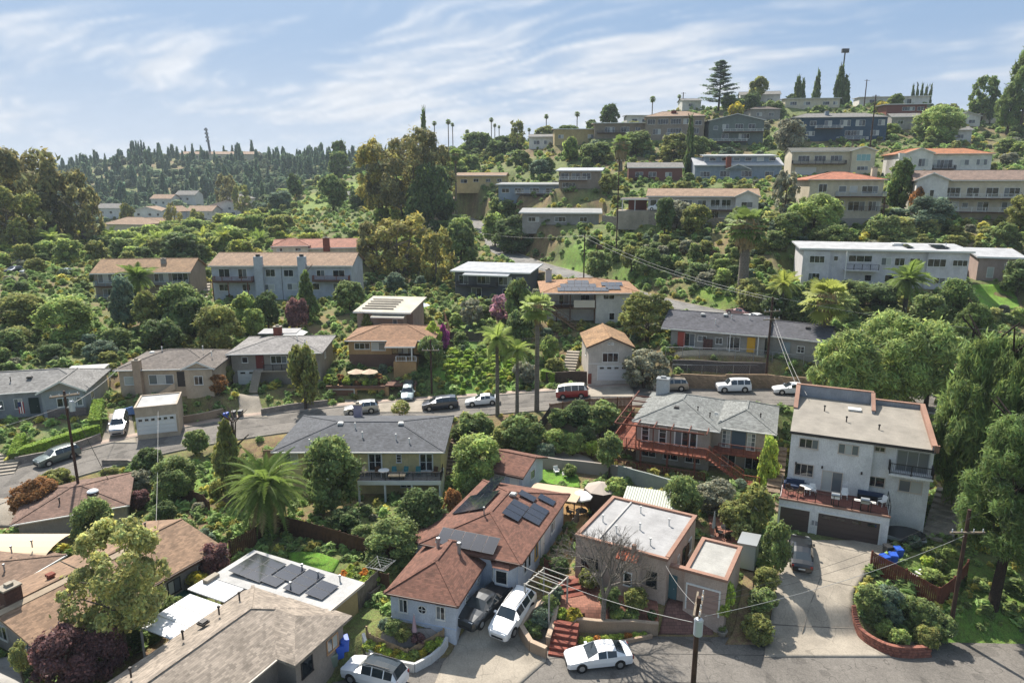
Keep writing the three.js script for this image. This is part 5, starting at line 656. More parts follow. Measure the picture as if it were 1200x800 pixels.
{ const H = plain('tile2', 'tile_roofed_house', 'long white house with orange tile roof and gabled end wing', { wall: ww, roof: mt('orange_tile_far', 0xb97a52, { map: 'shingle' }), kind: 'hip', rise: 1.8, wins: [[0.45, 2.2, 3, 2.4], [0.55, 2.2, 2.4, 2.4], [0.72, 3, 2.6, 1.6], [0.9, 3, 3, 1.7]], balc: [[0.38, 0.62, 2, DARK, 1.4]] }); H.wall(H.L, H.L + 0.36 * H.w, -8, 1.8, H.h + 0.2, ww); H.gable(H.L + 2, H.L + 0.36 * H.w, -8, 1.8, H.h + 0.2, 1.3, mt('orange_tile_far'), ww, 'z', 0.4, 0.4); H.f(H.L + 6.8, 2.6, 2.8, 2.3, { z: 1.802 }); H.f(H.L + 1.2, 2.8, 0.9, 1.2, { z: 1.802, n: 1 }); }
plain('blueBig', 'blue_house', 'broad dark blue two-storey house with grey roof and middle balcony', { wall: stucco('deep_blue', 0x3e566b), roof: greyR, kind: 'hip', rise: 2.0, wins: [[0.08, 5.4, 2.2, 1.6], [0.22, 5.4, 2.4, 1.8], [0.38, 5.2, 2.6, 2.0], [0.56, 5.2, 3.8, 2.2], [0.72, 5.2, 3.4, 2.2], [0.94, 5.4, 2.4, 2.0], [0.2, 1.8, 3, 1.6], [0.66, 1.8, 6.4, 1.8], [0.88, 1.8, 3, 1.8]], balc: [[0.24, 0.52, 4.4, WHITE, 2.6], [0.48, 0.8, 0.2, WHITE, 2.2]], chim: [[0.38, -3, 1.4, bw]] });
plain('greenBalc', 'green_house', 'grey-green three-level house with two white balconies', { wall: stucco('moss_grey', 0x6f7a76), roof: shingle('blue_grey_far', 0x56636e), kind: 'gz', rise: 2.4, wins: [[0.3, 5.8, 2.4, 1.8], [0.55, 5.8, 3, 1.9], [0.78, 5.8, 2.6, 1.9], [0.12, 5.6, 1.6, 1.4], [0.3, 2.2, 2.6, 1.9], [0.65, 2.2, 4, 1.9]], balc: [[0.25, 0.98, 4.8, WHITE, 1.8], [0.05, 0.7, 1.2, WHITE, 1.8]] });
plain('tanBig', 'tan_mansion', 'big taupe two-storey house with tan hipped roof and window band', { wall: tw, roof: tanR, kind: 'hip', rise: 2.4, wins: [[0.1, 6, 3, 2], [0.3, 6, 4, 2], [0.52, 6, 4, 2], [0.7, 6, 2.4, 2], [0.9, 5.6, 2.6, 1.6], [0.2, 2.2, 3, 2], [0.5, 2, 5.4, 2.4], [0.85, 2.4, 3, 2]], balc: [[0.36, 0.64, 1.6, WHITE, 2]], chim: [[0.48, -4, 2]] });
plain('row1', 'white_roofed_house', 'brown house with wide white flat roof on the slope below the mansion', { wall: tw, roof: flatroof('ivory_roof'), rise: 0.6, over: 1.0, wins: [[0.3, 2.6, 4, 2], [0.6, 2.6, 3.4, 2], [0.85, 2.8, 2, 1.6]], balc: [[0.05, 0.6, 2.2, DARK, 1.5]] });
plain('row2', 'row_house', 'sandy beige house with flat roof at the ridge row', { wall: stucco('sand_stucco', 0xbba778), roof: tanR, rise: 0.5, over: 0.6, wins: [[0.15, 2.4, 2.2, 1.4], [0.85, 2.4, 2.4, 1.6]] });
plain('row3', 'row_house', 'pale white house with low gable at the end of the ridge row', { wall: ww, roof: greyR, kind: 'gx', rise: 1.2, wins: [[0.3, 1.8, 2.6, 1.6], [0.7, 1.8, 2.6, 1.6]] });
plain('top1', 'hilltop_house', 'long pale hilltop house among cypress trees', { wall: cw, roof: flatroof('dull_grey_flat'), rise: 0.6, over: 0.6, wins: [[0.15, 1.2, 3, 1.5], [0.4, 1.2, 3, 1.5], [0.75, 1.2, 3, 1.5], [0.92, 1.2, 2, 1.5]] });
plain('top2', 'hilltop_house', 'white flat-roofed hilltop house with teal doors', { wall: ww, roof: flatroof('bright_flat_roof'), rise: 0.4, over: 0.6, wins: [[0.2, 0.8, 3.4, 2.2], [0.45, 0.8, 3, 2.2], [0.7, 0.8, 3, 2.2]] });
plain('red3', 'red_brick_house', 'low dark red house with white banded flat roof', { wall: paint('brick_red_siding', 0x713f33), roof: flatroof('dull_grey_flat'), rise: 0.4, over: 1.2, wins: [[0.55, 1.4, 5, 1.5], [0.85, 1.4, 2.6, 1.5]] });
plain('low4', 'grey_gabled_house', 'grey gabled house below the red house', { wall: gw, roof: greyR, kind: 'gx', rise: 1.5, wins: [[0.3, 1.2, 2, 1.4], [0.75, 1.2, 2, 1.4]] });
plain('low5', 'gabled_house', 'pale gabled house behind the round-topped pepper tree', { wall: ww, roof: greyR, kind: 'gz', rise: 1.6, wins: [[0.3, 1.2, 2, 1.4], [0.7, 1.2, 2.4, 1.4]] });
plain('low6', 'gabled_house', 'tan low house under the tall skyline conifer', { wall: cw, roof: greyR, kind: 'hip', rise: 1.4, wins: [[0.4, 1.2, 2, 1.2]] });
plain('top3', 'white_hilltop_house', 'small white house on the crest beside the spreading conifer', { wall: ww, roof: greyR, kind: 'gx', rise: 1.2, wins: [[0.5, 1.2, 3, 1.4]] });
plain('top4', 'white_hilltop_house', 'white hilltop house with grey roof behind the spreading conifer', { wall: ww, roof: greyR, kind: 'gx', rise: 1.8, wins: [[0.4, 1.4, 2.4, 1.5], [0.75, 1.4, 2.4, 1.5]] });
plain('whiteTop5', 'white_hilltop_house', 'white two-level house at the crest beside the dome-shaped tree', { wall: ww, roof: flatroof('dull_grey_flat'), rise: 0.4, wins: [[0.3, 2, 2.6, 1.6], [0.7, 2, 2.6, 1.6]] });
// valley houses
const VG = 'houses down in the far valley';
plain('v1', 'valley_house', 'broad low valley house with mauve-tan roof', { wall: cw, roof: tanR, kind: 'hip', rise: 3, over: 0.8, wins: [[0.8, 1, 2, 1.5]], group: VG });
for (const [k, c, kind, lab] of [['v2', ww, 'gz', 'white gabled valley house in front of dark conifers'], ['v3', stucco('pale_blue_far', 0xc3ccd6), 'gz', 'narrow pale blue valley house beside the mauve roof'], ['v4', ww, 'gx', 'white valley house with tan ridge roof between conifers'], ['v5', ww, 'gz', 'tall white valley house with grey-tan gable']]) plain(k, 'valley_house', lab, { wall: c, roof: tanR, kind, rise: 2.6, over: 0.6, wins: [[0.25, 4.4, 1.6, 1.5], [0.6, 4.4, 1.6, 1.5], [0.85, 4.4, 1.4, 1.5], [0.3, 1.4, 1.8, 1.6], [0.7, 1.4, 2.2, 1.6]], group: VG });
for (const [k, lab] of [['v7', 'pale valley house nearest the eucalyptus stand'], ['v8', 'low valley house beside the broad mauve-tan roof'], ['v9', 'white valley house below the green meadow'], ['v10', 'small white valley house under the dark conifers'], ['v11', 'valley house with tan roof under the dark conifers'], ['v12', 'low white valley house behind the palm row']]) plain(k, 'valley_house', lab, { wall: ww, roof: k === 'v8' || k === 'v11' ? tanR : greyR, kind: k === 'v9' || k === 'v12' ? 'gz' : 'gx', rise: 2.4, wins: [[0.25, 2.6, 1.6, 1.5], [0.6, 2.6, 1.6, 1.5]], group: VG });
plain('h7', 'pale_slope_house', 'pale house half hidden below the round-topped pepper tree', { wall: ww, roof: greyR, kind: 'gx', rise: 1.4, wins: [[0.3, 1.4, 2.4, 1.4], [0.7, 1.4, 2.4, 1.4]] }); plain('h8', 'grey_slope_house', 'grey house under the dark round crest tree', { wall: gw, roof: dkR, kind: 'hip', rise: 1.5, wins: [[0.3, 1.4, 2.4, 1.5], [0.7, 1.4, 2.4, 1.5]] }); plain('h9', 'brown_valley_house', 'brown house glimpsed behind the big dark evergreen', { wall: tw, roof: tanR, kind: 'gx', rise: 1.4, wins: [[0.5, 1.2, 2.4, 1.4]] });
plain('v6', 'valley_house', 'blue-grey roofed valley house under the green hill', { wall: ww, roof: bw, kind: 'gx', rise: 2.5, wins: [[0.5, 2, 2, 1.4]], group: VG });
plain('f1', 'ridge_building', 'long tan building on the far wooded ridge', { wall: cw, roof: tanR, kind: 'gx', rise: 3, cat: 'building', wins: [[0.2, 2, 6, 2], [0.5, 2, 6, 2], [0.8, 2, 6, 2]] });
plain('f2', 'ridge_building', 'small white-roofed house at the top of the green meadow', { wall: gw, roof: whiteR, rise: 0.4, wins: [[0.5, 1, 3, 1.4]] });
plain('f3', 'meadow_house', 'brown cabin at the foot of the green meadow', { wall: tw, roof: greyR, kind: 'gx', rise: 1.4, wins: [[0.3, 1.4, 2, 1.4], [0.7, 1.4, 2, 1.4]] });
{ const p = at(246, 172, 770), t = thing('radio_mast', 'tall shrouded antenna mast on the far wooded ridge', 'mast', new THREE.Vector3(p.x, height(p.x, p.z), p.z)), top = at(246, 150, 770).y - height(p.x, p.z); new MB().rod([0, 0, 0], [-3, top, 0], 1.6, 0.9, 8).to('pole', mt('mast_grey', 0x4c4f50), t); for (let i = 0; i < 4; i++) new MB().box(-4.6 + i * 0.3, -1.4 + i * 0.3, top - 3 - i * 4, top - 1 - i * 4, -1.2, 1.2).to('antenna_panel', mt('mast_pale', 0x8e8d8c), t); }

// ================================================================ vegetation
const LEAF = {};
function leaf(key, r, g, b, t = 0.5) { if (LEAF[key]) return LEAF[key]; const m = new THREE.MeshPhysicalMaterial({ color: new THREE.Color().setRGB(Math.min(1, r * 1.13), Math.min(1, g * 1.24), Math.min(1, b * 1.13)), vertexColors: true, roughness: 1, transmission: t, thickness: 0, side: THREE.DoubleSide, specularIntensity: 0.4 }); m.name = 'leaves_' + key; return (LEAF[key] = m); }
leaf('dark', 0.125, 0.16, 0.06); leaf('mid', 0.2, 0.235, 0.085); leaf('light', 0.28, 0.325, 0.1); leaf('lime', 0.37, 0.42, 0.08); leaf('olive', 0.24, 0.235, 0.075); leaf('euc', 0.23, 0.2, 0.09); leaf('eucgold', 0.31, 0.26, 0.08); leaf('sage', 0.17, 0.21, 0.15); leaf('plum', 0.2, 0.095, 0.1); leaf('rust', 0.32, 0.15, 0.06); leaf('pine', 0.14, 0.19, 0.06); leaf('farpine', 0.15, 0.2, 0.125); leaf('yellow', 0.42, 0.34, 0.05); leaf('grey', 0.27, 0.25, 0.19); leaf('straw', 0.37, 0.35, 0.14); leaf('pink', 0.42, 0.22, 0.3); leaf('magenta', 0.4, 0.07, 0.3); leaf('palm', 0.17, 0.22, 0.06); leaf('palmgold', 0.31, 0.32, 0.08); leaf('deadfrond', 0.3, 0.22, 0.13, 0.1); leaf('yard', 0.22, 0.28, 0.1); leaf('pepper', 0.28, 0.325, 0.11); leaf('orange', 0.5, 0.2, 0.04); leaf('conif', 0.165, 0.21, 0.068); leaf('hedge', 0.24, 0.33, 0.04);
const BARK = mt('bark', 0x6b5a4a, { map: 'bark', bump: 'bark', bs: 0.03, roughness: 1 }), BARKP = mt('pale_bark', 0x9b9184, { map: 'bark', bump: 'bark', bs: 0.02, roughness: 1 }), BARKD = mt('dark_bark', 0x4a3a30, { map: 'bark', bump: 'bark', bs: 0.04, roughness: 1 });

function leaves() { return { p: [], n: [], c: [], i: [] }; }
function addLeaf(L, x, y, z, nx, ny, nz, ox, oy, oz, len, wid, tone, rnd) {   // a folded diamond; n = its own normal, o = outward direction for soft shading
  let tx = rnd() - 0.5, ty = rnd() - 0.5, tz = rnd() - 0.5; const d = tx * nx + ty * ny + tz * nz; tx -= d * nx; ty -= d * ny; tz -= d * nz; let l = Math.hypot(tx, ty, tz) || 1; tx /= l; ty /= l; tz /= l;
  const bx = ny * tz - nz * ty, by = nz * tx - nx * tz, bz = nx * ty - ny * tx, k = L.p.length / 3, f = wid * 0.25;
  L.p.push(x - tx * len, y - ty * len, z - tz * len, x + bx * wid + nx * f, y + by * wid + ny * f, z + bz * wid + nz * f, x + tx * len, y + ty * len, z + tz * len, x - bx * wid + nx * f, y - by * wid + ny * f, z - bz * wid + nz * f);
  let mx = ox * 0.4 + nx * 0.85, my = oy * 0.4 + ny * 0.85, mz = oz * 0.4 + nz * 0.85; l = Math.hypot(mx, my, mz) || 1; mx /= l; my /= l; mz /= l;
  const w = 0.3 * (rnd() - 0.5); for (let q = 0; q < 4; q++) { L.n.push(mx, my, mz); L.c.push(tone * (1 + w), tone, tone * (1 - w)); }
  L.i.push(k, k + 2, k + 1, k, k + 3, k + 2);
}
function leafGeo(L) { const g = new THREE.BufferGeometry(); g.setAttribute('position', new THREE.Float32BufferAttribute(L.p, 3)); g.setAttribute('normal', new THREE.Float32BufferAttribute(L.n, 3)); g.setAttribute('color', new THREE.Float32BufferAttribute(L.c, 3)); g.setIndex(L.i); return g; }
function rdir(r) { const z = r() * 2 - 1, a = r() * 6.2832, s = Math.sqrt(1 - z * z); return [s * Math.cos(a), z, s * Math.sin(a)]; }
const PROF = {
  round: (y) => 2 * Math.sqrt(Math.max(0, 0.25 - (y - 0.5) ** 2)), dome: (y) => (y < 0.35 ? 0.7 + y * 0.86 : Math.sqrt(Math.max(0, 1 - ((y - 0.35) / 0.66) ** 2))), column: (y) => Math.min(1, 0.55 + y * 1.5) * Math.pow(Math.max(0, 1 - y), 0.62) * 1.35,
  cone: (y) => Math.pow(1 - y, 0.8) * (y < 0.06 ? 0.6 : 1), euc: (y) => 0.35 + 0.65 * Math.sin(Math.min(1, y * 1.05 + 0.15) * Math.PI * 0.8), tall: (y) => Math.min(1, 0.6 + y) * Math.pow(Math.max(0, 1 - y * y * 0.96), 0.6), weep: (y) => 0.75 + 0.25 * Math.sin(y * 3) - (y > 0.75 ? (y - 0.75) * 2.6 : 0),
};
function crownGeo(seed, o) {
  const r = rngOf(seed), L = leaves(), lobes = [], prof = PROF[o.prof];
  for (let i = 0; i < o.lobes; i++) { const y = o.y0 !== undefined ? lerp(o.y0, 0.94, r()) : lerp(0.08, 0.92, r()), q = o.lr * (0.65 + 0.7 * r()) * (o.prof === 'cone' || o.prof === 'column' ? 0.45 + 0.8 * (1 - y) : 1), pr = prof(y) * 0.5, a = r() * 6.2832, rad = Math.max(0, pr - q * 0.75) * (0.35 + 0.65 * Math.sqrt(r())); lobes.push([Math.cos(a) * rad, y, Math.sin(a) * rad, q, 0.7 + 0.6 * r()]); }
  const cum = []; let t = 0; for (const l of lobes) cum.push((t += l[3] * l[3]));
  for (let i = 0; i < o.n; i++) {
    const pick = r() * t; let k = 0; while (cum[k] < pick) k++; const l = lobes[k]; let d = rdir(r), od = Math.hypot(l[0], l[2]) > 0.02 ? (d[0] * l[0] + d[2] * l[2]) / Math.hypot(l[0], l[2]) : 0; if (od < -0.2 && r() < 0.7) d = [-d[0], d[1], -d[2]]; if (d[1] < -0.35 && r() < 0.6) d[1] *= -1;
    const q = l[3] * (0.55 + 0.52 * Math.sqrt(r())) * (r() < 0.1 ? 1 + 0.6 * r() : 1), fl = o.flat ?? 0.85, x = l[0] + d[0] * q, z = l[2] + d[2] * q; let y = l[1] + d[1] * q * fl; if (o.droop) y -= o.droop * (d[0] * d[0] + d[2] * d[2]) * r() * 0.5;
    let n = rdir(r); n = [n[0] * 0.8 + d[0] * 0.7, n[1] * 0.8 + d[1] * 0.7 + 0.2, n[2] * 0.8 + d[2] * 0.7]; if (n[0] * d[0] + n[1] * d[1] + n[2] * d[2] < 0) n = [-n[0], -n[1], -n[2]]; const nl = Math.hypot(...n); const s = o.s * (0.7 + 1.0 * r());
    addLeaf(L, x, y, z, n[0] / nl, n[1] / nl, n[2] / nl, d[0], d[1] * 0.9 + 0.15, d[2], s * (o.asp ?? 0.75), s * (o.wid ?? 0.42), l[4] * (0.55 + 0.85 * r()), r);
  }
  return leafGeo(L);
}
const CK = { // kinds of crown, at four leaf densities
  round: { prof: 'round', lobes: 40, lr: 0.15 }, dome: { prof: 'dome', lobes: 52, lr: 0.13 }, airy: { prof: 'round', lobes: 74, lr: 0.088, thin: 0.5 }, euc: { prof: 'euc', lobes: 44, lr: 0.09, thin: 0.26, droop: 0.1, asp: 0.95, wid: 0.32 }, tall: { prof: 'tall', lobes: 40, lr: 0.16 }, column: { prof: 'column', lobes: 34, lr: 0.17, asp: 0.9 }, pine: { prof: 'tall', lobes: 110, lr: 0.085, thin: 1.25, asp: 0.92, wid: 0.17, flat: 0.75 }, weep: { prof: 'weep', lobes: 60, lr: 0.115, droop: 0.16, asp: 1.1, wid: 0.27, thin: 0.65 }, cone: { prof: 'cone', lobes: 60, lr: 0.12, droop: 0.05, asp: 1.0, wid: 0.36, flat: 0.6 },
};
const SIZES = [[0.13, 1000], [0.06, 4600], [0.034, 14000], [0.024, 28000]];
function crownOf(kind, px, seed) { const sz = px < 20 ? 0 : px < 48 ? 1 : px < 95 ? 2 : 3, va = seed % 3, key = kind + sz + va; return cached('crown' + key, () => { const o = CK[kind], [s, n] = SIZES[sz]; return crownGeo(kind.length * 101 + sz * 17 + va * 7 + 3, { ...o, s, n: Math.round(n * (o.thin ?? 1) * (o.asp && o.asp > 0.9 ? 1.2 : 1)) }); }); }
// an upright point above the ground point p that the survey sees at row v
function heightAtRow(p, v) { const t = (400 - v) / F, Z = -p.z; return CAM_Y + Z * (t * cp - sp) / (cp + t * sp) - p.y; }
let treeCount = 0;
function tree(kind, col, u, vtop, d, wpx, label, o = {}) {
  const p = o.pos ?? (o.vb ? hit(u, o.vb === 1 ? vtop + wpx * 0.92 : o.vb) : onGround(u, d)), H = o.h ?? Math.max(0.5, heightAtRow(p, vtop)), W0 = o.w ?? wpx * d / F, W = o.cat === 'hedge' ? W0 : Math.min(W0, H / 0.58), r = rngOf(1000 + treeCount * 31), tf = o.tf ?? (H < W * 0.9 ? 0.04 : 0.16), i = treeCount++;
  const name = o.name ?? (H < 3.2 ? 'shrub' : kind === 'column' ? 'cypress_tree' : kind === 'pine' || kind === 'cone' ? 'pine_tree' : kind === 'euc' ? 'eucalyptus_tree' : 'garden_tree');
  const g = thing(name, label, o.cat ?? (name === 'shrub' ? 'shrub' : 'tree'), p, 0, o.group), y0 = H * tf;
  const c = mesh('crown', crownOf(kind, wpx, i), LEAF[col], g); c.position.y = y0 - (tf < 0.06 ? H * 0.06 : 0); c.scale.set(W, H - c.position.y, W * (o.dz ?? 1)); c.rotation.y = r() * 6.28;
  if (o.noTrunk) return g;
  const b = new MB(), R = clamp(H * 0.022 + W * 0.012, 0.03, 0.55), n = o.stems ?? (name === 'shrub' ? 3 : 1), top = kind === 'column' || kind === 'cone' || kind === 'pine' ? 0.92 : 0.62;
  for (let s = 0; s < n; s++) { const a = r() * 6.28, sp0 = n > 1 ? 0.06 * W : 0; let pr = [Math.cos(a) * sp0, -0.6, Math.sin(a) * sp0], q; const seg = 3, lean = (r() - 0.5) * 0.06 * H; for (let k = 1; k <= seg; k++) { const f = k / seg; q = [pr[0] + lean / seg + Math.cos(a) * sp0 * 0.6, H * top * f, pr[2] + (r() - 0.5) * 0.04 * H + Math.sin(a) * sp0 * 0.6]; b.rod(pr, q, R * (1 - 0.75 * (k - 1) / seg), R * (1 - 0.75 * f), 7, false); if (k >= 2 || n > 1) for (let m = 0; m < 3; m++) { const an = r() * 6.28; b.rod(q, [q[0] + Math.cos(an) * W * 0.3, q[1] + H * 0.14, q[2] + Math.sin(an) * W * 0.3], R * 0.35 * (1 - 0.4 * f), R * 0.12, 5, false); } pr = q; } }
  b.to('trunk', o.bark ?? (kind === 'euc' ? BARKP : BARK), g); return g;
}
// ---- palms
const frondGeo = (seed, len, droop, n, wl) => { const r = rngOf(seed), L = leaves(), pts = []; for (let i = 0; i <= n; i++) { const t = i / n, x = len * (t - 0.12 * t * t * droop), y = len * (0.34 * t - droop * 0.62 * t * t); pts.push([x, y]); } for (let i = 1; i <= n; i++) for (const s of [-1, 1]) { const t = i / n, [x, y] = pts[i], ll = wl * Math.sin(Math.PI * Math.min(0.96, 0.12 + t * 0.86)) * (0.85 + 0.3 * r()), tone = 0.75 + 0.45 * r(), k = L.p.length / 3, tx = x + ll * 0.55, ty = y - ll * (0.22 + 0.3 * r()), w = len / n * 0.62; L.p.push(x - w, y, 0, x + w, y + 0.01, 0, tx, ty, s * ll * 0.8); for (let q = 0; q < 3; q++) { L.n.push(0.1, 0.93, s * 0.35); L.c.push(tone, tone, tone * 0.9); } if (s < 0) L.i.push(k, k + 1, k + 2); else L.i.push(k, k + 2, k + 1); } for (let i = 0; i < n; i++) { const a = pts[i], b = pts[i + 1], k = L.p.length / 3, w = 0.03 * (1 - i / n) + 0.008; L.p.push(a[0], a[1] + 0.01, -w, b[0], b[1] + 0.01, -w, b[0], b[1] + 0.01, w, a[0], a[1] + 0.01, w); for (let q = 0; q < 4; q++) { L.n.push(0, 1, 0); L.c.push(1.1, 1.05, 0.9); } L.i.push(k, k + 2, k + 1, k, k + 3, k + 2); } return leafGeo(L); };
function featherCrown(seed, n, len, wl, up, dr) { const r = rngOf(seed), list = [], va = [0, 1, 2].map((k) => frondGeo(seed + k, len, dr * (0.7 + 0.35 * k), 26, wl)), M = new THREE.Matrix4(), E = new THREE.Euler(); for (let i = 0; i < n; i++) { const g = va[i % 3].clone(), s = 0.75 + 0.35 * r(); E.set(0, i * 2.39996 + r() * 0.4, lerp(up, -0.75, i / n) + (r() - 0.5) * 0.25, 'YXZ'); M.makeRotationFromEuler(E).scale(new THREE.Vector3(s, s, s)); g.applyMatrix4(M); list.push(g); } return mergeGeometries(list); }
function fanCrown(seed, n, R) { const r = rngOf(seed), L = leaves(); for (let i = 0; i < n; i++) { const a = i * 2.4 + r(), el = lerp(1.35, -0.9, i / n) + (r() - 0.5) * 0.3, dx = Math.cos(a) * Math.cos(el), dy = Math.sin(el), dz = Math.sin(a) * Math.cos(el), st = R * (0.45 + 0.15 * r()), cx = dx * st, cy = dy * st, cz = dz * st, sx = -Math.sin(a), sz = Math.cos(a), ux = -Math.cos(a) * Math.sin(el), uy = Math.cos(el), uz = -Math.sin(a) * Math.sin(el), tone = 0.75 + 0.45 * r(); for (let k = 0; k < 11; k++) { const t = (k / 10 - 0.5) * 2.7, len = R * 0.55 * (0.8 + 0.25 * Math.cos(t)), ex = Math.cos(t) * dx + Math.sin(t) * sx, ey = Math.cos(t) * dy, ez = Math.cos(t) * dz + Math.sin(t) * sz, w = R * 0.06, b = L.p.length / 3, px = -Math.sin(t) * dx + Math.cos(t) * sx, pz = -Math.sin(t) * dz + Math.cos(t) * sz, py = -Math.sin(t) * dy, fx = (k % 2 ? 0.05 : -0.05) * R; L.p.push(cx, cy, cz, cx + ex * len * 0.6 + px * w, cy + ey * len * 0.6 + py * w + uy * fx * 0.4, cz + ez * len * 0.6 + pz * w, cx + ex * len, cy + ey * len - 0.12 * R, cz + ez * len, cx + ex * len * 0.6 - px * w, cy + ey * len * 0.6 - py * w, cz + ez * len * 0.6 - pz * w); for (let q = 0; q < 4; q++) { L.n.push(ux * 0.7 + dx * 0.3, uy * 0.7 + 0.3, uz * 0.7 + dz * 0.3); L.c.push(tone, tone, tone); } L.i.push(b, b + 1, b + 2, b, b + 2, b + 3); } } return leafGeo(L); }
function skirtGeo(seed, R, h) { const r = rngOf(seed), L = leaves(); for (let i = 0; i < 420; i++) { const a = r() * 6.28, y = -r() * h, rad = R * (0.4 + 0.6 * (1 + y / h)) * (0.6 + 0.5 * r()); addLeaf(L, Math.cos(a) * rad, y, Math.sin(a) * rad, Math.cos(a), 0.3, Math.sin(a), Math.cos(a), 0.2, Math.sin(a), R * 0.4, R * 0.11, 0.7 + 0.5 * r(), r); } return leafGeo(L); }
function palmTrunk(g, H, r0, r1, m, lean = 0) { const b = new MB(), n = 8; for (let i = 0; i < n; i++) { const f = i / n, e = (i + 1) / n; b.rod([lean * f * f, H * f - (i ? 0 : 0.6), 0], [lean * e * e, H * e, 0], lerp(r0, r1, Math.sqrt(f)), lerp(r0, r1, Math.sqrt(e)), 9, false); } b.to('trunk', m, g); }
function fanPalm(u, vtop, d, wpx, label, o = {}) { const p = onGround(u, d), R = wpx * d / F / 2, H = heightAtRow(p, vtop) - R * 0.75, g = thing(o.name ?? 'fan_palm', label, 'palm tree', p, 0, o.group); palmTrunk(g, H, o.r0 ?? 0.3, o.r1 ?? 0.2, o.bark ?? BARKP, o.lean ?? 0); const c = mesh('crown', cached('fan' + (treeCount++ % 3), () => fanCrown(50 + treeCount, 34, 1)), LEAF[o.col ?? 'palm'], g); c.position.set(o.lean ?? 0, H, 0); c.scale.setScalar(R); c.rotation.y = u; const k = mesh('dead_fronds', cached('skirt', () => skirtGeo(4, 1, 1)), LEAF.deadfrond, g); k.position.set(o.lean ?? 0, H + R * 0.1, 0); k.scale.set(R * (o.sk ?? 0.45), o.skh ?? R * 0.9, R * (o.sk ?? 0.45)); return g; }
function featherPalm(u, vtop, d, wpx, label, o = {}) { const p = onGround(u, d), R = wpx * d / F / 2, H = Math.max(0.6, heightAtRow(p, vtop) - R * (o.up ?? 0.5)), g = thing(o.name ?? 'feather_palm', label, 'palm tree', p, 0, o.group); palmTrunk(g, H, o.r0 ?? 0.22, o.r1 ?? 0.16, o.bark ?? BARKP); const c = mesh('crown', cached('feather' + (o.n ?? 22) + (treeCount++ % 2), () => featherCrown(90 + treeCount, o.n ?? 22, 1, 0.34, 1.15, 1)), LEAF[o.col ?? 'palm'], g); c.position.y = H; c.scale.setScalar(R); c.rotation.y = u; return g; }

const WORD = { dark: 'dark green', mid: 'mid-green', light: 'light green', lime: 'lime', grey: 'dusty grey', straw: 'straw-coloured', olive: 'olive', sage: 'grey-green', conif: 'conifer-green', palmgold: 'golden', farpine: 'blue-green' };
// ---------------------------------------------------------------- planting, from the lower street up the hill
{ // date palm by the yellow house, every frond a piece of its own
  const p = hit(316, 624), g = thing('date_palm', 'big date palm with drooping fronds beside the round-headed tree', 'palm tree', p), H = heightAtRow(p, 572); palmTrunk(g, H, 0.55, 0.5, BARKD);
  const va = [0, 1, 2, 3].map((k) => frondGeo(300 + k, 4.9, 0.85 + 0.26 * k, 36, 0.7)), r = rngOf(8), n = 112; for (let i = 0; i < n; i++) { const f = mesh('frond', va[i % 4], LEAF[i > 102 ? 'deadfrond' : 'palm'], g), s = 0.8 + 0.28 * r(); f.position.y = H - 0.3 * (i / n); f.rotation.set(0, i * 2.39996 + r() * 0.3, lerp(1.25, -0.85, i / n) + (r() - 0.5) * 0.2, 'YXZ'); f.scale.setScalar(s); }
}
// right-hand pines
tree('pine', 'pine', 1163, 490, 55, 128, 'tall pine with clear trunk beside the brown board fence', { tf: 0.24, bark: BARKD, dz: 0.8 });
tree('pine', 'conif', 1126, 388, 66, 92, 'tall bushy pine right beside the white three-storey house', { tf: 0.1, bark: BARKD });
tree('pine', 'pine', 1190, 380, 62, 100, 'broad dark pine behind the clear-trunked pine', { tf: 0.1, bark: BARKD });
tree('pine', 'conif', 1158, 396, 64, 80, 'slender pine between the bushy pine and the broad dark one', { tf: 0.08, bark: BARKD }); tree('pine', 'conif', 1240, 470, 54, 120, 'bushy pine at the end of the weedy bank', { tf: 0.15, bark: BARKD });
tree('weep', 'pepper', 985, 388, 84, 78, 'light green pepper tree behind the white house roof', { tf: 0.1 }); tree('weep', 'pepper', 1036, 370, 87, 95, 'tall light green pepper tree above the parapet', { tf: 0.1 }); tree('weep', 'pepper', 1085, 378, 86, 75, 'pepper tree touching the tall bushy pine', { tf: 0.1 }); tree('weep', 'light', 1075, 402, 95, 70, 'pale pepper tree behind the other pepper trees'); tree('pine', 'conif', 1135, 355, 98, 55, 'feathery conifer below the steep lawn', { tf: 0.08 }); tree('weep', 'pepper', 1175, 395, 90, 70, 'pepper tree behind the broad dark pine');
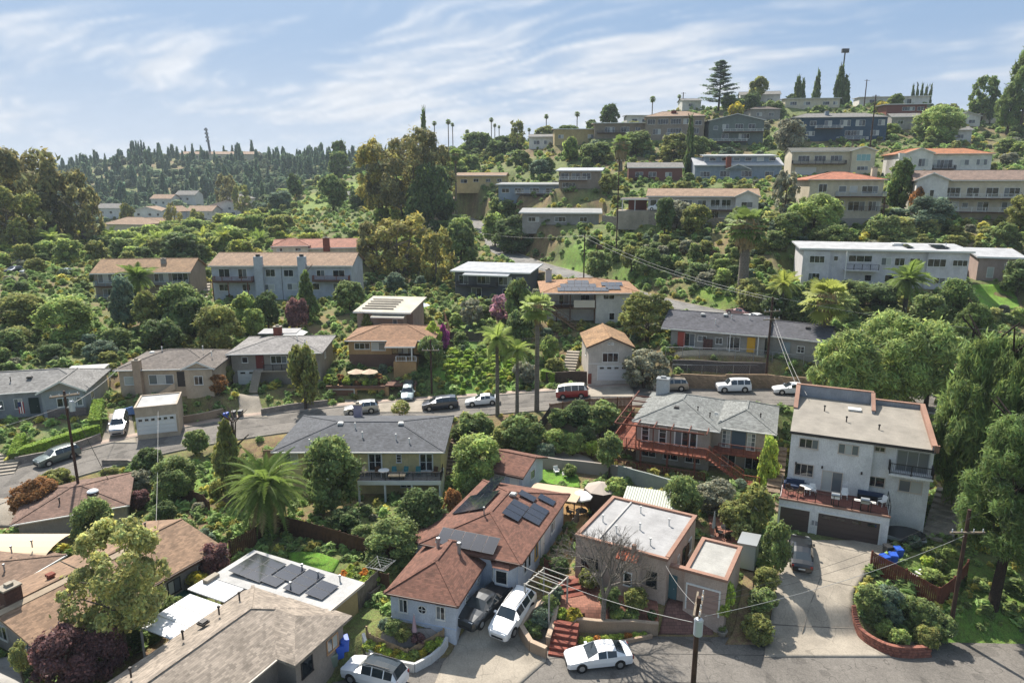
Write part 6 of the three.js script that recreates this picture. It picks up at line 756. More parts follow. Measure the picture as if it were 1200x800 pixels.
// garden of the pink bungalow and the strip to the driveway
for (const [u, v, d, w, c, l] of [[690, 667, 52.6, 26, 'olive', 'yellow-green shrub in front of the pink bungalow'], [715, 690, 52, 30, 'dark', 'dark shrub under the bare tree'], [745, 690, 52.4, 28, 'olive', 'dusty shrub between bare tree and arched window'], [655, 655, 54, 26, 'dark', 'dark shrub beside the blue house corner'], [660, 628, 58, 20, 'mid', 'clipped hedge bush along the paved side yard'], [652, 640, 57, 18, 'mid', 'hedge bush near the garden gate'], [668, 612, 60, 20, 'mid', 'leafy bush beside the tan shade roof']]) tree('round', c, u, v, d, w, l, { name: 'shrub', vb: 1 });
tree('dome', 'lime', 847, 681, 52, 36, 'bright green vine bush climbing beside the pink garage', { name: 'shrub', dz: 0.7, vb: 728 });
tree('round', 'olive', 884, 570, 64, 40, 'slim olive-green tree at the head of the driveway strip', { tf: 0.05, vb: 625 }); tree('round', 'mid', 908, 612, 59, 32, 'dense green tree beside the dark parked car', { tf: 0.1, vb: 672 }); tree('round', 'olive', 897, 668, 55.5, 30, 'clipped cloud-pruned shrub next to the driveway', { name: 'shrub', vb: 1 }); tree('round', 'mid', 893, 692, 54, 34, 'low rounded shrub with bare stems by the driveway', { name: 'shrub', vb: 1 }); tree('round', 'olive', 888, 722, 52, 38, 'flat-topped shrub at the driveway mouth', { name: 'shrub', vb: 750 }); tree('airy', 'straw', 868, 612, 61, 26, 'wispy shrub beside the small flat garage', { name: 'shrub', vb: 1 });
tree('dome', 'mid', 797, 560, 67, 48, 'big-leaved loquat tree behind the white flat roof', { tf: 0.05, vb: 612 }); tree('round', 'grey', 838, 566, 68, 52, 'grey twiggy thicket below the redwood stairs', { tf: 0.04, vb: 600 }); tree('round', 'olive', 862, 590, 64, 40, 'dry green shrub near the patio table', { name: 'shrub', vb: 1 }); tree('round', 'mid', 800, 622, 60, 22, 'spiky patio shrub beside the pink bungalow', { name: 'shrub', vb: 1 });
tree('tall', 'lime', 899, 514, 71, 30, 'clipped bright green column hedge beside the grey-roofed house', { tf: 0.02, vb: 568, name: 'column_hedge', cat: 'hedge' });
tree('dome', 'light', 720, 562, 68, 34, 'bright green bush above the white flat roof', { name: 'shrub', vb: 1 }); tree('round', 'mid', 714, 508, 74, 30, 'small round garden tree beside the redwood deck', { tf: 0.3, vb: 560 });
// planter at the driveway, right
{ const L = [[1018, 688, 53.5, 34, 'mid'], [1040, 690, 53, 34, 'sage'], [1060, 698, 52.6, 30, 'mid'], [1024, 708, 52.5, 24, 'dark'], [1036, 728, 51.6, 22, 'light'], [1052, 738, 51.2, 24, 'light'], [1080, 705, 52.4, 36, 'mid'], [1100, 722, 51.6, 34, 'mid'], [1085, 735, 51.2, 28, 'olive'], [1046, 712, 52.2, 22, 'sage'], [1108, 640, 59.5, 22, 'light'], [1090, 642, 59, 18, 'mid'], [1086, 652, 58, 14, 'lime'], [1100, 655, 58, 14, 'mid'], [1070, 628, 60, 16, 'sage']]; for (const [u, v, d, w, c] of L) tree('round', c, u, v, d, w, `${w > 30 ? 'wide' : w > 20 ? 'rounded' : 'small'} ${WORD[c]} shrub ${v < 660 ? 'inside the fenced bin yard' : 'in the planting behind the curved block wall'}`, { name: 'shrub', vb: 1, group: 'shrubs beside the concrete driveway' }); }
// around the blue house and the yellow house
tree('dome', 'dark', 497, 574, 66, 62, 'large dark bush with reddish tips below the white deck', { tf: 0.02, vb: 632 }); tree('dome', 'mid', 462, 612, 62, 66, 'broad mid-green bush between deck and fence', { tf: 0.02, vb: 660 }); tree('round', 'rust', 531, 574, 68, 22, 'reddish shrub beside the deck corner', { name: 'shrub' }); tree('round', 'dark', 405, 598, 66, 40, 'dark shrub under the round-headed tree', { name: 'shrub' }); tree('round', 'mid', 425, 618, 63, 30, 'green shrub behind the long board fence', { name: 'shrub' });
tree('dome', 'mid', 389, 515, 71, 72, 'dense round-headed tree touching the yellow house', { tf: 0.12, vb: 600 }); tree('cone', 'olive', 272, 488, 74, 54, 'dense upright golden-green conifer beside the street', { tf: 0.03, stems: 3, vb: 583 });
tree('airy', 'straw', 148, 618, 50, 118, 'broad pale golden tree over the long brown roof', { tf: 0.2, bark: BARKP, stems: 2 }); tree('dome', 'mid', 113, 587, 60, 52, 'leafy green tree between two brown roofs', { tf: 0.08, vb: 642 });
tree('round', 'plum', 78, 742, 44, 74, 'dark plum-red tree below the brown roof', { tf: 0.1, vb: 815 }); tree('round', 'plum', 126, 738, 45.5, 50, 'second plum-red tree against the house wall', { tf: 0.1, vb: 795 }); tree('round', 'plum', 254, 638, 58, 36, 'small plum-red tree at the end of the long roof', { tf: 0.2, vb: 680 }); tree('round', 'plum', 100, 709, 46.4, 18, 'dark rounded shrub at the gutter of the long roof', { tf: 0.5, vb: 750 });
 tree('round', 'straw', 30, 755, 42, 22, 'pompom tree on a pale trunk beside the patio', { tf: 0.45, bark: BARKP, vb: 812 });
for (const [u, v, d, w, c, l] of [[45, 563, 73, 52, 'rust', 'rust-orange hedge bush at the street corner'], [68, 552, 76, 36, 'olive', 'olive shrub behind the rust hedge bush'], [176, 528, 79, 34, 'dark', 'dark shrub at the street edge'], [206, 540, 76, 50, 'mid', 'wide green shrub next to the golden conifer'], [232, 505, 82, 30, 'mid', 'shrub behind the golden conifer'], [195, 590, 68, 26, 'dark', 'shrub with dark stems beside the long roof'], [165, 575, 70, 24, 'plum', 'low reddish shrub on the terrace'], [215, 610, 64, 34, 'mid', 'ferny green shrub along the path'], [240, 622, 61, 26, 'sage', 'grey-green shrub along the path'], [232, 672, 56, 26, 'yellow', 'yellow-green shrub beside the plum-red tree'], [185, 725, 48, 22, 'mid', 'low shrub along the white patio cover'], [160, 742, 46.5, 24, 'dark', 'dark low shrub under the pale golden tree'], [205, 700, 50.5, 24, 'mid', 'shrub behind the white patio cover'], [165, 552, 74, 30, 'grey', 'dry grey hedge on the terrace'], [130, 550, 76, 26, 'olive', 'olive hedge beside the utility pole']]) tree('round', c, u, v, d, w, l, { name: 'shrub', vb: 1 });
for (const [u, v, d, w, c, l] of [[556, 484, 87, 42, 'mid', 'green shrub at the top of the garden steps'], [538, 500, 84, 26, 'dark', 'dark shrub beside the yellow house roof'], [560, 515, 80, 60, 'light', 'spreading bright shrub over the garden wall'], [612, 487, 87, 46, 'mid', 'round shrub below the fan palms'], [590, 500, 85, 30, 'olive', 'olive shrub between palms and wall'], [545, 545, 74, 34, 'light', 'light green shrub beside the studio'], [555, 560, 73, 24, 'mid', 'green shrub behind the studio'], [655, 480, 87, 26, 'mid', 'clipped shrub behind the board fence'], [678, 472, 88, 34, 'dark', 'full shrub along the board fence'], [706, 472, 88.5, 42, 'mid', 'wide shrub at the end of the board fence'], [716, 488, 86, 20, 'sage', 'clipped grey shrub on the top terrace'], [652, 505, 83, 30, 'light', 'leafy plants on the middle terrace'], [672, 508, 82, 28, 'light', 'bright leafy plants on the middle terrace'], [686, 500, 83, 26, 'dark', 'dark plants on the middle terrace'], [694, 518, 79, 20, 'lime', 'lime plant on the middle terrace'], [640, 520, 80, 22, 'sage', 'silvery plant beside the lawn wall'], [668, 545, 74, 16, 'mid', 'small plant at the lawn edge'], [588, 530, 78, 30, 'light', 'bright shrub below the garden steps']]) tree('round', c, u, v, d, w, l, { name: 'shrub', vb: 1 });
// street verge and the slope above the street
tree('airy', 'grey', 757, 410, 97, 58, 'grey dusty tree beside the garage house', { tf: 0.05, stems: 3 }); tree('airy', 'olive', 758, 342, 112, 66, 'olive tree between solar house and grey ranch house', { tf: 0.1, stems: 2 }); tree('airy', 'straw', 470, 470, 92, 24, 'small dry street tree in front of the carport', { tf: 0.3 });
featherPalm(583, 384, 91, 56, 'slim feather palm standing in front of the green bank', { n: 24, r0: 0.3, r1: 0.22, col: 'light' }); featherPalm(606, 400, 90, 46, 'short slim feather palm beside the taller ones', { n: 22, r0: 0.28, r1: 0.2, col: 'light' }); fanPalm(629, 346, 91, 40, 'tall fan palm at the street near the garage house', { r0: 0.36, r1: 0.26, sk: 0.3, col: 'light' });
fanPalm(963, 330, 100, 56, 'leaning palm with golden fronds at the grey cottage', { col: 'palmgold', r0: 0.26, r1: 0.2, sk: 0.4 }); fanPalm(982, 382, 99, 12, 'small thin palm at the upper road end', { r0: 0.12, r1: 0.1 }); fanPalm(870, 246, 127, 50, 'thick-trunked fan palm on the bank above the upper road', { r0: 1.05, r1: 0.8, sk: 0.7, skh: 4 }); featherPalm(1060, 318, 116, 62, 'spreading palm in front of the long white house', { n: 40, r0: 0.4, r1: 0.35, up: 0.35, col: 'palm' }); featherPalm(915, 322, 117, 46, 'golden palm at the corner of the long white house', { n: 26, col: 'palmgold' });
fanPalm(727, 160, 236, 26, 'fan palm rising between the hillside houses', { r0: 0.8, r1: 0.6, sk: 0.7, skh: 5 }); featherPalm(165, 318, 143, 52, 'date palm in front of the brown-roofed apartments', { n: 40, r0: 0.5, r1: 0.4, up: 0.3 }); fanPalm(535, 175, 250, 18, 'fan palm beside the dark trees and the road', { r0: 0.35, r1: 0.28 });
// slope left of the tan house
for (const [k, c, u, v, d, w, l] of [['round', 'light', 80, 352, 122, 62, 'bright yellow-green tree above the grey bungalow'], ['dome', 'olive', 28, 346, 128, 74, 'olive bushy tree at the terrace'], ['tall', 'sage', 148, 326, 128, 36, 'grey-green upright tree before the brown apartments'], ['tall', 'olive', 174, 344, 126, 36, 'dull green upright tree before the date palm'], ['dome', 'mid', 212, 334, 128, 62, 'large green tree beside the apartment steps'], ['dome', 'dark', 228, 350, 124, 40, 'dark tree beside the apartment steps'], ['round', 'olive', 258, 362, 118, 56, 'olive round tree above the grey two-storey house'], ['round', 'light', 289, 344, 128, 28, 'bright round tree below the blue-white apartments'], ['cone', 'conif', 361, 314, 132, 30, 'blue-green conifer in front of the apartments'], ['round', 'dark', 315, 345, 128, 30, 'dark bush below the apartments'], ['round', 'plum', 350, 350, 127, 26, 'reddish bush beside the conifer'], ['round', 'mid', 410, 330, 136, 36, 'green shrub at the end of the apartments'], ['cone', 'olive', 431, 366, 118, 24, 'dense column shrub beside the tan block'], ['round', 'sage', 118, 400, 113, 52, 'silvery shrub behind the grey bungalow'], ['round', 'mid', 138, 385, 118, 34, 'green tree behind the cream bungalow'], ['round', 'dark', 60, 405, 112, 60, 'dark leafy mass behind the grey bungalow'], ['round', 'dark', 190, 375, 116, 46, 'shaded tree behind the cream bungalow'], ['round', 'olive', 265, 428, 105, 22, 'shrub between cream and grey houses'], ['round', 'rust', 256, 440, 99, 22, 'rusty red shrub next to the driveway'], ['round', 'olive', 358, 405, 99, 34, 'small yellow-green tree in front of the grey two-storey house'], ['round', 'light', 300, 362, 124, 26, 'light bush under the apartments'], ['round', 'olive', 20, 385, 118, 50, 'golden olive shrub at the wall'], ['round', 'mid', 505, 395, 106, 30, 'dark green tree beside the utility pole'], ['round', 'lime', 508, 378, 113, 18, 'lime shrub behind the tan house'], ['round', 'magenta', 521, 381, 116, 11, 'magenta bougainvillea next to the fence'], ['airy', 'pink', 590, 345, 125, 34, 'pink blossoming tree below the dark modern house'], ['airy', 'grey', 553, 350, 124, 30, 'bare grey tree below the dark modern house'], ['round', 'mid', 608, 330, 122, 34, 'green tree left of the solar house'], ['round', 'dark', 610, 365, 113, 34, 'dark shrub below the timber stair'], ['round', 'olive', 650, 420, 104, 22, 'shrub beside the stepping stones'], ['round', 'light', 644, 395, 108, 22, 'bright shrub beside the timber stair'], ['round', 'grey', 615, 425, 103, 30, 'grey-green shrub behind the palms']]) tree(k, c, u, v, d, w, l);
// eucalyptus stands
tree('euc', 'euc', 478, 145, 236, 96, 'tall brown-green eucalyptus in the middle of the valley', { tf: 0.22, stems: 3 }); tree('euc', 'eucgold', 452, 158, 240, 70, 'golden eucalyptus beside the taller one', { tf: 0.2, stems: 2 }); tree('euc', 'euc', 508, 168, 238, 56, 'brown eucalyptus leaning over the dark tree', { tf: 0.2 }); tree('dome', 'dark', 507, 196, 228, 58, 'big dark evergreen under the eucalyptus', { tf: 0.05 }); tree('euc', 'eucgold', 468, 248, 178, 90, 'yellowish eucalyptus clump above the apartments', { tf: 0.05, stems: 4 }); tree('euc', 'eucgold', 512, 266, 170, 42, 'small yellowish eucalyptus beside the modern house', { tf: 0.05 }); tree('euc', 'euc', 442, 258, 176, 50, 'brownish eucalyptus beside the reddish roof', { tf: 0.05 }); tree('dome', 'mid', 540, 262, 186, 40, 'green tree beside the winding road', { tf: 0.05 });
for (const [u, v, d, w, c, l] of [[45, 172, 232, 92, 'euc', 'big brown eucalyptus at the valley edge'], [12, 186, 226, 70, 'eucgold', 'golden-brown eucalyptus outside the valley edge'], [82, 186, 236, 74, 'euc', 'rust-brown eucalyptus next to the palms'], [105, 215, 228, 44, 'euc', 'lower brown eucalyptus beside the valley roofs'], [-25, 182, 230, 70, 'euc', 'brown eucalyptus at the end of the stand'], [28, 215, 215, 70, 'olive', 'olive eucalyptus in front of the stand']]) tree('euc', c, u, v, d, w, l, { tf: 0.14, stems: 3 });
for (const [u, v, d, w, c, k] of [[268, 203, 420, 26, 'euc', 'euc'], [205, 236, 350, 20, 'eucgold', 'euc'], [285, 215, 400, 22, 'olive', 'euc'], [150, 240, 345, 16, 'olive', 'round'], [232, 246, 345, 16, 'olive', 'round']]) tree(k, c, u, v, d, w, 'brownish tree standing among the valley houses', { group: 'trees among the valley houses' });
// palms in the valley
{ const r = rngOf(21); for (let i = 0; i < 34; i++) { const u = 45 + i * 8.6 + r() * 8, d = 196 + r() * 50; const col = r() < 0.5 ? 'palmgold' : r() < 0.5 ? 'light' : 'palm', v = 268 + r() * 18; featherPalm(u, v, d, 26 + r() * 12, `${v < 276 ? 'tall' : 'short'} ${{ palmgold: 'golden', light: 'light green', palm: 'deep green' }[col]} feather palm in the row before the valley houses`, { n: 22, col, group: 'feather palms in the valley row' }); } }
// skyline trees
tree('cone', 'conif', 498, 128, 330, 14, 'slender dark conifer rising behind the tall eucalyptus', { tf: 0.05 }); for (const [u, v, d, w] of [[510, 142, 400, 6], [526, 140, 400, 7], [531, 144, 410, 5], [576, 138, 430, 6], [580, 145, 430, 5], [585, 147, 440, 4], [640, 134, 400, 6], [676, 131, 390, 7], [764, 113, 370, 8], [795, 111, 380, 5], [548, 152, 400, 6], [620, 150, 400, 5]]) fanPalm(u, v, d, w, 'tall thin fan palm on the skyline of the ridge', { group: 'fan palms on the skyline', r0: 0.3, r1: 0.25 });
{ // layered conifer on the crest
  const p = onGround(842, 335), H = heightAtRow(p, 70), g = thing('cedar_tree', 'large layered dark conifer on the hill crest', 'tree', p), r = rngOf(61), b = new MB(), L = leaves(); b.rod([0, -0.5, 0], [0.3, H * 0.96, 0], 0.6, 0.08, 8);
  for (let i = 0; i < 46; i++) { const f = 0.16 + 0.82 * i / 46, a = i * 2.4 + r(), len = H * 0.46 * Math.pow(1 - f, 0.6) * (0.55 + 0.6 * r()), y = H * f, e = [Math.cos(a) * len, y + len * 0.16, Math.sin(a) * len]; b.rod([0.2, y, 0], e, 0.12, 0.03, 5, false); for (let k = 0; k < 150; k++) { const t = 0.25 + 0.78 * r(), x = e[0] * t + (r() - 0.5) * 2.6, z = e[2] * t + (r() - 0.5) * 2.6; addLeaf(L, x, lerp(y, e[1], t) + (r() - 0.4) * 0.8, z, (r() - 0.5) * 0.6, 0.9, (r() - 0.5) * 0.6, 0, 1, 0, 0.6, 0.3, 0.7 + 0.5 * r(), r); } } b.to('trunk', BARKD, g); mesh('crown', leafGeo(L), LEAF.farpine, g);
}
for (const [u, v, d, w, l] of [[934, 89, 345, 9, 'narrow cypress of a close pair on the crest'], [939, 92, 346, 7, 'shorter cypress of the close pair on the crest'], [956, 84, 335, 9, 'single pointed cypress in front of the pale hilltop house'], [982, 76, 330, 12, 'tall cypress at the foot of the antenna pole'], [990, 88, 328, 10, 'thick cypress next to the antenna pole'], [806, 137, 226, 12, 'tall slim cypress beside the red cabin']]) tree('column', 'dark', u, v, d, w, l, { tf: 0.02, name: 'cypress_tree' });
for (const [u, v] of [[1067, 100], [1072, 98], [1077, 99], [1082, 101], [1087, 99]]) tree('column', 'dark', u, v, 372, 5, 'small cypress in the evenly spaced skyline row', { tf: 0.02, name: 'cypress_tree', group: 'cypress row on the skyline' });
for (const [u, v] of [[158, 166], [161, 165], [164, 166], [167, 165], [170, 167]]) tree('column', 'farpine', u, v, 770, 3.6, 'tiny cypress in a cluster on the far ridge', { tf: 0.02, name: 'cypress_tree', group: 'cypress cluster on the far ridge' });
for (const [k, c, u, v, d, w, l] of [['pine', 'conif', 1195, 48, 270, 44, 'very tall conifer cut by the end of the hill'], ['pine', 'conif', 1180, 100, 275, 36, 'bushy conifer beside the very tall one'], ['airy', 'conif', 1150, 88, 300, 32, 'open skyline tree beside the tall conifer'], ['column', 'dark', 1160, 104, 298, 9, 'dark cypress beside the open skyline tree'], ['weep', 'pepper', 1098, 124, 258, 56, 'round-topped pepper tree among the upper houses'], ['round', 'grey', 925, 140, 245, 36, 'grey-pink bushy tree below the blue house'], ['dome', 'dark', 714, 123, 340, 24, 'dome-shaped dark tree on the ridge'], ['round', 'olive', 888, 90, 345, 22, 'round olive tree on the crest'], ['round', 'yellow', 862, 120, 310, 16, 'yellow-leaved tree below the crest'], ['round', 'dark', 880, 110, 322, 22, 'dark round tree below the crest'], ['round', 'mid', 905, 118, 322, 24, 'green round tree below the crest houses'], ['round', 'yellow', 1033, 119, 305, 14, 'yellow tree beside the red house'], ['dome', 'mid', 745, 155, 262, 44, 'broad green tree below the taupe mansion'], ['dome', 'olive', 790, 158, 252, 38, 'yellow-green tree beside the slim cypress'], ['round', 'mid', 818, 160, 250, 26, 'green tree below the grey-green house'], ['round', 'mid', 700, 168, 258, 40, 'green tree under the brown flat-roofed house'], ['round', 'light', 668, 162, 266, 18, 'light green tree below the row houses'], ['dome', 'mid', 640, 250, 190, 60, 'broad green tree on the wooded bank'], ['dome', 'dark', 605, 255, 196, 60, 'dark tree mass on the wooded bank'], ['round', 'light', 580, 250, 205, 30, 'light tree beside the warning sign'], ['dome', 'mid', 590, 232, 222, 40, 'green hedge tree along the road'], ['round', 'mid', 700, 296, 152, 34, 'clipped round bush beside the upper road'], ['round', 'olive', 740, 288, 150, 26, 'orange-tinged shrub beside the pole'], ['round', 'mid', 758, 290, 146, 34, 'green bush on the bank'], ['airy', 'grey', 793, 235, 166, 36, 'bare grey tree in front of the ranch house'], ['round', 'olive', 815, 240, 160, 34, 'orange-green bush in front of the ranch house'], ['round', 'dark', 778, 232, 162, 24, 'dark round tree before the ranch house'], ['round', 'mid', 865, 245, 152, 30, 'green bush at the end of the ranch house'], ['airy', 'grey', 918, 200, 158, 30, 'bare slender tree beside the tile-roofed house'], ['weep', 'pepper', 953, 228, 146, 60, 'broad light green tree before the tile-roofed house'], ['round', 'mid', 925, 250, 143, 36, 'green bush left of the long white house'], ['tall', 'conif', 1052, 190, 165, 34, 'dark slender tree between tile house and apartments'], ['round', 'sage', 1088, 232, 148, 50, 'silvery tree below the apartments'], ['round', 'rust', 1072, 220, 158, 16, 'orange shrub beside the apartments'], ['round', 'mid', 1035, 252, 142, 36, 'green bush behind the long white house'], ['pine', 'olive', 1195, 228, 146, 40, 'olive tree at the end of the apartments'], ['round', 'mid', 1176, 262, 140, 26, 'green bush above the steep lawn'], ['dome', 'dark', 1192, 306, 124, 40, 'dark round bush beside the curved wall'], ['round', 'mid', 1000, 330, 119, 60, 'leafy green bush below the long white house'], ['round', 'dark', 1030, 335, 117, 50, 'dark bush below the long white house'], ['tall', 'conif', 1115, 330, 113, 50, 'blue-green tree below the long white house'], ['round', 'mid', 1085, 345, 110, 40, 'green bush beside the spreading palm'], ['round', 'dark', 940, 350, 114, 40, 'dark bush behind the grey cottage'], ['round', 'olive', 885, 335, 121, 40, 'shrub beside the thick-trunked palm'], ['round', 'dark', 905, 345, 117, 30, 'dark bush beside the golden palm'], ['round', 'mid', 975, 265, 140, 70, 'low green hedge behind the long white house'], ['round', 'mid', 390, 205, 300, 34, 'blue-green tree at the foot of the meadow'], ['round', 'dark', 425, 222, 290, 40, 'dark tree at the foot of the meadow'], ['round', 'dark', 347, 205, 370, 18, 'dark round tree on the meadow slope'], ['dome', 'conif', 398, 166, 470, 20, 'dome-topped tree on the centre ridge'], ['dome', 'mid', 398, 178, 440, 26, 'green tree under the dome-topped tree'], ['round', 'sage', 330, 225, 340, 30, 'grey bush beside the meadow'], ['euc', 'olive', 606, 140, 330, 22, 'open skyline tree at the end of the row houses'], ['round', 'mid', 560, 155, 380, 40, 'green tree on the centre skyline'], ['round', 'dark', 590, 160, 360, 36, 'dark tree on the centre skyline'], ['round', 'olive', 640, 148, 330, 28, 'olive tree behind the row houses']]) tree(k, c, u, v, d, w, l);

// scattered shrubs on the slopes, kept off houses and roads
const clearOf = (x, z, m) => { for (const s of siteList) if (Math.abs(x - s.c.x) < 45 && Math.abs(z - s.c.z) < 45 && siteDist(s, x, z) < m) return false; for (const k in ROADS) { const b = BOUND[k]; if (x > b.min.x && x < b.max.x && z > b.min.z && z < b.max.z && roadNear(k, x, z)[0] < ROADS[k].half + m + 0.6) return false; } return true; };
const frontOf = (x, z, reach) => { for (const s of siteList) { const ox = x - s.c.x, oz = z - s.c.z; if (Math.abs(ox) > 45 || Math.abs(oz) > 45) continue; const c = Math.cos(s.yaw), n = Math.sin(s.yaw), lx = ox * c - oz * n, lz = ox * n + oz * c; if (Math.abs(lx) < s.w / 2 + 1 && lz > 0 && lz < reach) return true; } return false; };
const PAVED = [];   // outlines kept clear of planting
function paved(x, z, m) { for (const P of PAVED) { let ins = false; for (let i = 0, j = P.length - 1; i < P.length; j = i++) { const [ax, az] = P[i], [bx, bz] = P[j]; if ((az > z) !== (bz > z) && x < (bx - ax) * (z - az) / (bz - az) + ax) ins = !ins; const ex = bx - ax, ez = bz - az, t = clamp(((x - ax) * ex + (z - az) * ez) / (ex * ex + ez * ez + 1e-9), 0, 1); if (Math.hypot(x - ax - t * ex, z - az - t * ez) < m) return true; } if (ins) return true; } return false; }
const MASS = [];
function nearSite(p) { let b = null, m = 14; for (const s of siteList) if (s.short) { const d = siteDist(s, p.x, p.z); if (d < m) { m = d; b = s.short; } } return b; }
function scatter(seed, count, x0, x1, d0, d1, hmin, hmax, cols, label, group, test, kinds = ['round', 'dome', 'round'], mass = false) {
  const r = rngOf(seed); let made = 0; for (let t = 0; t < count * 8 && made < count; t++) { const d = Math.sqrt(lerp(d0 * d0, d1 * d1, r())), u = lerp(x0, x1, r()), p = onGround(u, d), q = r(), c = cols[Math.floor(r() * cols.length)]; let h = lerp(hmin, hmax, q * q); if (frontOf(p.x, p.z, 14)) h = Math.min(h, 1.5); const w = h * (0.9 + 0.7 * r()); if (!clearOf(p.x, p.z, w * 0.5 + 0.4) || paved(p.x, p.z, w * 0.5) || (test && !test(u, d, p))) continue; if (roadNear('upper_road', p.x, p.z)[0] < 8) continue; if (mass) { const m = LEAF[c].color, t = 0.85 + 0.3 * r(); MASS.push([p.x, p.y - h * 0.1, p.z, w, h, r() * 6.28, [m.r * t, m.g * t, m.b * t]]); made++; continue; } const near = nearSite(p), kd = kinds[Math.floor(r() * kinds.length)]; tree(kd, c, u, 0, d, w * F / d, `${h < 1.6 ? 'low' : h < 3.2 ? 'rounded' : 'tall'} ${WORD[c]} ${near ? (h < 3.2 ? 'bush' : 'tree') + ' near the ' + near : label}`, { pos: p, h, w, group: near ? 'bushes and trees near the ' + near : group, name: h < 3.2 ? 'shrub' : 'garden_tree', noTrunk: false }); made++; }
}
function plantSlopes() {
  const G = ['mid', 'mid', 'light', 'olive', 'dark', 'sage', 'olive', 'grey', 'straw', 'mid'];
  scatter(41, 220, 524, 612, 101, 113, 0.5, 1.3, ['light', 'hedge', 'lime', 'hedge'], '', '', null, undefined, true); scatter(42, 60, 1090, 1230, 49, 58, 0.3, 0.8, ['light', 'mid'], '', '', null, undefined, true);
  scatter(31, 150, 560, 1200, 160, 320, 1.6, 6, G, 'bush standing clear of the houses on the hillside', 'bushes on the upper hillside');
  scatter(32, 520, 540, 1420, 112, 165, 1.2, 3.8, G, 'bush on the bank above the upper road', 'bushes on the bank above the upper road', null, undefined, true);
  scatter(33, 70, -10, 560, 100, 190, 1.2, 4, G, 'bush on the gentle slope above the street', 'bushes on the slope above the street');
  scatter(34, 50, 0, 1180, 52, 88, 0.5, 1.4, G, 'low garden bush in the yards below the street', 'low garden bushes below the street');
  scatter(35, 330, 0, 560, 190, 300, 3, 9, ['mid', 'light', 'olive', 'light', 'dark', 'palmgold'], 'tree in the green belt behind the apartments', 'trees in the green belt', (u, d) => !(u > 335 && u < 445 && d > 225), ['round', 'dome', 'euc'], true);
  scatter(36, 260, 300, 620, 320, 520, 3, 8, ['mid', 'light', 'olive', 'dark'], 'bush on the ridge around the green meadow', 'bushes around the green meadow', (u, d) => !(u > 345 && u < 440 && d < 430), undefined, true);
  scatter(39, 640, 560, 1420, 150, 330, 0.8, 2.8, G, '', '', null, undefined, true);
  scatter(40, 220, -10, 560, 100, 200, 0.8, 2.4, G, '', '', null, undefined, true);
  scatter(37, 50, 560, 1200, 310, 400, 2.5, 7, ['mid', 'dark', 'conif', 'olive'], 'tree along the hill crest', 'trees along the hill crest');
  scatter(38, 90, 90, 330, 350, 480, 3, 6, ['mid', 'olive', 'farpine', 'sage'], 'tree between the valley houses', 'trees between the valley houses', null, undefined, true);
  const r = rngOf(44); let n = 0; for (let t = 0; t < 900 && n < 290; t++) { const u = lerp(40, 460, r()), d = lerp(440, 800, Math.pow(r(), 0.8)); if (u > 320 && d < 520) continue; const p = onGround(u, d), h = 12 + 10 * r() * r(), w = h * (0.3 + 0.16 * r()); if (!clearOf(p.x, p.z, 5)) continue; tree(r() < 0.55 ? 'cone' : r() < 0.5 ? 'tall' : 'round', r() < 0.8 ? 'farpine' : 'sage', u, 0, d, w * F / d, `${h > 17 ? 'tall' : h > 13.5 ? 'middling' : 'short'} ${w / h > 0.38 ? 'broad' : 'slim'} conifer in the wood on the far ridge`, { pos: p, h, w, name: 'conifer', group: 'conifers of the far ridge wood', tf: 0.05 }); n++; }
  // the rest of the far wood and low weeds, which nobody could count
  const M = new THREE.Matrix4(), Q = new THREE.Quaternion(), P = new THREE.Vector3(), S = new THREE.Vector3(), E = new THREE.Euler(), C = new THREE.Color();
  const inst = (name, geo, m, label, list) => { const o = new THREE.InstancedMesh(geo, m, list.length); o.name = name; o.castShadow = o.receiveShadow = true; list.forEach(([x, y, z, sx, sy, a, col], i) => { E.set(0, a, 0); M.compose(P.set(x, y, z), Q.setFromEuler(E), S.set(sx, sy, sx)); o.setMatrixAt(i, M); o.setColorAt(i, C.setRGB(...col)); }); scene.add(o); tag(o, label, null, null, 'stuff'); };
  const far = []; const q = rngOf(45); for (let i = 0; i < 2600; i++) { const u = lerp(-140, 640, q()), d = lerp(430, 1000, q()); if (u > 330 && u < 450 && d < 450) continue; const x = (u - 600) / F * d, z = -d * cp; if (!clearOf(x, z, 5)) continue; const w = 5 + 7 * q(), h = 3 + 5 * q(), t = 0.7 + 0.6 * q(); far.push([x, height(x, z) - 1, z, w, h, q() * 6.28, [t * (0.9 + 0.4 * q()), t, t]]); }
  inst('undergrowth', crownOf('dome', 30, 2), leaf('white', 1, 1, 1), 'dense mixed bushes covering the banks and the valley floor', MASS);
  inst('forest', crownOf('dome', 15, 1), LEAF.farpine, 'distant mixed wood covering the far ridge', far);
  const tuft = crownGeo(71, { prof: 'dome', lobes: 9, lr: 0.26, s: 0.32, n: 70, wid: 0.3, asp: 0.9 }), weeds = []; for (let i = 0; i < 30000; i++) { const a = (q() - 0.5) * 1.75, rr = 46 * Math.pow(9.5, q()), x = Math.sin(a) * rr, z = -Math.cos(a) * rr; const f = fbm(x * 0.05 + 7, z * 0.05, 3); if (f < -0.45 + 0.6 * q() - (rr > 105 ? 0.4 : 0)) continue; if (!clearOf(x, z, 0.4) || paved(x, z, 0.25)) continue; const s = (0.35 + 0.7 * q() * q()) * Math.sqrt(rr / 70), t = 0.6 + 0.8 * q(), wq = q(); weeds.push([x, height(x, z) - 0.05, z, s * 1.4, s, q() * 6.28, wq < 0.2 ? [t * 1.7, t * 1.15, t * 0.8] : [t, t, t]]); }
  inst('ground_cover', tuft, LEAF.yard, 'low weeds and ground cover over the slopes', weeds);
}

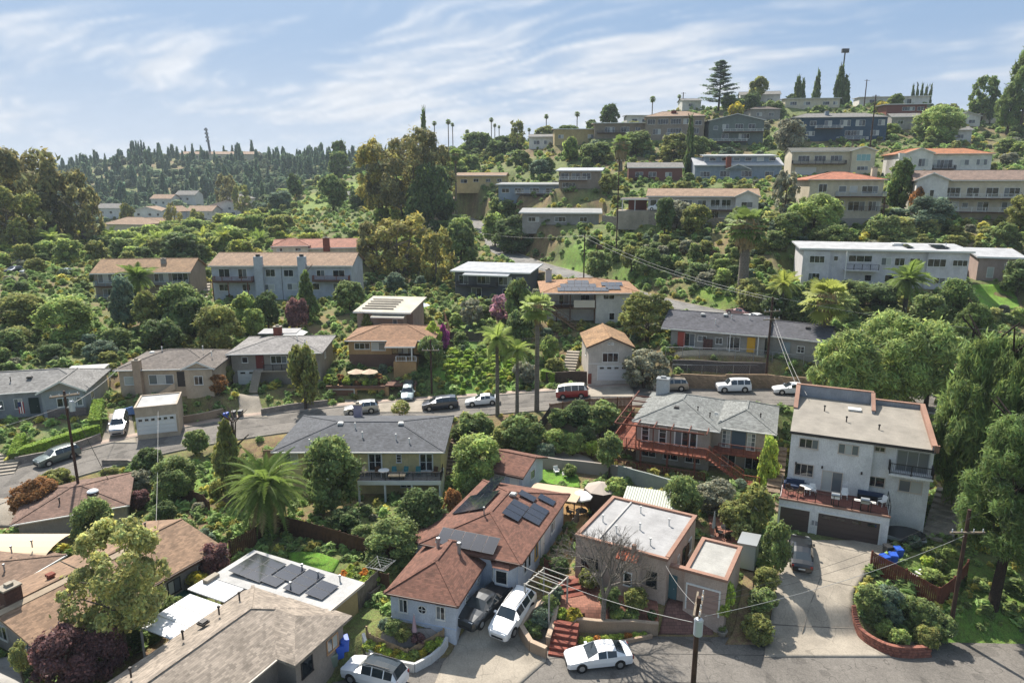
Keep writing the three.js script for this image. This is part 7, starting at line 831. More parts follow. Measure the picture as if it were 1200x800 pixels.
// ================================================================ yards, walls, fences
const ground = (p) => { p.y = height(p.x, p.z); return p; };
const G2 = (list) => list.map(([u, v]) => hit(u, v));
function dense(pts, step) { const out = []; for (let i = 0; i < pts.length - 1; i++) { const a = pts[i], b = pts[i + 1], n = Math.max(1, Math.round(Math.hypot(b.x - a.x, b.z - a.z) / step)); for (let k = 0; k < n; k++) out.push(ground(a.clone().lerp(b, k / n))); } out.push(ground(pts[pts.length - 1].clone())); return out; }
function yard(name, m, label, rows, lift = 0.13) { const L = rows.map(([ul, ur, v]) => [hit(ul, v), hit(ur, v)]), g = []; for (let i = 0; i < L.length - 1; i++) for (let k = 0; k < 8; k++) { const t = k / 8, a = L[i][0].clone().lerp(L[i + 1][0], t), b = L[i][1].clone().lerp(L[i + 1][1], t); g.push(rowOf(a, b)); } g.push(rowOf(...L[L.length - 1])); PAVED.push([...L.map((k) => [k[0].x, k[0].z]), ...L.map((k) => [k[1].x, k[1].z]).reverse()]); return drape(name, m, label, g, lift); }
const rowOf = (a, b) => Array.from({ length: 17 }, (_, j) => [lerp(a.x, b.x, j / 16), lerp(a.z, b.z, j / 16)]);
function fence(pts, h, m, label, o = {}) {   // boards on rails between posts, stepping with the ground
  const c = pts[0], g = thing(o.name ?? 'board_fence', label, 'fence', c.clone(), 0, o.group), P = dense(pts, o.step ?? 2).map((p) => [p.x - c.x, p.y - c.y + (o.up ?? 0), p.z - c.z]), r = rngOf(Math.round(c.x * 10)), bo = new MB(), ra = new MB();
  P.forEach((p, i) => new MB().box(p[0] - 0.06, p[0] + 0.06, p[1] - 0.5, p[1] + h + 0.08, p[2] - 0.06, p[2] + 0.06).to('post', o.pm ?? m, g));
  for (let i = 0; i < P.length - 1; i++) { const a = P[i], b = P[i + 1], l = Math.hypot(b[0] - a[0], b[2] - a[2]), n = Math.max(1, Math.round(l / 0.16)); for (const y of [0.3, h - 0.3]) ra.beam([a[0], a[1] + y, a[2]], [b[0], b[1] + y, b[2]], 0.05, 0.09); for (let k = 0; k < n; k++) { const s = (k + 0.06) / n, e = (k + 0.94) / n, q = (t) => [lerp(a[0], b[0], t), lerp(a[1], b[1], t), lerp(a[2], b[2], t)], A = q(s), B = q(e), dx = -(b[2] - a[2]) / l * 0.045, dz = (b[0] - a[0]) / l * 0.045, hh = h + (r() - 0.5) * 0.05; bo.hexa([[A[0] + dx, A[1] - 0.1, A[2] + dz], [B[0] + dx, B[1] - 0.1, B[2] + dz], [B[0] + dx * 0.4, B[1] - 0.1, B[2] + dz * 0.4], [A[0] + dx * 0.4, A[1] - 0.1, A[2] + dz * 0.4]], [[A[0] + dx, A[1] + hh, A[2] + dz], [B[0] + dx, B[1] + hh, B[2] + dz], [B[0] + dx * 0.4, B[1] + hh, B[2] + dz * 0.4], [A[0] + dx * 0.4, A[1] + hh, A[2] + dz * 0.4]]); } }
  ra.to('rail', m, g); tag(bo.to('boards', m, g), null, null, null, 'stuff'); return g;
}
function rwall(pts, h, t, m, label, o = {}) {   // a masonry wall with a level or stepped top and a coping
  const c = pts[0], g = thing(o.name ?? 'retaining_wall', label, 'wall', c.clone(), 0, o.group), P = dense(pts, 1.2).map((p) => [p.x - c.x, p.y - c.y, p.z - c.z]), b = new MB(), k = new MB(), top = o.level !== undefined ? () => o.level - c.y : (p) => p[1] + h;
  for (let i = 0; i < P.length - 1; i++) { const a = P[i], e = P[i + 1], l = Math.hypot(e[0] - a[0], e[2] - a[2]), nx = -(e[2] - a[2]) / l * t / 2, nz = (e[0] - a[0]) / l * t / 2, ya = o.step ? Math.round(Math.max(top(a), top(e)) / 0.2) * 0.2 : top(a), yb = o.step ? ya : top(e), Q = (p, s, y, f = 1) => [p[0] + nx * s * f, y, p[2] + nz * s * f]; b.hexa([Q(a, 1, Math.min(a[1], ya) - 0.8), Q(e, 1, Math.min(e[1], yb) - 0.8), Q(e, -1, Math.min(e[1], yb) - 0.8), Q(a, -1, Math.min(a[1], ya) - 0.8)], [Q(a, 1, ya), Q(e, 1, yb), Q(e, -1, yb), Q(a, -1, ya)]); if (o.cap) k.hexa([Q(a, 1, ya + 0.002, 1.25), Q(e, 1, yb + 0.002, 1.25), Q(e, -1, yb + 0.002, 1.25), Q(a, -1, ya + 0.002, 1.25)], [Q(a, 1, ya + 0.09, 1.25), Q(e, 1, yb + 0.09, 1.25), Q(e, -1, yb + 0.09, 1.25), Q(a, -1, ya + 0.09, 1.25)]); }
  b.to('masonry', m, g); if (o.cap) k.to('coping', o.cap, g); return g;
}
function steps(u0, v0, u1, v1, n, w, rise, m, label, yaw) { const a = hit(u0, v0), b = hit(u1, v1), dx = b.x - a.x, dz = b.z - a.z, l = Math.hypot(dx, dz), y0 = a.y, g = thing('stairs', label, 'steps', a, Math.atan2(dx, dz)); for (let i = 0; i < n; i++) new MB().box(-w / 2, w / 2, -0.6 - 0.02 * i, (i + 1) * rise, l * i / n, l * (i + 1) / n + 0.02).to('step', m, g); return g; }
function buildYards() {
  const dark = mt('tar_joint', 0x6c675f), paver = mt('red_pavers', 0x9a6a58, { map: 'pave', bump: 'pave', bs: 0.006 }), tan = mt('tan_concrete', 0xb9935f, { map: 'concrete' }), lawn = mt('lawn', 0x6f9a35, { map: 'soil', bump: 'soil', bs: 0.05, roughness: 1 });
  yard('driveway', CONC, 'broad concrete driveway before the white three-storey house', [[896, 1044, 771], [898, 1018, 748], [904, 1000, 722], [908, 1000, 696], [914, 1018, 668], [919, 1040, 650], [921, 1042, 634]]);
  for (const [a, b] of [[[902, 733], [1004, 738]], [[960, 680], [1010, 690]], [[962, 678], [940, 745]]]) { const p = dense(G2([a, b]), 0.8); drape('driveway_joint', dark, 'dark joint line in the concrete driveway', stripGrid(p, -0.025, 0.025, 1), 0.138, 0.005); }
  yard('driveway', CONC, 'concrete driveway under the pickup and white suv beside the blue house', [[508, 606, 806], [520, 640, 776], [536, 642, 752], [556, 640, 726], [572, 632, 704]]);
  yard('terrace_paving', paver, 'pink brick terrace in front of the pink bungalow', [[668, 772, 733], [654, 772, 722], [652, 770, 706], [652, 700, 690], [656, 690, 676]]);
  yard('driveway', mt('dark_red_pavers', 0x7c5a50, { map: 'pave' }), 'dark red paved drive to the pink garage', [[772, 836, 744], [776, 836, 728], [780, 832, 712], [784, 828, 702]]);
  yard('side_path', tan, 'sunny tan side yard between blue house and pink bungalow', [[620, 650, 682], [630, 664, 655], [640, 672, 630], [646, 690, 606], [640, 690, 590]]);
  yard('dirt_path', mt('trodden_soil', 0x8d7a5c, { map: 'soil', roughness: 1 }), 'bare dirt strip between pink garage and driveway', [[850, 902, 756], [862, 884, 730], [868, 882, 700], [872, 884, 670]]);
  yard('patio', paver, 'brick patio with table behind the pink garage', [[836, 884, 640], [832, 884, 622], [830, 880, 604]]);
  yard('lawn', lawn, 'small bright lawn below the stone terraces', [[626, 680, 572], [628, 678, 560], [632, 672, 551]], 0.12);
  yard('lawn', lawn, 'lawn strip behind the flat solar roof', [[322, 390, 672], [340, 398, 658], [336, 372, 648]], 0.12);
  yard('lawn', mt('steep_lawn_green', 0x7ba33c, { map: 'soil', roughness: 1 }), 'steep sunny lawn beside the small pinkish cottage', [[1138, 1196, 362], [1140, 1192, 348], [1140, 1180, 334]], 0.14);
  yard('driveway', CONC, 'concrete driveway beside the cream garage', [[116, 160, 520], [122, 158, 508], [126, 156, 496], [128, 154, 486]], 0.14); yard('driveway', CONC, 'short concrete driveway of the grey two-storey house', [[282, 314, 490], [280, 306, 476], [278, 302, 462]], 0.14); yard('driveway', CONC, 'concrete apron in front of the carports', [[404, 500, 484], [404, 498, 476], [404, 496, 469]], 0.14); yard('driveway', CONC, 'short drive in front of the garage house', [[690, 744, 466], [690, 742, 458], [691, 741, 451]], 0.14); yard('driveway', CONC, 'pale drive at the street corner beside the brown roofs', [[-20, 20, 618], [-20, 28, 600], [-30, 20, 585]], 0.12); yard('garden_path', mt('pale_path', 0xb3a68f, { map: 'concrete' }), 'pale path beside the palm and fence', [[240, 262, 660], [226, 246, 640], [216, 232, 620]], 0.1); yard('terrace_paving', mt('pale_paving', 0xc3b8ac, { map: 'concrete' }), 'pale stone terraces below the board fence', [[684, 724, 512], [690, 728, 506]], 0.12); yard('garden_path', mt('pale_paving'), 'curved pale path across the stone terraces', [[640, 700, 545], [640, 690, 536], [632, 660, 528]], 0.12);
  yard('patio', mt('white_paving', 0xbfbdb8, { map: 'concrete' }), 'white paved patio below the plum-red trees', [[-30, 34, 815], [-30, 24, 790], [-30, 14, 770]], 0.13);
  // masonry
  const tanW = stucco('tan_wall', 0xa58f78), greyB = mt('grey_block_wall', 0x968d84, { map: 'pave', bump: 'pave', bs: 0.01 });
  rwall(G2([[668, 748], [674, 738], [700, 741], [740, 741], [771, 744]]), 1.0, 0.25, tanW, 'tan stucco wall along the pink brick terrace', { cap: stucco('tan_cap', 0xb9a48e) }); rwall(G2([[640, 772], [622, 764], [610, 744], [622, 726], [640, 714]]), 0.9, 0.3, tanW, 'curved tan planter wall beside the brick stairs', { cap: stucco('tan_cap') }); rwall(G2([[642, 760], [648, 742], [652, 722]]), 0.9, 0.3, tanW, 'tan wall flanking the brick stairs', { cap: stucco('tan_cap') }); rwall(G2([[670, 765], [720, 757], [764, 748]]), 0.35, 0.22, tanW, 'low tan kerb wall of the street-side flower bed', {});
  steps(657, 771, 664, 744, 6, 1.9, 0.21, brickM, 'brick stairs from the lower street to the pink terrace'); steps(678, 700, 668, 686, 3, 2.2, 0.18, brickM, 'two broad brick steps at the garden gate');
  { // curved block wall, laid block by block
    const pts = new THREE.CatmullRomCurve3(G2([[1001, 722], [1004, 738], [1018, 756], [1042, 768], [1064, 771], [1090, 770]])).getSpacedPoints(46), c = pts[0], g = thing('block_wall', 'curved terraced wall of red-brown split blocks at the driveway mouth', 'wall', c.clone()), r = rngOf(3), bm = [0x8f5a4a, 0x9c6655, 0x7f5044].map((k, i) => mt('split_block_' + i, k, { map: 'stucco', bump: 'stuccoB', bs: 0.02 })), top = Math.max(...pts.map((p) => height(p.x, p.z))) + 0.25;
    for (let row = 0; row < 5; row++) for (let i = 0; i < pts.length - 1; i++) { const a = pts[i], b = pts[i + 1], y = height(a.x, a.z) - 0.15 + row * 0.2, o = mesh('block', cached('blk', () => new MB().box(-0.215, 0.215, 0, 0.18, -0.16, 0.16).geo()), bm[Math.floor(r() * 3)], g); o.position.set(lerp(a.x, b.x, row % 2 ? 0.9 : 0.4) - c.x, y - c.y, lerp(a.z, b.z, row % 2 ? 0.9 : 0.4) - c.z - row * 0.05); o.rotation.y = Math.atan2(-(b.z - a.z), b.x - a.x) + (r() - 0.5) * 0.06; o.scale.x = Math.hypot(b.x - a.x, b.z - a.z) / 0.45; }
  }
  const wst = stucco('white_wall', 0xd2d2d0); rwall(G2([[426, 752], [432, 770], [455, 782], [486, 788], [505, 778], [524, 756]]), 0.75, 0.22, wst, 'rounded white planter wall in front of the blue cottage');
  rwall(G2([[786, 455], [840, 456], [898, 455], [955, 461]]), 2.0, 0.25, mt('tan_block_wall', 0x9a8166, { map: 'pave', bump: 'pave', bs: 0.01 }), 'tall tan block wall along the far side of the street', { step: 1 }); rwall(G2([[788, 433], [850, 436], [898, 437]]), 1.5, 0.25, mt('dark_block', 0x5f5a58, { map: 'pave' }), 'dark retaining wall between the two chain-link fences'); yard('garden_path', mt('pale_path', 0xb3a68f, { map: 'concrete' }), 'pale concrete walk below the grey ranch house', [[790, 896, 419], [790, 898, 414]], 0.14); rwall(G2([[18, 546], [60, 538], [118, 517]]), 1.1, 0.25, greyB, 'grey block wall under the clipped hedge', {}); rwall(G2([[208, 497], [240, 492], [262, 487]]), 1.0, 0.25, tanW, 'low tan wall beside the cream garage', { cap: stucco('tan_cap') }); rwall(G2([[306, 487], [340, 481], [384, 476]]), 1.0, 0.25, greyB, 'grey planter wall below the small yellow-green tree'); rwall(G2([[642, 503], [680, 505], [722, 503]]), 0.7, 0.3, tanW, 'upper stone terrace wall below the board fence'); rwall(G2([[640, 525], [680, 530], [728, 528]]), 0.8, 0.3, tanW, 'middle stone terrace wall in the stepped garden'); rwall(G2([[636, 548], [660, 552], [700, 556], [740, 562]]), 1.4, 0.25, mt('grey_plaster', 0x8f877f), 'grey garden wall behind the small lawn'); rwall(G2([[724, 562], [760, 572], [800, 584]]), 1.7, 0.2, stucco('sage_wall', 0x9aa09a), 'pale grey-green garden wall under the redwood deck'); rwall(G2([[120, 545], [150, 545], [190, 560]]), 0.7, 0.25, greyB, 'low terrace wall beside the utility pole'); rwall(G2([[0, 372], [50, 372], [66, 385]]), 1.6, 0.25, tanW, 'tan retaining wall beside the olive bushes'); rwall(G2([[640, 448], [690, 448]]), 1.6, 0.2, mt('dark_timber_wall', 0x5a4a3e, { map: 'wood' }), 'dark timber wall behind the parked bus'); rwall(G2([[706, 262], [760, 262], [850, 266], [880, 275]]), 2.2, 0.3, greyB, 'grey retaining wall below the ranch house'); rwall(G2([[1000, 248], [1040, 250]]), 2.0, 0.3, greyB, 'grey wall behind the long white house'); rwall(G2([[1108, 252], [1134, 256]]), 2.4, 0.3, tanW, 'tan planter wall below the cream apartments');
  // fences
  fence(G2([[1020, 668], [1060, 690], [1098, 712]]), 1.75, redDark, 'red-brown board fence around the bin yard'); fence(G2([[1098, 712], [1116, 698], [1132, 678]]), 1.7, redDark, 'red-brown board fence turning up to the pine'); fence(G2([[394, 740], [420, 714], [444, 692]]), 1.9, greyWood, 'tall weathered board fence beside the tan-roofed bungalow'); fence(G2([[444, 692], [456, 696]]), 1.8, brownWood, 'short brown gate fence next to the blue cottage'); fence(G2([[318, 622], [360, 632], [420, 650], [478, 668]]), 1.8, brownWood, 'long brown board fence across the middle gardens'); fence(G2([[478, 668], [516, 640], [545, 606], [590, 560]]), 1.7, greyWood, 'grey board fence running up beside the blue house'); fence(G2([[318, 622], [300, 640], [270, 655]]), 1.8, brownWood, 'brown board fence below the date palm'); fence(G2([[644, 488], [690, 482], [740, 480]]), 1.7, woodm('orange_brown_wood', 0x8a5a3a), 'orange-brown board fence above the stepped garden'); fence(G2([[594, 546], [622, 516], [644, 490]]), 1.6, woodm('grey_brown_wood', 0x6d6258), 'weathered fence climbing to the street'); fence(G2([[204, 582], [240, 596], [246, 604]]), 1.5, brownWood, 'dark board fence below the golden conifer'); fence(G2([[521, 402], [575, 403]]), 1.7, woodm('grey_brown_wood'), 'grey paling fence above the green bank'); fence(G2([[520, 372], [528, 400]]), 1.6, woodm('orange_brown_wood'), 'short fence beside the magenta bush'); fence(G2([[700, 292], [760, 296], [840, 300]]), 1.2, brownWood, 'thin brown fence on the bank', { step: 3 }); fence(G2([[352, 782], [392, 738]]), 1.5, greyWood, 'low board fence below the tan-roofed bungalow'); fence(G2([[678, 612], [664, 636], [652, 664]]), 1.5, greyWood, 'narrow fence between side yard and pink bungalow'); fence(G2([[638, 676], [650, 680]]), 1.7, redDark, 'dark red garden gate beside the hedge');
  { const P = G2([[430, 748], [434, 756], [478, 774], [520, 750]]), g = fence(P, 0.95, paleWood, 'pale wooden fence around the cottage patio'); }
  // chain-link fences
  const chain = (pts, h, label) => { const c = pts[0], g = thing('chain_link_fence', label, 'fence', c.clone()), P = dense(pts, 2.2).map((p) => [p.x - c.x, p.y - c.y, p.z - c.z]), w = new MB(), t = new MB(); for (const p of P) new MB().rod([p[0], p[1] - 0.3, p[2]], [p[0], p[1] + h, p[2]], 0.045, 0.045, 6).to('post', GALV, g); for (let i = 0; i < P.length - 1; i++) { const a = P[i], b = P[i + 1]; for (const y of [h - 0.02]) t.rod([a[0], a[1] + y, a[2]], [b[0], b[1] + y, b[2]], 0.03, 0.03, 5, false); for (let k = 0; k < 9; k++) for (const s of [0, 1]) { const x0 = k / 9, x1 = (k + 1) / 9; for (let q = 0; q < 3; q++) { const ya = h * (q + (s ? 0 : 1)) / 3, yb = h * (q + (s ? 1 : 0)) / 3; w.rod([lerp(a[0], b[0], x0), lerp(a[1], b[1], x0) + ya, lerp(a[2], b[2], x0)], [lerp(a[0], b[0], x1), lerp(a[1], b[1], x1) + yb, lerp(a[2], b[2], x1)], 0.006, 0.006, 3, false); } } } t.to('rail', GALV, g); tag(w.to('wire_mesh', GALV, g), null, null, null, 'stuff'); };
  chain(G2([[788, 437], [840, 438], [898, 438]]), 1.3, 'lower chain-link fence above the tan block wall'); chain(G2([[780, 418], [840, 420], [905, 424], [960, 430]]), 1.5, 'upper chain-link fence below the grey ranch house'); 
  // hedges
  const hedge = (a, b, h, w, label) => { const [p, q] = G2([a, b]), n = Math.max(1, Math.round(p.distanceTo(q) / 1.1)), g = thing('clipped_hedge', label, 'hedge', p.clone(), Math.atan2(-(q.z - p.z), q.x - p.x)), list = [], r = rngOf(Math.round(a[0])), L = leaves(), l = Math.hypot(q.x - p.x, q.z - p.z); for (let i = 0; i < l * 420; i++) { const x = r() * l, s = r(), y = h * (s < 0.55 ? 1 : r()), z = s < 0.55 ? (r() - 0.5) * w : (s < 0.85 ? w / 2 : -w / 2), nn = s < 0.55 ? [0, 1, 0] : [0, 0.2, s < 0.85 ? 1 : -1]; addLeaf(L, x, y + (q.y - p.y) * x / l + (r() - 0.5) * 0.1, z + (r() - 0.5) * 0.1, (r() - 0.5) + nn[0], 0.4 * (r() - 0.3) + nn[1], (r() - 0.5) * 0.6 + nn[2], nn[0], nn[1], nn[2], 0.13, 0.08, 0.7 + 0.5 * r(), r); } const gm = leafGeo(L); mesh('foliage', gm, LEAF.hedge, g); new MB().hexa([V(0.1, -0.4, w / 2 - 0.1), V(l - 0.1, q.y - p.y - 0.4, w / 2 - 0.1), V(l - 0.1, q.y - p.y - 0.4, -w / 2 + 0.1), V(0.1, -0.4, -w / 2 + 0.1)], [V(0.1, h - 0.08, w / 2 - 0.1), V(l - 0.1, q.y - p.y + h - 0.08, w / 2 - 0.1), V(l - 0.1, q.y - p.y + h - 0.08, -w / 2 + 0.1), V(0.1, h - 0.08, -w / 2 + 0.1)]).to('branch_mass', mt('hedge_twigs', 0x55602e, { roughness: 1 }), g); };
  hedge([22, 540], [116, 510], 1.5, 1.1, 'long clipped yellow-green hedge above the grey block wall'); hedge([16, 545], [26, 520], 1.4, 1.0, 'short clipped hedge turning in at the gate'); hedge([112, 508], [116, 482], 1.8, 1.3, 'tall clipped hedge beside the driveway'); hedge([628, 577], [690, 590], 0.7, 0.7, 'low clipped hedge at the edge of the lawn'); hedge([635, 444], [652, 448], 1.4, 1, 'dark clipped hedge behind the parked bus'); hedge([815, 203], [920, 205], 2.4, 1.4, 'long clipped hedge below the dormered house');
}
// ================================================================ vehicles
const TYRE = mt('tyre_rubber', 0x1c1c1c, { roughness: 0.9 }), RIM = mt('alloy_rim', 0xb4b6b8, { roughness: 0.35, metalness: 0.8 }), CGLASS = mt('car_glass', 0x2b3338, { phys: true, roughness: 0.04, ior: 1.7 }), LAMP = mt('lamp_lens', 0xd9dcdf, { roughness: 0.15 }), TAIL = mt('tail_lens', 0x7e1a18, { roughness: 0.2 });
const carPaint = (k, c, metal = 0.2) => mt('paint_' + k, c, { phys: true, roughness: 0.35, metalness: metal, clearcoat: 1, clearcoatRoughness: 0.05 });
const CARS = { // stations from nose to tail: x, belt height, top height, half width, greenhouse?
  sedan: { L: 2.4, wb: 1.4, r: 0.33, st: [[2.4, 0.6, 0.62, 0.66, 0], [2.25, 0.7, 0.73, 0.84, 0], [1.55, 0.84, 0.89, 0.9, 0], [0.95, 0.93, 0.97, 0.91, 0], [0.2, 0.96, 1.38, 0.91, 1], [-0.4, 0.97, 1.45, 0.91, 1], [-0.48, 0.97, 1.45, 0.91, 2], [-1.15, 0.99, 1.38, 0.91, 1], [-1.8, 1.02, 1.06, 0.9, 0], [-2.3, 0.96, 1.0, 0.84, 0], [-2.42, 0.72, 0.76, 0.72, 0]] },
  suv: { L: 2.35, wb: 1.36, r: 0.37, st: [[2.35, 0.72, 0.75, 0.7, 0], [2.2, 0.88, 0.93, 0.86, 0], [1.5, 1.02, 1.08, 0.92, 0], [1.05, 1.08, 1.12, 0.93, 0], [0.45, 1.1, 1.62, 0.93, 1], [-0.35, 1.12, 1.7, 0.93, 1], [-0.43, 1.12, 1.7, 0.93, 2], [-1.3, 1.13, 1.68, 0.93, 1], [-1.38, 1.13, 1.68, 0.93, 2], [-2.0, 1.14, 1.6, 0.91, 1], [-2.32, 1.06, 1.1, 0.88, 0], [-2.4, 0.72, 0.76, 0.8, 0]] },
  jeep: { L: 2.2, wb: 1.35, r: 0.38, st: [[2.2, 0.85, 0.9, 0.78, 0], [2.05, 1.02, 1.06, 0.88, 0], [1.4, 1.06, 1.1, 0.9, 0], [0.95, 1.08, 1.12, 0.9, 0], [0.5, 1.1, 1.7, 0.9, 1], [-0.3, 1.12, 1.76, 0.9, 1], [-0.4, 1.12, 1.76, 0.9, 2], [-1.2, 1.12, 1.75, 0.9, 1], [-1.3, 1.12, 1.75, 0.9, 2], [-2.05, 1.12, 1.7, 0.89, 1], [-2.2, 1.08, 1.12, 0.88, 0], [-2.26, 0.75, 0.8, 0.84, 0]] },
  van: { L: 2.5, wb: 1.5, r: 0.35, st: [[2.5, 0.7, 0.74, 0.72, 0], [2.3, 0.86, 0.92, 0.9, 0], [1.75, 1.0, 1.05, 0.97, 0], [1.45, 1.06, 1.1, 0.98, 0], [0.5, 1.1, 1.64, 0.98, 1], [-0.3, 1.12, 1.74, 0.98, 1], [-0.38, 1.12, 1.74, 0.98, 2], [-1.35, 1.13, 1.73, 0.98, 1], [-1.43, 1.13, 1.73, 0.98, 2], [-2.2, 1.12, 1.64, 0.96, 1], [-2.45, 1.05, 1.1, 0.94, 0], [-2.55, 0.7, 0.75, 0.86, 0]] },
  pickup: { L: 2.75, wb: 1.75, r: 0.38, st: [[2.75, 0.85, 0.9, 0.76, 0], [2.6, 1.0, 1.06, 0.92, 0], [1.9, 1.08, 1.14, 0.96, 0], [1.3, 1.12, 1.16, 0.97, 0], [0.75, 1.14, 1.7, 0.96, 1], [0.1, 1.15, 1.76, 0.96, 1], [0.02, 1.15, 1.76, 0.96, 2], [-0.55, 1.15, 1.72, 0.96, 1], [-0.8, 1.15, 1.17, 0.96, 0], [-2.6, 1.12, 1.14, 0.95, 0], [-2.8, 0.8, 0.84, 0.92, 0]] },
  bus: { L: 2.2, wb: 1.25, r: 0.33, st: [[2.2, 0.95, 1.0, 0.7, 0], [2.12, 1.08, 1.16, 0.82, 0], [1.85, 1.12, 1.78, 0.84, 1], [1.0, 1.13, 1.92, 0.86, 1], [0.9, 1.13, 1.92, 0.86, 2], [0.05, 1.13, 1.94, 0.86, 1], [-0.05, 1.13, 1.94, 0.86, 2], [-0.9, 1.13, 1.92, 0.86, 1], [-1.0, 1.13, 1.92, 0.86, 2], [-1.75, 1.12, 1.84, 0.85, 1], [-2.1, 1.1, 1.2, 0.82, 0], [-2.2, 0.8, 0.9, 0.76, 0]] },
};
function car(type, front, rear, pm, label, o = {}) {
  const a = o.pts ? o.pts[0] : hit(...front), b = o.pts ? o.pts[1] : hit(...rear), c = a.clone().add(b).multiplyScalar(0.5), yaw = Math.atan2(-(a.z - b.z), a.x - b.x); c.y = (o.y ?? height(c.x, c.z)) + 0.09;
  const g = thing(o.name ?? { sedan: 'parked_sedan', suv: 'parked_suv', jeep: 'parked_suv', van: 'parked_minivan', pickup: 'pickup_truck', bus: 'camper_van' }[type], label, type === 'bus' || type === 'van' ? 'van' : type === 'pickup' ? 'pickup truck' : 'car', c, yaw, o.group), T = CARS[type], st = T.st, pitch = Math.atan2(height(c.x + Math.cos(yaw) * 1.4, c.z - Math.sin(yaw) * 1.4) - height(c.x - Math.cos(yaw) * 1.4, c.z + Math.sin(yaw) * 1.4), 2.8); g.rotation.set(0, yaw, o.flat ? 0 : clamp(pitch, -0.2, 0.2), 'YXZ');
  const ring = ([x, be, tp, hw, gh]) => { const rh = gh ? hw * (type === 'bus' ? 0.8 : 0.73) : hw * 0.82, P = [[hw * 0.93, 0.26], [hw, 0.34 + be * 0.28], [hw * 0.985, be], [rh, gh ? tp - 0.05 : tp - 0.015], [rh * 0.72, tp], [0, tp + 0.025]]; return P.map(([z, y]) => [x, y, z]).concat(P.slice(0, 5).reverse().map(([z, y]) => [x, y, -z])); };
  const rings = st.map(ring), body = new MB(), upper = new MB(), tops = {}, parts = {}, g0 = st.findIndex((k) => k[4]), g1 = st.findLastIndex((k) => k[4]); const glass = (k) => (parts[k] ??= new MB());
  for (let i = 0; i < st.length - 1; i++) for (let j = 0; j < 10; j++) {
    const q = [rings[i][j], rings[i][j + 1], rings[i + 1][j + 1], rings[i + 1][j]], gA = st[i][4], gB = st[i + 1][4], jj = j < 5 ? j : 9 - j; const tk = i < g0 ? 'bonnet' : i >= g1 ? 'boot_lid' : 'roof', top = (tops[tk] ??= new MB()); let dest = jj <= 1 ? body : jj === 2 ? upper : top;
    if (jj === 2 && gA && gB && !(gA === 1 && gB === 2)) dest = glass(j < 5 ? 'side_window' : 'side_window_2'); if (jj >= 2 && !gA && gB) dest = jj === 2 ? upper : glass('windscreen'); if (jj >= 2 && gA && !gB) dest = jj === 2 ? upper : type === 'pickup' || st[i + 1][1] < 1.4 ? glass('rear_window') : top;
    dest.face(q);
  }
  body.face([...rings[0]].reverse().map((p) => p)); body.face(rings[st.length - 1]); body.box(-T.L + 0.15, T.L - 0.15, 0.2, 0.3, -0.7, 0.7);
  const two = o.upper; body.to('body', pm, g); upper.to('upper_body', two ?? pm, g); for (const k in tops) if (tops[k].p.length) tops[k].to(k, (k === 'roof' && o.roof) || (k === 'roof' && two) || pm, g); for (const k in parts) parts[k].to(k.replace('_2', ''), CGLASS, g);
  const hw = st[Math.floor(st.length / 2)][3]; for (const x of [T.wb, -T.wb]) for (const s of [-1, 1]) { const w = new MB().rod([x, T.r, s * (hw - 0.2)], [x, T.r, s * (hw + 0.015)], T.r, T.r, 16).to('wheel', TYRE, g); new MB().rod([x, T.r, s * (hw - 0.05)], [x, T.r, s * (hw + 0.03)], T.r * 0.64, T.r * 0.6, 12).to('rim', RIM, w); new MB().rod([x, T.r + 0.02, s * (hw - 0.25)], [x, T.r + 0.02, s * (hw + 0.006)], T.r + 0.06, T.r + 0.06, 16).to('wheel_arch', mt('arch_black', 0x151515), g); }
  const n = st[1], t = st[st.length - 2], [fx] = st[0], bx = st[st.length - 1][0]; for (const s of [-1, 1]) { new MB().box(n[0] - 0.12, n[0] + 0.1, n[1] - 0.16, n[1] - 0.02, s * n[3] * 0.62 - 0.16, s * n[3] * 0.62 + 0.16).to('headlight', LAMP, g); new MB().box(bx - 0.0, bx + 0.2, t[1] - 0.3, t[1] - 0.08, s * t[3] * 0.86 - 0.09, s * t[3] * 0.86 + 0.09).to('tail_light', TAIL, g); new MB().box(st[3][0] - 0.35, st[3][0] - 0.15, st[3][1], st[3][1] + 0.14, s * (hw + 0.08) - 0.08, s * (hw + 0.08) + 0.08).to('mirror', o.mir ?? pm, g); }
  new MB().box(fx - 0.06, fx + 0.03, 0.34, 0.52, -0.5, 0.5).to('grille', mt('black_plastic', 0x19191a), g); new MB().box(bx - 0.02, bx + 0.05, 0.5, 0.62, -0.26, 0.26).to('licence_plate', WHITE, g); 
  if (type === 'pickup') new MB().box(-2.62, -0.85, 1.16, 1.19, -0.82, 0.82).to('bed_cover', mt('black_vinyl', 0x202022), g); if (type === 'suv' || type === 'jeep') for (const s of [-1, 1]) new MB().box(-1.7, 0.3, 1.72, 1.76, s * 0.55 - 0.02, s * 0.55 + 0.02).to('roof_rail', BLACKM, g);
  return g;
}
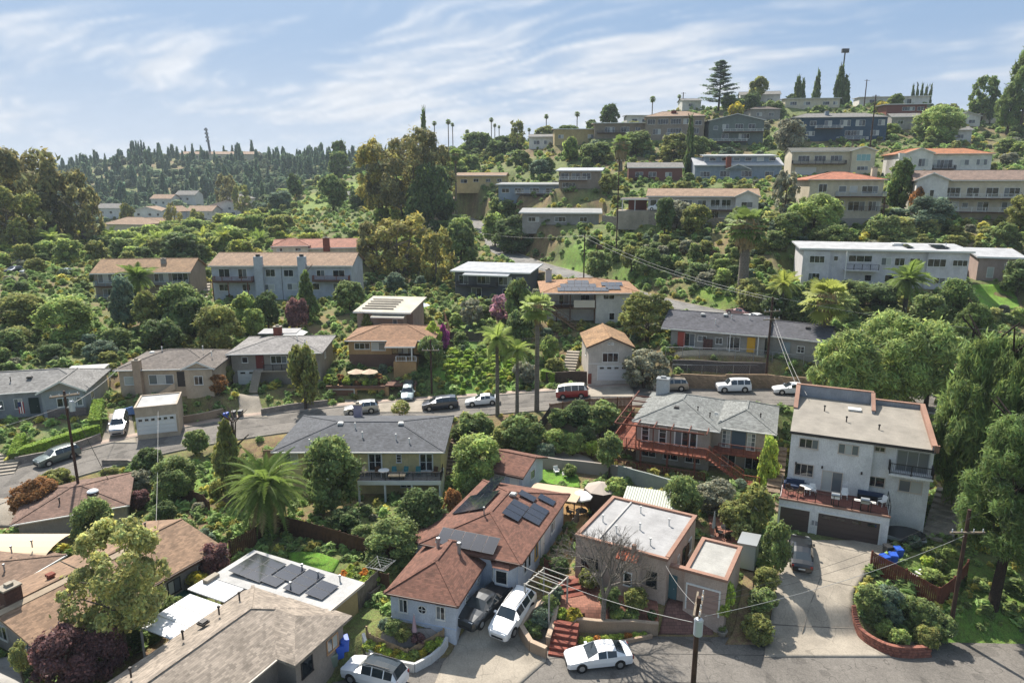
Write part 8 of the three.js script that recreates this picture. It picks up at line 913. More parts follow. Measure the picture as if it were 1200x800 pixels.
function buildCars() {
  const W = carPaint('white', 0xdcdedf, 0), S = carPaint('silver', 0xa9adb0, 0.6), B = carPaint('black', 0x15171a, 0.3), Gd = carPaint('graphite', 0x1f2327, 0.4);
  car('sedan', [667, 781], [734, 774], W, 'white sedan parked on the lower street before the brick stairs'); car('suv', [412, 790], [466, 806], W, 'white crossover with black glass roof beside the planter wall', { roof: CGLASS }); car('pickup', [551, 742], [584, 706], Gd, 'dark grey pickup truck on the blue house driveway'); car('suv', [592, 748], [611, 714], W, 'white suv beside the dark pickup'); car('sedan', [938, 640], [939, 670], B, 'black sedan parked at the brown garage door');
  car('suv', [46, 548], [88, 534], carPaint('sage', 0x56625f, 0.4), 'grey-green suv parked beside the clipped hedge'); car('jeep', [139, 508], [141, 496], S, 'silver suv on the driveway beside the cream garage'); car('suv', [406, 486], [441, 482], S, 'silver suv parked before the planted carport roof'); car('van', [497, 480.5], [535, 477], carPaint('slate', 0x3b414d, 0.4), 'dark slate minivan at the kerb below the pole'); car('sedan', [549, 475.5], [582, 472.5], W, 'white sedan parked below the green bank'); car('bus', [653, 467], [689, 465], carPaint('red', 0x8e1d1f, 0.1), 'red and white classic camper van on the street', { upper: carPaint('ivory', 0xd8d6cd, 0) }); car('suv', [768, 458], [803, 457], carPaint('champagne', 0xa39a8c, 0.5), 'beige suv next to the grey dusty tree'); car('jeep', [842, 459], [876, 458.5], W, 'boxy white suv before the tan block wall'); car('sedan', [908, 461], [947, 461.5], W, 'white sedan at the end of the tan block wall'); car('suv', [478, 468], [479, 459], carPaint('teal_grey', 0x4d5f66, 0.4), 'teal-grey car inside the low carport');
  { const s = SITES.tan2, q = (x, z) => new THREE.Vector3(s.c.x + x * Math.cos(s.yaw) + z * Math.sin(s.yaw), s.y, s.c.z - x * Math.sin(s.yaw) + z * Math.cos(s.yaw)); car('suv', 0, 0, W, 'white car standing on the ranch house carport', { pts: [q(-12.5, 0.5), q(-8.5, 0.5)], y: s.y + 2.55, flat: true }); }
  car('suv', [10, 321], [22, 319], carPaint('deep_blue', 0x24324a, 0.4), 'dark blue car parked under the eucalyptus stand'); car('sedan', [28, 321], [42, 319], S, 'silver car parked under the eucalyptus stand'); car('sedan', [70, 323], [82, 320], carPaint('steel_blue', 0x4e5c6e, 0.4), 'steel blue car parked beside the brown apartments'); car('sedan', [917, 212], [926, 209], W, 'white car beside the brown-roofed terrace house'); car('sedan', [876, 374], [892, 379], W, 'white car on the upper road behind the grey ranch house'); car('sedan', [862, 369], [870, 371], carPaint('rose', 0x8c6a6a, 0.3), 'rose-grey car behind the grey ranch house');
}
// ================================================================ poles and wires
const WIRE = mt('grey_cable', 0x9b9b98, { roughness: 0.6 }), WIRED = mt('dark_cable', 0x3a3a3a, { roughness: 0.6 }), POLE = woodm('pole_wood', 0x54392b), CER = mt('porcelain', 0xc8cdd2, { roughness: 0.3 });
function wire(a, b, sag, r, m, label, group) { const c = a.clone(), pts = []; for (let i = 0; i <= 14; i++) { const t = i / 14; pts.push(a.clone().lerp(b, t).sub(c).add(new THREE.Vector3(0, -sag * 4 * t * (1 - t), 0))); } const o = mesh('overhead_wire', new THREE.TubeGeometry(new THREE.CatmullRomCurve3(pts), 18, r * 0.72, 5), m); o.position.copy(c); return tag(o, label, 'wire', group); }
function pole(p, h, label, o = {}) {   // a utility pole; o.arm = direction of its crossarms
  const g = thing('utility_pole', label, 'utility pole', p, o.arm ?? 0); new MB().rod([0, -0.6, 0], [o.leanx ?? 0, h, 0], o.r ?? 0.16, (o.r ?? 0.16) * 0.72, 10).to('shaft', POLE, g);
  const arms = o.arms ?? [h - 0.5]; arms.forEach((y, i) => { for (const s of o.double ? [-0.16, 0.16] : [0.16]) { new MB().box(-1.3, 1.3, y - 0.07, y + 0.07, s - 0.06, s + 0.06).to('crossarm', woodm('crossarm_wood', 0x9a8c78), g); } for (const x of [-1.15, -0.45, 0.45, 1.15]) new MB().rod([x, y + 0.07, 0.16], [x, y + 0.3, 0.16], 0.05, 0.035, 7).to('insulator', CER, g); });
  if (o.can) { const t = new MB().rod([o.can, h - 2.2, 0.1], [o.can, h - 1.2, 0.1], 0.27, 0.27, 14).to('transformer', mt('can_grey', 0xa9b6c0, { roughness: 0.4, metalness: 0.3 }), g); new MB().rod([o.can, h - 1.2, 0.1], [o.can, h - 1.12, 0.1], 0.29, 0.2, 14).rod([o.can - 0.1, h - 1.12, 0.1], [o.can - 0.1, h - 0.9, 0.1], 0.05, 0.04, 7).rod([o.can + 0.1, h - 1.12, 0.1], [o.can + 0.1, h - 0.9, 0.1], 0.05, 0.04, 7).to('bushings', CER, t); new MB().box(Math.min(0, o.can), Math.max(0, o.can), h - 1.8, h - 1.7, 0.05, 0.15).to('bracket', GALV, g); }
  g.userData.top = new THREE.Vector3(p.x + (o.leanx ?? 0), p.y + h - 0.3, p.z); return g;
}
function buildPoles() {
  const P1 = pole(ground(at(808, 868, 44)), 9.6, 'utility pole with grey transformer can at the lower street', { can: -0.5, arm: Math.PI / 2 - 0.35, double: true, arms: [9.1], r: 0.19 }), P2 = pole(hit(1114, 738), 10.2, 'dark utility pole beside the clear-trunked pine', { arms: [8.4], r: 0.18 }), p3 = onGround(96, 73.5), P3 = pole(p3, heightAtRow(p3, 458), 'utility pole with transformer in front of the clipped hedge', { can: 0.5, arm: 0.5, double: true }), P4 = pole(hit(506, 461), 8.2, 'pale utility pole beside the low carport', { arms: [6.6] }), p5 = hit(897, 452), P5 = pole(p5, heightAtRow(p5, 348), 'tall utility pole at the tan block wall', { arms: [10.5, 9.4], arm: 0.3, r: 0.18 }), p6 = onGround(722, 158), P6 = pole(p6, heightAtRow(p6, 186), 'dark utility pole among the bushes of the bank', {}), p7 = onGround(684, 150), P7 = pole(p7, heightAtRow(p7, 274), 'short utility pole at the bend of the upper road', {});
  const t = (g, dx = 0, dy = 0, dz = 0) => g.userData.top.clone().add(new THREE.Vector3(dx, dy, dz)), loc = (k, x, y, z) => { const s = SITES[k]; return new THREE.Vector3(s.c.x + x * Math.cos(s.yaw) + z * Math.sin(s.yaw), s.y + y, s.c.z - x * Math.sin(s.yaw) + z * Math.cos(s.yaw)); };
  const g = 'overhead wires'; wire(t(P1, -0.3, -1.4), loc('blueMain', 4.3, 3.5, 0.4), 0.5, 0.03, WIRE, 'thick pale service cable from the transformer can to the blue house'); wire(t(P1, 0, -0.4), loc('pink', 3.8, 3.6, 0.05), 0.3, 0.018, WIRE, 'service wire to the corner of the pink bungalow'); for (const s of [-0.8, 0.8]) wire(t(P1, s, 0), t(P2, s, 0), 0.8, 0.016, WIRED, 'dark wire spanning the concrete driveway', g); wire(t(P2, 0, -1.8), t(P1, 0.4, -1.0), 0.6, 0.022, WIRE, 'pale cable spanning the concrete driveway');
  wire(t(P3, 0.4, -1.2), loc('cream', -6.2, 4.2, 0.5), 0.3, 0.04, WIRE, 'thick pale cable from the transformer to the cream bungalow'); wire(t(P3, -0.4, -1.4), t(P3, -14, -4.2, 6), 0.4, 0.03, WIRE, 'pale cable dropping from the hedge pole past the gate'); wire(loc('creamGarage', 0, 3.2, -2), loc('brownL', 5, 5.2, -4.5), 0.4, 0.025, WIRE, 'long pale wire crossing the street to the long brown roof'); wire(t(P3, 0.5, -1.5), ground(t(P3, 3.2, 0, -1.6)).add(new THREE.Vector3(0, 0.2, 0)), 0, 0.04, WIRED, 'guy wire of the hedge pole');
  for (const [s, y] of [[-1, 0], [0, 0], [1, 0], [0, -1.1]]) wire(t(P5, s, y), t(P4, s, y * 0.5), 1.6, 0.014, WIRED, 'thin wire along the upper street', 'thin wires along the upper street'); wire(t(P5, 0.3, -3), loc('white3', -5.6, 9.6, -9), 0.4, 0.03, WIRE, 'pale cable dropping to the white house parapet'); wire(t(P5, 0.5, -2.6), loc('white3', -5, 9.6, -9), 0.6, 0.03, WIRE, 'second pale cable dropping to the white house parapet'); for (const s of [-0.8, 0.8]) wire(t(P5, s, 0), t(P7, s, 0), 1.2, 0.03, WIRE, 'pale wire from the tall pole up to the road bend', 'pale wires up to the road bend'); wire(t(P7), at(560, 272, 205), 1, 0.035, WIRE, 'pale wire from the road bend along the hill'); wire(t(P5, 1, 0.2), at(1300, 395, 90), 1.0, 0.025, WIRE, 'pale wire behind the pepper trees'); wire(t(P4, 0.4, -1), loc('tanMid', 6.4, 4.4, 0.5), 0.2, 0.02, WIRE, 'service wire from the pale pole to the tan house');
  { const p = onGround(983, 332), h = heightAtRow(p, 58), q = thing('antenna_pole', 'very tall thin antenna pole on the crest between cypresses', 'pole', p); new MB().rod([0, 0, 0], [0.6, h, 0], 0.5, 0.3, 8).to('shaft', WIRED, q); new MB().box(-1.0, 2.2, h - 1.4, h + 0.4, -0.6, 0.6).to('antenna_head', WIRED, q); } for (const [u, v, d, l] of [[1013, 93, 330, 'skyline utility pole beside the white flat-roofed hilltop house'], [1020, 111, 250, 'dark utility pole before the broad blue house'], [800, 108, 350, 'small utility pole on the crest by the white house']]) { const p = onGround(u, d); pole(p, heightAtRow(p, v), l, { r: 0.28 }); }
  { const p = onGround(580, 238), q = thing('warning_sign', 'yellow diamond warning sign beside the winding road', 'sign', p); new MB().rod([0, -0.3, 0], [0, 3.4, 0], 0.06).to('post', GALV, q); const b = new MB().box(-0.95, 0.95, -0.95, 0.95, 0.05, 0.1).to('panel', mt('sign_yellow', 0xd8a51c, { roughness: 0.5 }), q); b.position.y = 3.2; b.rotation.z = Math.PI / 4; const k = new MB().box(-0.1, 0.1, -0.5, 0.4, 0.1, 0.12).to('arrow', BLACKM, b); k.rotation.z = -Math.PI / 4; }
}
// ================================================================ garden things
function parasol(u, v, r, h, m, label, closed) { const p = hit(u, v), g = thing('parasol', label, 'parasol', p), n = 8; new MB().rod([0, 0, 0], [0, h, 0], 0.03).to('pole', GALV, g); const b = new MB(); if (closed) b.rod([0, h * 0.35, 0], [0, h * 0.95, 0], 0.2, 0.05, 8); else for (let i = 0; i < n; i++) { const a = i / n * 6.2832, c = (i + 1) / n * 6.2832, A = [Math.cos(a) * r, h - 0.5, Math.sin(a) * r], B = [Math.cos(c) * r, h - 0.5, Math.sin(c) * r]; b.face([A, [0, h, 0], B]).face([B, [0, h - 0.04, 0], A]).face([A, B, [B[0], B[1] - 0.14, B[2]], [A[0], A[1] - 0.14, A[2]]]); } b.to('canopy', m, g); new MB().rod([0, 0, 0], [0, 0.1, 0], 0.3, 0.28, 12).to('base', CONC, g); return g; }
function tableSet(p, label, m) { const g = thing('patio_table', label, 'table', p); new MB().rod([0, 0.7, 0], [0, 0.74, 0], 0.6, 0.6, 18).to('tabletop', m, g); for (let i = 0; i < 4; i++) { const a = i * 1.5708 + 0.7; new MB().rod([Math.cos(a) * 0.35, 0, Math.sin(a) * 0.35], [Math.cos(a) * 0.4, 0.7, Math.sin(a) * 0.4], 0.025).to('leg', m, g); } return g; }
function chair(p, yaw, m, label, group) { const g = thing('garden_chair', label, 'chair', p, yaw, group); new MB().box(-0.26, 0.26, 0.4, 0.46, -0.26, 0.26).to('seat', m, g); new MB().hexa([V(-0.26, 0.46, -0.22), V(0.26, 0.46, -0.22), V(0.26, 0.46, -0.27), V(-0.26, 0.46, -0.27)], [V(-0.26, 0.92, -0.34), V(0.26, 0.92, -0.34), V(0.26, 0.92, -0.38), V(-0.26, 0.92, -0.38)]).to('backrest', m, g); for (const [x, z] of [[-1, -1], [1, -1], [1, 1], [-1, 1]]) new MB().box(x * 0.24 - 0.02, x * 0.24 + 0.02, 0, 0.4, z * 0.24 - 0.02, z * 0.24 + 0.02).to('leg', m, g); for (const s of [-1, 1]) new MB().box(s * 0.27 - 0.02, s * 0.27 + 0.02, 0.6, 0.64, -0.26, 0.24).to('armrest', m, g); return g; }
function bin(p, m, label, group, yaw = 0) { const g = thing('wheelie_bin', label, 'bin', p, yaw, group); new MB().hexa([V(-0.24, 0.05, 0.27), V(0.24, 0.05, 0.27), V(0.24, 0.05, -0.27), V(-0.24, 0.05, -0.27)], [V(-0.3, 0.98, 0.36), V(0.3, 0.98, 0.36), V(0.3, 0.98, -0.36), V(-0.3, 0.98, -0.36)]).to('body', m, g); new MB().hexa([V(-0.32, 0.982, 0.39), V(0.32, 0.982, 0.39), V(0.32, 0.982, -0.38), V(-0.32, 0.982, -0.38)], [V(-0.29, 1.05, 0.34), V(0.29, 1.05, 0.34), V(0.29, 1.08, -0.36), V(-0.29, 1.08, -0.36)]).to('lid', m, g); for (const s of [-1, 1]) new MB().rod([s * 0.27, 0.12, -0.3], [s * 0.33, 0.12, -0.3], 0.12, 0.12, 10).to('wheel', TYRE, g); return g; }
function pot(p, r, h, m, label, col, ph, group) { const g = thing('potted_plant', label, 'potted plant', p, 0, group); mesh('pot', new THREE.LatheGeometry([[0, 0], [r * 0.7, 0], [r, h * 0.9], [r * 1.08, h], [r * 0.9, h], [r * 0.85, h * 0.9], [0, h * 0.88]].map((k) => new THREE.Vector2(...k)), 14), m, g); const c = mesh('foliage', crownOf('round', 15, Math.round(p.x * 10) & 3), LEAF[col], g); c.scale.set(ph * 1.1, ph, ph * 1.1); c.position.y = h * 0.8; return g; }
const terr = mt('terracotta_pot', 0xa7613f, { roughness: 0.8 });
function L(k, x, y, z) { const s = SITES[k]; return new THREE.Vector3(s.c.x + x * Math.cos(s.yaw) + z * Math.sin(s.yaw), s.y + y, s.c.z - x * Math.sin(s.yaw) + z * Math.cos(s.yaw)); }
function buildThings() {
  const gm = { white: FABRIC.white, dark: BLACKM, wood: brownWood };
  parasol(680, 603, 1.25, 2.6, FABRIC.white, 'open white parasol on the tan side yard'); tableSet(hit(681, 606), 'round table under the open white parasol', gm.dark); parasol(836, 628, 1, 2.5, mt('grey_canvas', 0x9aa0a0), 'closed grey parasol on the brick patio', true); tableSet(hit(852, 626), 'dark round table on the brick patio', gm.dark); for (const [u, v, a] of [[843, 628, 1], [860, 624, -1], [852, 634, 3], [668, 604, 1], [692, 608, -1.2]]) chair(hit(u, v), a, gm.dark, 'dark metal chair at a round patio table', 'dark patio chairs'); for (const [u, v, a] of [[652, 556, 0.3], [662, 560, -0.2]]) chair(hit(u, v), a, FABRIC.white, 'white garden chair on the small bright lawn', 'white lawn chairs');
  tree('dome', 'sage', 0, 0, 44, 80, 'dense dark sage shrub in the corner of the tan roof', { pos: ground(L('tanL', -4.7, 0, 0.5)), h: 2.7, w: 4.2, name: 'shrub', tf: 0.02 });
  // terrace of the white house
  const D = 2.96, W3 = (x, z) => L('white3', x, D, z); { const g = thing('outdoor_sofa', 'navy cushioned sofa on the white house terrace', 'sofa', W3(-5.2, 0.6), SITES.white3.yaw); new MB().box(-0.8, 0.8, 0.15, 0.42, -0.35, 0.4).to('seat', FABRIC.navy, g); new MB().box(-0.8, 0.8, 0.42, 0.85, -0.4, -0.2).to('backrest', FABRIC.navy, g); for (const s of [-0.9, 0.9]) new MB().box(s - 0.1, s + 0.1, 0, 0.6, -0.4, 0.4).to('armrest', FABRIC.navy, g); } { const g = thing('outdoor_sofa', 'long dark sofa at the terrace door corner', 'sofa', W3(1.3, 0.6), SITES.white3.yaw); new MB().box(-1.1, 1.1, 0.15, 0.42, -0.35, 0.4).to('seat', BLACKM, g); new MB().box(-1.1, 1.1, 0.42, 0.8, -0.4, -0.2).to('backrest', FABRIC.navy, g); }
  for (const [x, z, m, a] of [[-5.6, 2.2, gm.wood, 0.6], [-4.7, 2.3, gm.wood, -0.4], [-3.6, 1.2, FABRIC.white, 0.2], [-0.9, 1.0, FABRIC.white, 0], [2.2, 1.2, FABRIC.white, -0.8]]) chair(W3(x, z), SITES.white3.yaw + a, m, m === gm.wood ? 'brown wooden chair on the white house terrace' : 'white chair on the white house terrace', m === gm.wood ? 'wooden terrace chairs' : 'white terrace chairs'); tableSet(W3(-4.2, 1.5), 'round table on the white house terrace', FABRIC.white);
  for (const [x, l] of [[-1.7, 'small white grill at the terrace railing'], [0.7, 'large grill with side shelves at the terrace railing']]) { const g = thing('grill', l, 'grill', W3(x, 2.9), SITES.white3.yaw); new MB().box(-0.35, 0.35, 0.7, 1.0, -0.22, 0.22).to('firebox', x < 0 ? FABRIC.white : GALV, g); new MB().rod([-0.35, 1.0, 0], [0.35, 1.0, 0], 0.22, 0.22, 12).to('lid', GALV, g); for (const s of [-0.3, 0.3]) new MB().box(s - 0.03, s + 0.03, 0, 0.7, -0.2, 0.2).to('leg', BLACKM, g); if (x > 0) for (const s of [-0.62, 0.62]) new MB().box(s - 0.25, s + 0.25, 0.86, 0.9, -0.2, 0.2).to('side_shelf', FABRIC.white, g); }
  // deck of the yellow house
  const Yd = (x, z) => L('yellow', x, SITES.yellow.h - 2.5, z); for (const [x, m, a] of [[2.2, gm.wood, 0.4], [4.0, FABRIC.teal, 0.2], [5.2, FABRIC.teal, -0.2], [6.6, FABRIC.teal, 0.1], [0.8, FABRIC.cream, 0.8], [8.4, gm.wood, -0.4]]) chair(Yd(x, 1.1), a, m, m === FABRIC.teal ? 'teal deck chair behind the yellow house' : m === gm.wood ? 'brown deck chair behind the yellow house' : 'cream deck chair behind the yellow house', m === FABRIC.teal ? 'teal deck chairs' : m === gm.wood ? 'brown deck chairs' : undefined); { const g = thing('bench', 'pale cushioned bench on the white deck', 'bench', Yd(4.4, 1.9)); new MB().box(-0.9, 0.9, 0.3, 0.45, -0.3, 0.3).to('seat', FABRIC.cream, g); for (const s of [-0.7, 0.7]) new MB().box(s - 0.05, s + 0.05, 0, 0.3, -0.25, 0.25).to('leg', gm.wood, g); } tableSet(Yd(2.9, 1.4), 'small round table on the white deck', FABRIC.white);
  // bins
  for (const [u, v, m, l, gp, a] of [[398, 770, FABRIC.blue, 'blue bin beside the garden stairs', 'blue bins at the garden stairs', 0.5], [404, 762, FABRIC.blue, 'blue bin beside the garden stairs', 'blue bins at the garden stairs', 0.4], [390, 780, mt('green_grey_bin', 0x6d7a6c, { roughness: 0.5 }), 'grey-green bin beside the garden stairs', 'grey-green bins', 0.6], [372, 796, mt('green_grey_bin'), 'grey-green bin beside the garden stairs', 'grey-green bins', 0.5], [1036, 664, FABRIC.blue, 'blue bin in the fenced bin yard', 'blue yard bins', 0.3], [1046, 662, FABRIC.blue, 'blue bin in the fenced bin yard', 'blue yard bins', -0.2], [1052, 655, FABRIC.blue, 'blue bin in the fenced bin yard', 'blue yard bins', 0], [1040, 652, mt('black_bin', 0x232527, { roughness: 0.5 }), 'black bin in the fenced bin yard', undefined, 0.1], [265, 492, FABRIC.blue, 'blue kerbside bin', 'kerbside bins', 0], [274, 490, mt('charcoal_bin', 0x3a3f45, { roughness: 0.5 }), 'charcoal bin at the kerb', 'charcoal kerb bins', 0], [282, 489, mt('charcoal_bin'), 'charcoal bin at the kerb', 'charcoal kerb bins', 0]]) bin(hit(u, v), m, l.length < 24 ? l + ' near the grey driveway' : l, gp, a);
  { const p = hit(1076, 676), g = thing('paddle_board', 'striped blue board lying in the bin yard', 'board', p, 0.5); const s = new THREE.Shape(); s.absellipse(0, 0, 1.3, 0.4, 0, 6.2832); const b = mesh('deck', new THREE.ExtrudeGeometry(s, { depth: 0.1, bevelEnabled: true, bevelSize: 0.03, bevelThickness: 0.03, bevelSegments: 1 }), FABRIC.teal, g); b.rotation.x = -Math.PI / 2; b.position.y = 0.25; for (const x of [-0.6, 0, 0.6]) new MB().box(x - 0.12, x + 0.12, 0.39, 0.41, -0.3, 0.3).to('stripe', FABRIC.white, g); }
  { const p = L('white3', 4.2, 0.2, 2.0), g = thing('covered_boat', 'small boat on a trailer under a black cover beside the white house', 'boat', p, SITES.white3.yaw), b = new MB(); for (let i = 0; i < 8; i++) { const a = -1.6 + i * 0.4, c = a + 0.4, f = (x) => Math.sqrt(Math.max(0, 1 - (x / 1.75) ** 2)) * 0.75, h = (x) => 0.7 + 0.75 * Math.sqrt(Math.max(0, 1 - (x / 1.8) ** 2)); b.face([[a, 0.6, f(a)], [c, 0.6, f(c)], [c, h(c), 0.1], [a, h(a), 0.1]]).face([[c, 0.6, -f(c)], [a, 0.6, -f(a)], [a, h(a), -0.1], [c, h(c), -0.1]]).face([[a, h(a), 0.1], [c, h(c), 0.1], [c, h(c), -0.1], [a, h(a), -0.1]]); } b.to('cover', mt('black_tarp', 0x16191a, { roughness: 0.6 }), g); new MB().hexa([V(-1.4, 0.2, 0.4), V(1.3, 0.2, 0.4), V(1.3, 0.2, -0.4), V(-1.4, 0.2, -0.4)], [V(-1.6, 0.62, 0.7), V(1.7, 0.62, 0.6), V(1.7, 0.62, -0.6), V(-1.6, 0.62, -0.7)]).to('hull', mt('grey_hull', 0x8d9396, { roughness: 0.4 }), g); for (const s of [-1, 1]) new MB().rod([0, 0.2, s * 0.6], [0, 0.2, s * 0.8], 0.26, 0.26, 12).to('trailer_wheel', TYRE, g); }
  // shade roofs, pergola, spa cover
  { const p = hit(650, 604), g = thing('shade_roof', 'flat tan shade roof beside the garden studio', 'canopy', p, -0.35); new MB().hexa([V(-2.6, 2.4, 1.6), V(2.6, 2.5, 1.6), V(2.6, 2.5, -1.6), V(-2.6, 2.4, -1.6)], [V(-2.6, 2.5, 1.6), V(2.6, 2.6, 1.6), V(2.6, 2.6, -1.6), V(-2.6, 2.5, -1.6)]).to('roof', mt('tan_canvas', 0xb5a088), g); for (const [x, z] of [[-2.4, 1.5], [2.4, 1.5], [2.4, -1.5], [-2.4, -1.5]]) new MB().box(x - 0.05, x + 0.05, -0.3, 2.42, z - 0.05, z + 0.05).to('post', brownWood, g); }
  { const p = hit(762, 612), g = thing('patio_cover', 'pale corrugated patio cover behind the white flat roof', 'canopy', p, -0.33), b = new MB(); for (let i = 0; i < 22; i++) { const x = -2.6 + i * 0.24; b.hexa([V(x, 2.4, 1.5), V(x + 0.23, 2.4, 1.5), V(x + 0.23, 2.75, -1.5), V(x, 2.75, -1.5)], [V(x + 0.05, 2.46, 1.5), V(x + 0.18, 2.46, 1.5), V(x + 0.18, 2.81, -1.5), V(x + 0.05, 2.81, -1.5)]); } b.to('roof', mt('pale_green_sheet', 0xb2b6ab, { roughness: 0.6 }), g); for (const [x, z, y] of [[-2.5, 1.4, 2.4], [0, 1.4, 2.4], [2.5, 1.4, 2.4], [-2.5, -1.4, 2.75], [2.5, -1.4, 2.75]]) new MB().box(x - 0.05, x + 0.05, -0.3, y, z - 0.05, z + 0.05).to('post', WHITE, g); }
  { const p = hit(704, 592), g = thing('gazebo_tent', 'covered brown garden tent beside the small lawn', 'tent', p), b = new MB(), t = new MB(); for (let i = 0; i < 8; i++) { const a = i / 8 * 6.2832, c = (i + 1) / 8 * 6.2832, A = [Math.cos(a) * 1.7, 1.9, Math.sin(a) * 1.7], B = [Math.cos(c) * 1.7, 1.9, Math.sin(c) * 1.7]; b.face([[B[0], 0, B[2]], [A[0], 0, A[2]], A, B].reverse()).face([[B[0], 0, B[2]], [A[0], 0, A[2]], A, B]); t.face([B, A, [0, 2.5, 0]]).face([A, B, [0, 2.48, 0]]); } b.to('side_cloth', mt('brown_cloth', 0x4c4038), g); t.to('roof_cloth', mt('grey_cloth', 0x9f958a), g); }
  { const p = hit(640, 712), g = thing('garden_arch', 'white lattice pergola arch above the planter', 'pergola', p, -0.6), b = new MB(); for (const x of [-1.1, 1.1]) b.beam([x, 2.3, -1.5], [x, 2.3, 1.5], 0.08, 0.1); b.to('side_beam', mt('grey_white_wood', 0xaaa79f), g); for (let i = 0; i < 5; i++) new MB().beam([-1.2, 2.4, -1.4 + i * 0.7], [1.2, 2.4, -1.4 + i * 0.7], 0.05, 0.07).to('cross_slat', mt('grey_white_wood'), g); for (const [x, z] of [[-1.1, -1.4], [1.1, -1.4], [1.1, 1.4], [-1.1, 1.4]]) new MB().box(x - 0.05, x + 0.05, -0.4, 2.3, z - 0.05, z + 0.05).to('post', mt('grey_white_wood'), g); }
  { const p = hit(447, 688), g = thing('clothes_airer', 'square rotary clothes airer in the fenced garden', 'clothes airer', p, 0.4); new MB().rod([0, 0, 0], [0, 2.0, 0], 0.03).to('pole', GALV, g); for (let i = 0; i < 4; i++) { const a = i * 1.5708; new MB().rod([0, 1.7, 0], [Math.cos(a) * 1.3, 2.2, Math.sin(a) * 1.3], 0.018).to('arm', GALV, g); } const b = new MB(); for (let k = 1; k < 5; k++) for (let i = 0; i < 4; i++) { const q = k * 0.26 + 0.2, a = i * 1.5708, c = a + 1.5708, y = 1.7 + 0.5 * q / 1.3; b.rod([Math.cos(a) * q, y, Math.sin(a) * q], [Math.cos(c) * q, y, Math.sin(c) * q], 0.008, 0.008, 4, false); } tag(b.to('lines', FABRIC.white, g), null, null, null, 'stuff'); }
  { const p = hit(423, 690), g = thing('raised_bed', 'timber raised bed full of bright flowers', 'planter', p, -0.45); new MB().box(-1.9, 1.9, 0, 0.8, 1.1, 1.2).box(-1.9, 1.9, 0, 0.8, -1.2, -1.1).box(-1.9, -1.8, 0, 0.8, -1.1, 1.1).box(1.8, 1.9, 0, 0.8, -1.1, 1.1).to('boards', greyWood, g); new MB().box(-1.8, 1.8, 0, 0.7, -1.1, 1.1).to('soil', mt('dark_soil', 0x4a3a2a), g); for (let i = 0; i < 9; i++) { const c = mesh('plant', crownOf('round', 15, i), LEAF[['lime', 'light', 'orange'][i % 3 === 2 && i < 6 ? 2 : i % 2]], g); c.scale.setScalar(0.9); c.position.set(-1.4 + (i % 5) * 0.7, 0.6, i < 5 ? -0.5 : 0.5); } }
  { const p = hit(150, 486), g = thing('tarp_covered_motorbike', 'blue tarp-covered motorbike beside the cream garage', 'motorbike', p, 0.3); new MB().hexa([V(-0.9, 0.1, 0.35), V(0.9, 0.1, 0.35), V(0.9, 0.1, -0.35), V(-0.9, 0.1, -0.35)], [V(-0.5, 0.9, 0.15), V(0.6, 1.15, 0.15), V(0.6, 1.15, -0.15), V(-0.5, 0.9, -0.15)]).to('tarp', mt('blue_tarp', 0x4d6a96), g); for (const x of [-0.65, 0.65]) new MB().rod([x, 0.28, -0.07], [x, 0.28, 0.07], 0.28, 0.28, 12).to('wheel', TYRE, g); }
  { const s = SITES.farLeft, p = L('farLeft', s.w / 2 - 7.6, 0.2, 0.3), g = thing('flag_on_pole', 'small striped flag hanging at the grey bungalow porch', 'flag', p, s.yaw); new MB().rod([0, 0.4, -0.8], [0.2, 2.6, 0.5], 0.025).to('pole', WHITE, g); const b = new MB(), rd = mt('flag_red', 0x9c2630), bl = mt('flag_blue', 0x2a3560); for (let i = 0; i < 5; i++) new MB().box(0.1 + i * 0.13, 0.22 + i * 0.13, 0.9, 2.45, 0.44, 0.47).to('stripe', i % 2 ? FABRIC.white : rd, g); new MB().box(0.09, 0.45, 1.8, 2.46, 0.475, 0.49).to('canton', bl, g); }
  { const p = hit(38, 632), g = thing('arched_canopy', 'arched cream fabric canopy between the brown roofs', 'canopy', new THREE.Vector3(-46, height(-44, -56), -56.3), Math.PI / 2), b = new MB(), n = 8; for (let i = 0; i < n; i++) { const a = Math.PI * i / n, c = Math.PI * (i + 1) / n, f = (t) => [-Math.cos(t) * 2.3, 2.6 + Math.sin(t) * 0.7]; const [x0, y0] = f(a), [x1, y1] = f(c); b.face([V(x0, y0, 5.4), V(x1, y1, 5.4), V(x1, y1, -5.4), V(x0, y0, -5.4)]).face([V(x0, y0 - 0.03, -5.4), V(x1, y1 - 0.03, -5.4), V(x1, y1 - 0.03, 5.4), V(x0, y0 - 0.03, 5.4)]); } b.to('fabric', FABRIC.cream, g); for (const [x, z] of [[-2.2, 5.2], [2.2, 5.2], [2.2, -5.2], [-2.2, -5.2], [-2.2, 0], [2.2, 0]]) new MB().rod([x, -0.3, z], [x, 2.6, z], 0.05).to('post', GALV, g); }
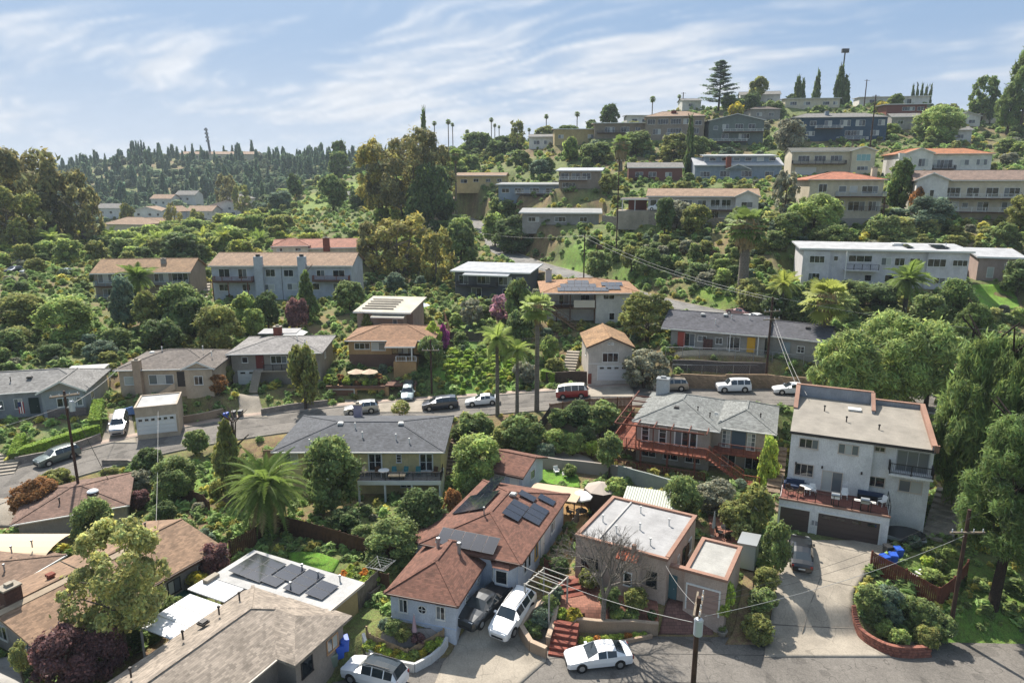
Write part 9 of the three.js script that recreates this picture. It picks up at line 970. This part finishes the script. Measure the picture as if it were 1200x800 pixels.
  { const p = L('tanMid', -3.4, -1.4, 5.0), g = thing('gazebo_parasol', 'beige double parasol on the planted carport roof', 'parasol', p); new MB().rod([0, 0, 0], [0, 2.1, 0], 0.04).to('pole', GALV, g); const b = new MB(); for (const cx of [-1.0, 1.0]) for (let i = 0; i < 8; i++) { const a = i / 8 * 6.2832, c = (i + 1) / 8 * 6.2832; b.face([[cx + Math.cos(a) * 1.3, 1.9, Math.sin(a) * 1.3], [cx, 2.4, 0], [cx + Math.cos(c) * 1.3, 1.9, Math.sin(c) * 1.3]]); } b.to('canopy', mt('beige_canvas', 0xb9a58e), g); } { const r = rngOf(9); for (let i = 0; i < 15; i++) pot(L('tanMid', -8.6 + i * 0.58, -1.6, 4.6 + r() * 1.4), 0.24, 0.36, i % 3 ? terr : FABRIC.teal, 'potted plant crowded on the planted carport roof', ['lime', 'mid', 'light', 'rust', 'straw'][i % 5], 0.8 + r() * 0.6, 'pots on the carport roof'); }
  { const p = onGround(347, 121), g = thing('garden_canopy', 'small white canopy behind the grey two-storey house', 'canopy', p); new MB().hexa([V(-1.8, 2.2, 1.4), V(1.8, 2.2, 1.4), V(1.8, 2.2, -1.4), V(-1.8, 2.2, -1.4)], [V(-1.2, 2.7, 0.5), V(1.2, 2.7, 0.5), V(1.2, 2.7, -0.5), V(-1.2, 2.7, -0.5)]).to('fabric', FABRIC.white, g); for (const [x, z] of [[-1.7, 1.3], [1.7, 1.3], [1.7, -1.3], [-1.7, -1.3]]) new MB().rod([x, -0.2, z], [x, 2.2, z], 0.04).to('post', GALV, g); }
  { const p = onGround(492, 132), g = thing('garden_parasol', 'pale blue parasol behind the tan block', 'parasol', p); new MB().rod([0, 0, 0], [0, 2.6, 0], 0.04).to('pole', GALV, g); const b = new MB(); for (let i = 0; i < 8; i++) { const a = i / 8 * 6.2832, c = (i + 1) / 8 * 6.2832; b.face([[Math.cos(a) * 2, 2.2, Math.sin(a) * 2], [0, 2.8, 0], [Math.cos(c) * 2, 2.2, Math.sin(c) * 2]]); } b.to('canopy', mt('ice_blue_canvas', 0xbccbd8), g); }
  { const p = onGround(500, 119), g = thing('patio_shed', 'brown lean-to roof behind the tan house', 'shed', p); new MB().hexa([V(-3, 2.3, 1.8), V(3.2, 2.3, 1.8), V(3.2, 3.0, -1.8), V(-3, 3.0, -1.8)], [V(-3, 2.45, 1.8), V(3.2, 2.45, 1.8), V(3.2, 3.15, -1.8), V(-3, 3.15, -1.8)]).to('roof', shingle('red_brown_shingles'), g); new MB().box(-2.9, 3.1, -0.5, 2.4, -1.7, -1.5).to('back_wall', mt('dark_timber_wall'), g); for (const x of [-2.8, 0.2, 3]) new MB().box(x - 0.06, x + 0.06, -0.5, 2.3, 1.6, 1.72).to('post', brownWood, g); }
  { const p = hit(876, 660), g = thing('garden_shed', 'narrow grey-green metal shed beside the pink garage', 'shed', p, -0.5); new MB().box(-0.7, 0.7, 0, 2.2, -1, 1).to('wall', mt('shed_metal', 0x98a4a3, { roughness: 0.5, metalness: 0.3 }), g); new MB().hexa([V(-0.8, 2.2, 1.1), V(0.8, 2.2, 1.1), V(0.8, 2.2, -1.1), V(-0.8, 2.2, -1.1)], [V(-0.8, 2.3, 1.1), V(0.8, 2.4, 1.1), V(0.8, 2.4, -1.1), V(-0.8, 2.3, -1.1)]).to('roof', GALV, g); for (let i = 0; i < 6; i++) new MB().box(-0.65 + i * 0.24, -0.6 + i * 0.24, 0.05, 2.15, 1.0, 1.03).to('rib', mt('shed_metal'), g); }
  // pots on the brick terrace and by the walls
  { const S = [[736, 733, 0.36, 0.7, FABRIC.teal, 'mid', 0.7, 'large teal glazed pot on the brick terrace'], [743, 732, 0.34, 0.65, terr, 'light', 0.7, 'large terracotta pot next to the teal pot'], [723, 731, 0.3, 0.4, terr, 'light', 1.0, 'low terracotta bowl with feathery plant'], [672, 733, 0.25, 0.35, terr, 'yellow', 1.1, 'yellow flowering pot at the top of the brick stairs'], [764, 732, 0.4, 0.6, terr, 'dark', 0.7, 'wide terracotta pot at the terrace corner'], [648, 718, 0.25, 0.4, terr, 'mid', 0.9, 'agave pot beside the brick path'], [654, 704, 0.25, 0.4, FABRIC.teal, 'sage', 0.9, 'blue-green pot beside the brick path'], [658, 728, 0.22, 0.35, terr, 'lime', 0.8, 'lime plant in a small terracotta pot by the path'], [640, 668, 0.3, 0.4, terr, 'mid', 1.0, 'potted shrub at the side of the blue house'], [846, 745, 0.4, 0.5, CONC, 'mid', 0.5, 'concrete box planter at the end of the dark red drive']]; for (const [u, v, r, h, m, c, ph, l] of S) pot(hit(u, v), r, h, m, l, c, ph); chair(hit(684, 734), 0.4, brownWood, 'wooden chair on the pink brick terrace'); }
  for (const [u, v, c, h, l] of [[627, 748, 'mid', 1.1, 'leafy bush inside the curved tan planter'], [620, 738, 'light', 0.9, 'pale bush inside the curved tan planter'], [634, 733, 'sage', 1.4, 'grey bush inside the curved tan planter'], [644, 716, 'mid', 1.2, 'green bush under the white lattice arch']]) tree('round', c, 0, 0, 50, 24, l, { pos: hit(u, v), h, w: h * 1.2, name: 'shrub' }); for (let i = 0; i < 9; i++) tree('round', i % 4 === 2 ? 'orange' : 'lime', 0, 0, 50, 12, i % 4 === 2 ? 'low orange flower clump in the street-side flower bed' : 'low bright green clump in the street-side flower bed', { pos: hit(682 + i * 9, 753 - i * 0.8), h: 0.4, w: 0.9, name: 'flower_clump', cat: 'plant', group: 'clumps of the street-side flower bed', noTrunk: true });
  // cottage patio and planter
  { const r = rngOf(12), f = ['lime', 'light', 'yellow', 'lime']; for (let i = 0; i < 13; i++) { const t = i / 12, p = t < 0.7 ? hit(433 + t * 62, 762 + t * 24) : hit(478 + (t - 0.7) * 120, 779 - (t - 0.7) * 70); tree('round', f[i % 4], 0, 0, 50, 10, 'bright trailing flower clump in the white planter wall', { pos: p, h: 0.7 + 0.3 * r(), w: 0.9, name: 'flower_clump', cat: 'plant', group: 'flower clumps of the white planter', noTrunk: true }); } for (const [u, v, c, h, l] of [[460, 745, 'mid', 1.3, 'rose bush on the cottage patio'], [472, 752, 'olive', 1.2, 'dry rose bush on the cottage patio'], [490, 757, 'plum', 1.0, 'dark-leaved plant beside the closed pink parasol'], [452, 740, 'sage', 1.0, 'grey-leaved bush on the cottage patio']]) tree('round', c, 0, 0, 50, 22, l, { pos: hit(u, v), h, w: h * 1.1, name: 'shrub' }); parasol(486, 750, 1, 2.2, mt('mauve_canvas', 0xa98f97), 'closed mauve parasol on the cottage patio', true); yard('patio', mt('patio_grey', 0xa69c93, { map: 'concrete' }), 'grey paved cottage patio inside the pale fence', [[446, 512, 758], [446, 524, 748], [450, 520, 738]], 0.12); }
  steps(412, 776, 436, 728, 7, 1.5, 0.16, mt('grey_steps', 0x7d766e, { map: 'concrete' }), 'grey timber-edged steps beside the white planter wall');
  steps(524, 560, 540, 503, 14, 1.6, 0.2, mt('timber_steps', 0x8d7a66, { map: 'wood' }), 'long timber garden steps beside the yellow house'); steps(1098, 634, 1112, 596, 9, 2.4, 0.22, CONC, 'wide concrete steps between white house and pine'); steps(905, 600, 912, 545, 12, 1.6, 0.2, mt('timber_steps'), 'narrow steps between column hedge and white house'); steps(664, 444, 672, 420, 10, 2.0, 0.22, CONC, 'pale stepping stairs beside the garage house'); steps(0, 558, 12, 536, 7, 2.6, 0.18, CONC, 'wide concrete steps at the hedge gate'); steps(236, 350, 240, 318, 9, 3, 0.3, CONC, 'long pale steps between the two apartment blocks');
  { // bare tree on the brick terrace
    const p = hit(706, 737), g = thing('bare_tree', 'leafless silver-grey tree on the brick terrace', 'tree', p), r = rngOf(17), H = heightAtRow(p, 600), b = new MB(), tw = new MB(); const grow = (a, d, len, rad, lv) => { const e = [a[0] + d[0] * len, a[1] + d[1] * len, a[2] + d[2] * len]; (lv < 3 ? b : tw).rod(a, e, rad, rad * 0.68, lv < 2 ? 8 : lv < 4 ? 5 : 3, false); if (lv >= 7) return; const n = lv === 0 ? 4 : lv < 3 ? 3 : 2 + (r() < 0.55 ? 1 : 0); for (let i = 0; i < n; i++) { const q = rdir(r), s = lv === 0 ? 0.62 : 0.68; let nd = [d[0] + q[0] * s, d[1] + q[1] * s * 0.7 + 0.1, d[2] + q[2] * s]; const l = Math.hypot(...nd); nd = nd.map((k) => k / l); grow(e, nd, len * (0.68 + 0.2 * r()) * (lv === 0 ? 0.72 : 1), rad * (i ? 0.58 : 0.7), lv + 1); } }; grow([0, -0.3, 0], [0.02, 1, 0.02], H * 0.3, 0.24, 0); const bk = mt('silver_bark', 0x9d968c, { map: 'bark', bump: 'bark', bs: 0.02, roughness: 1 }); b.to('trunk', bk, g); tag(tw.to('twigs', bk, g), null, null, null, 'stuff');
  }
}
buildYards(); buildCars(); buildPoles(); buildThings(); plantSlopes();
renderer.render(scene, camera);
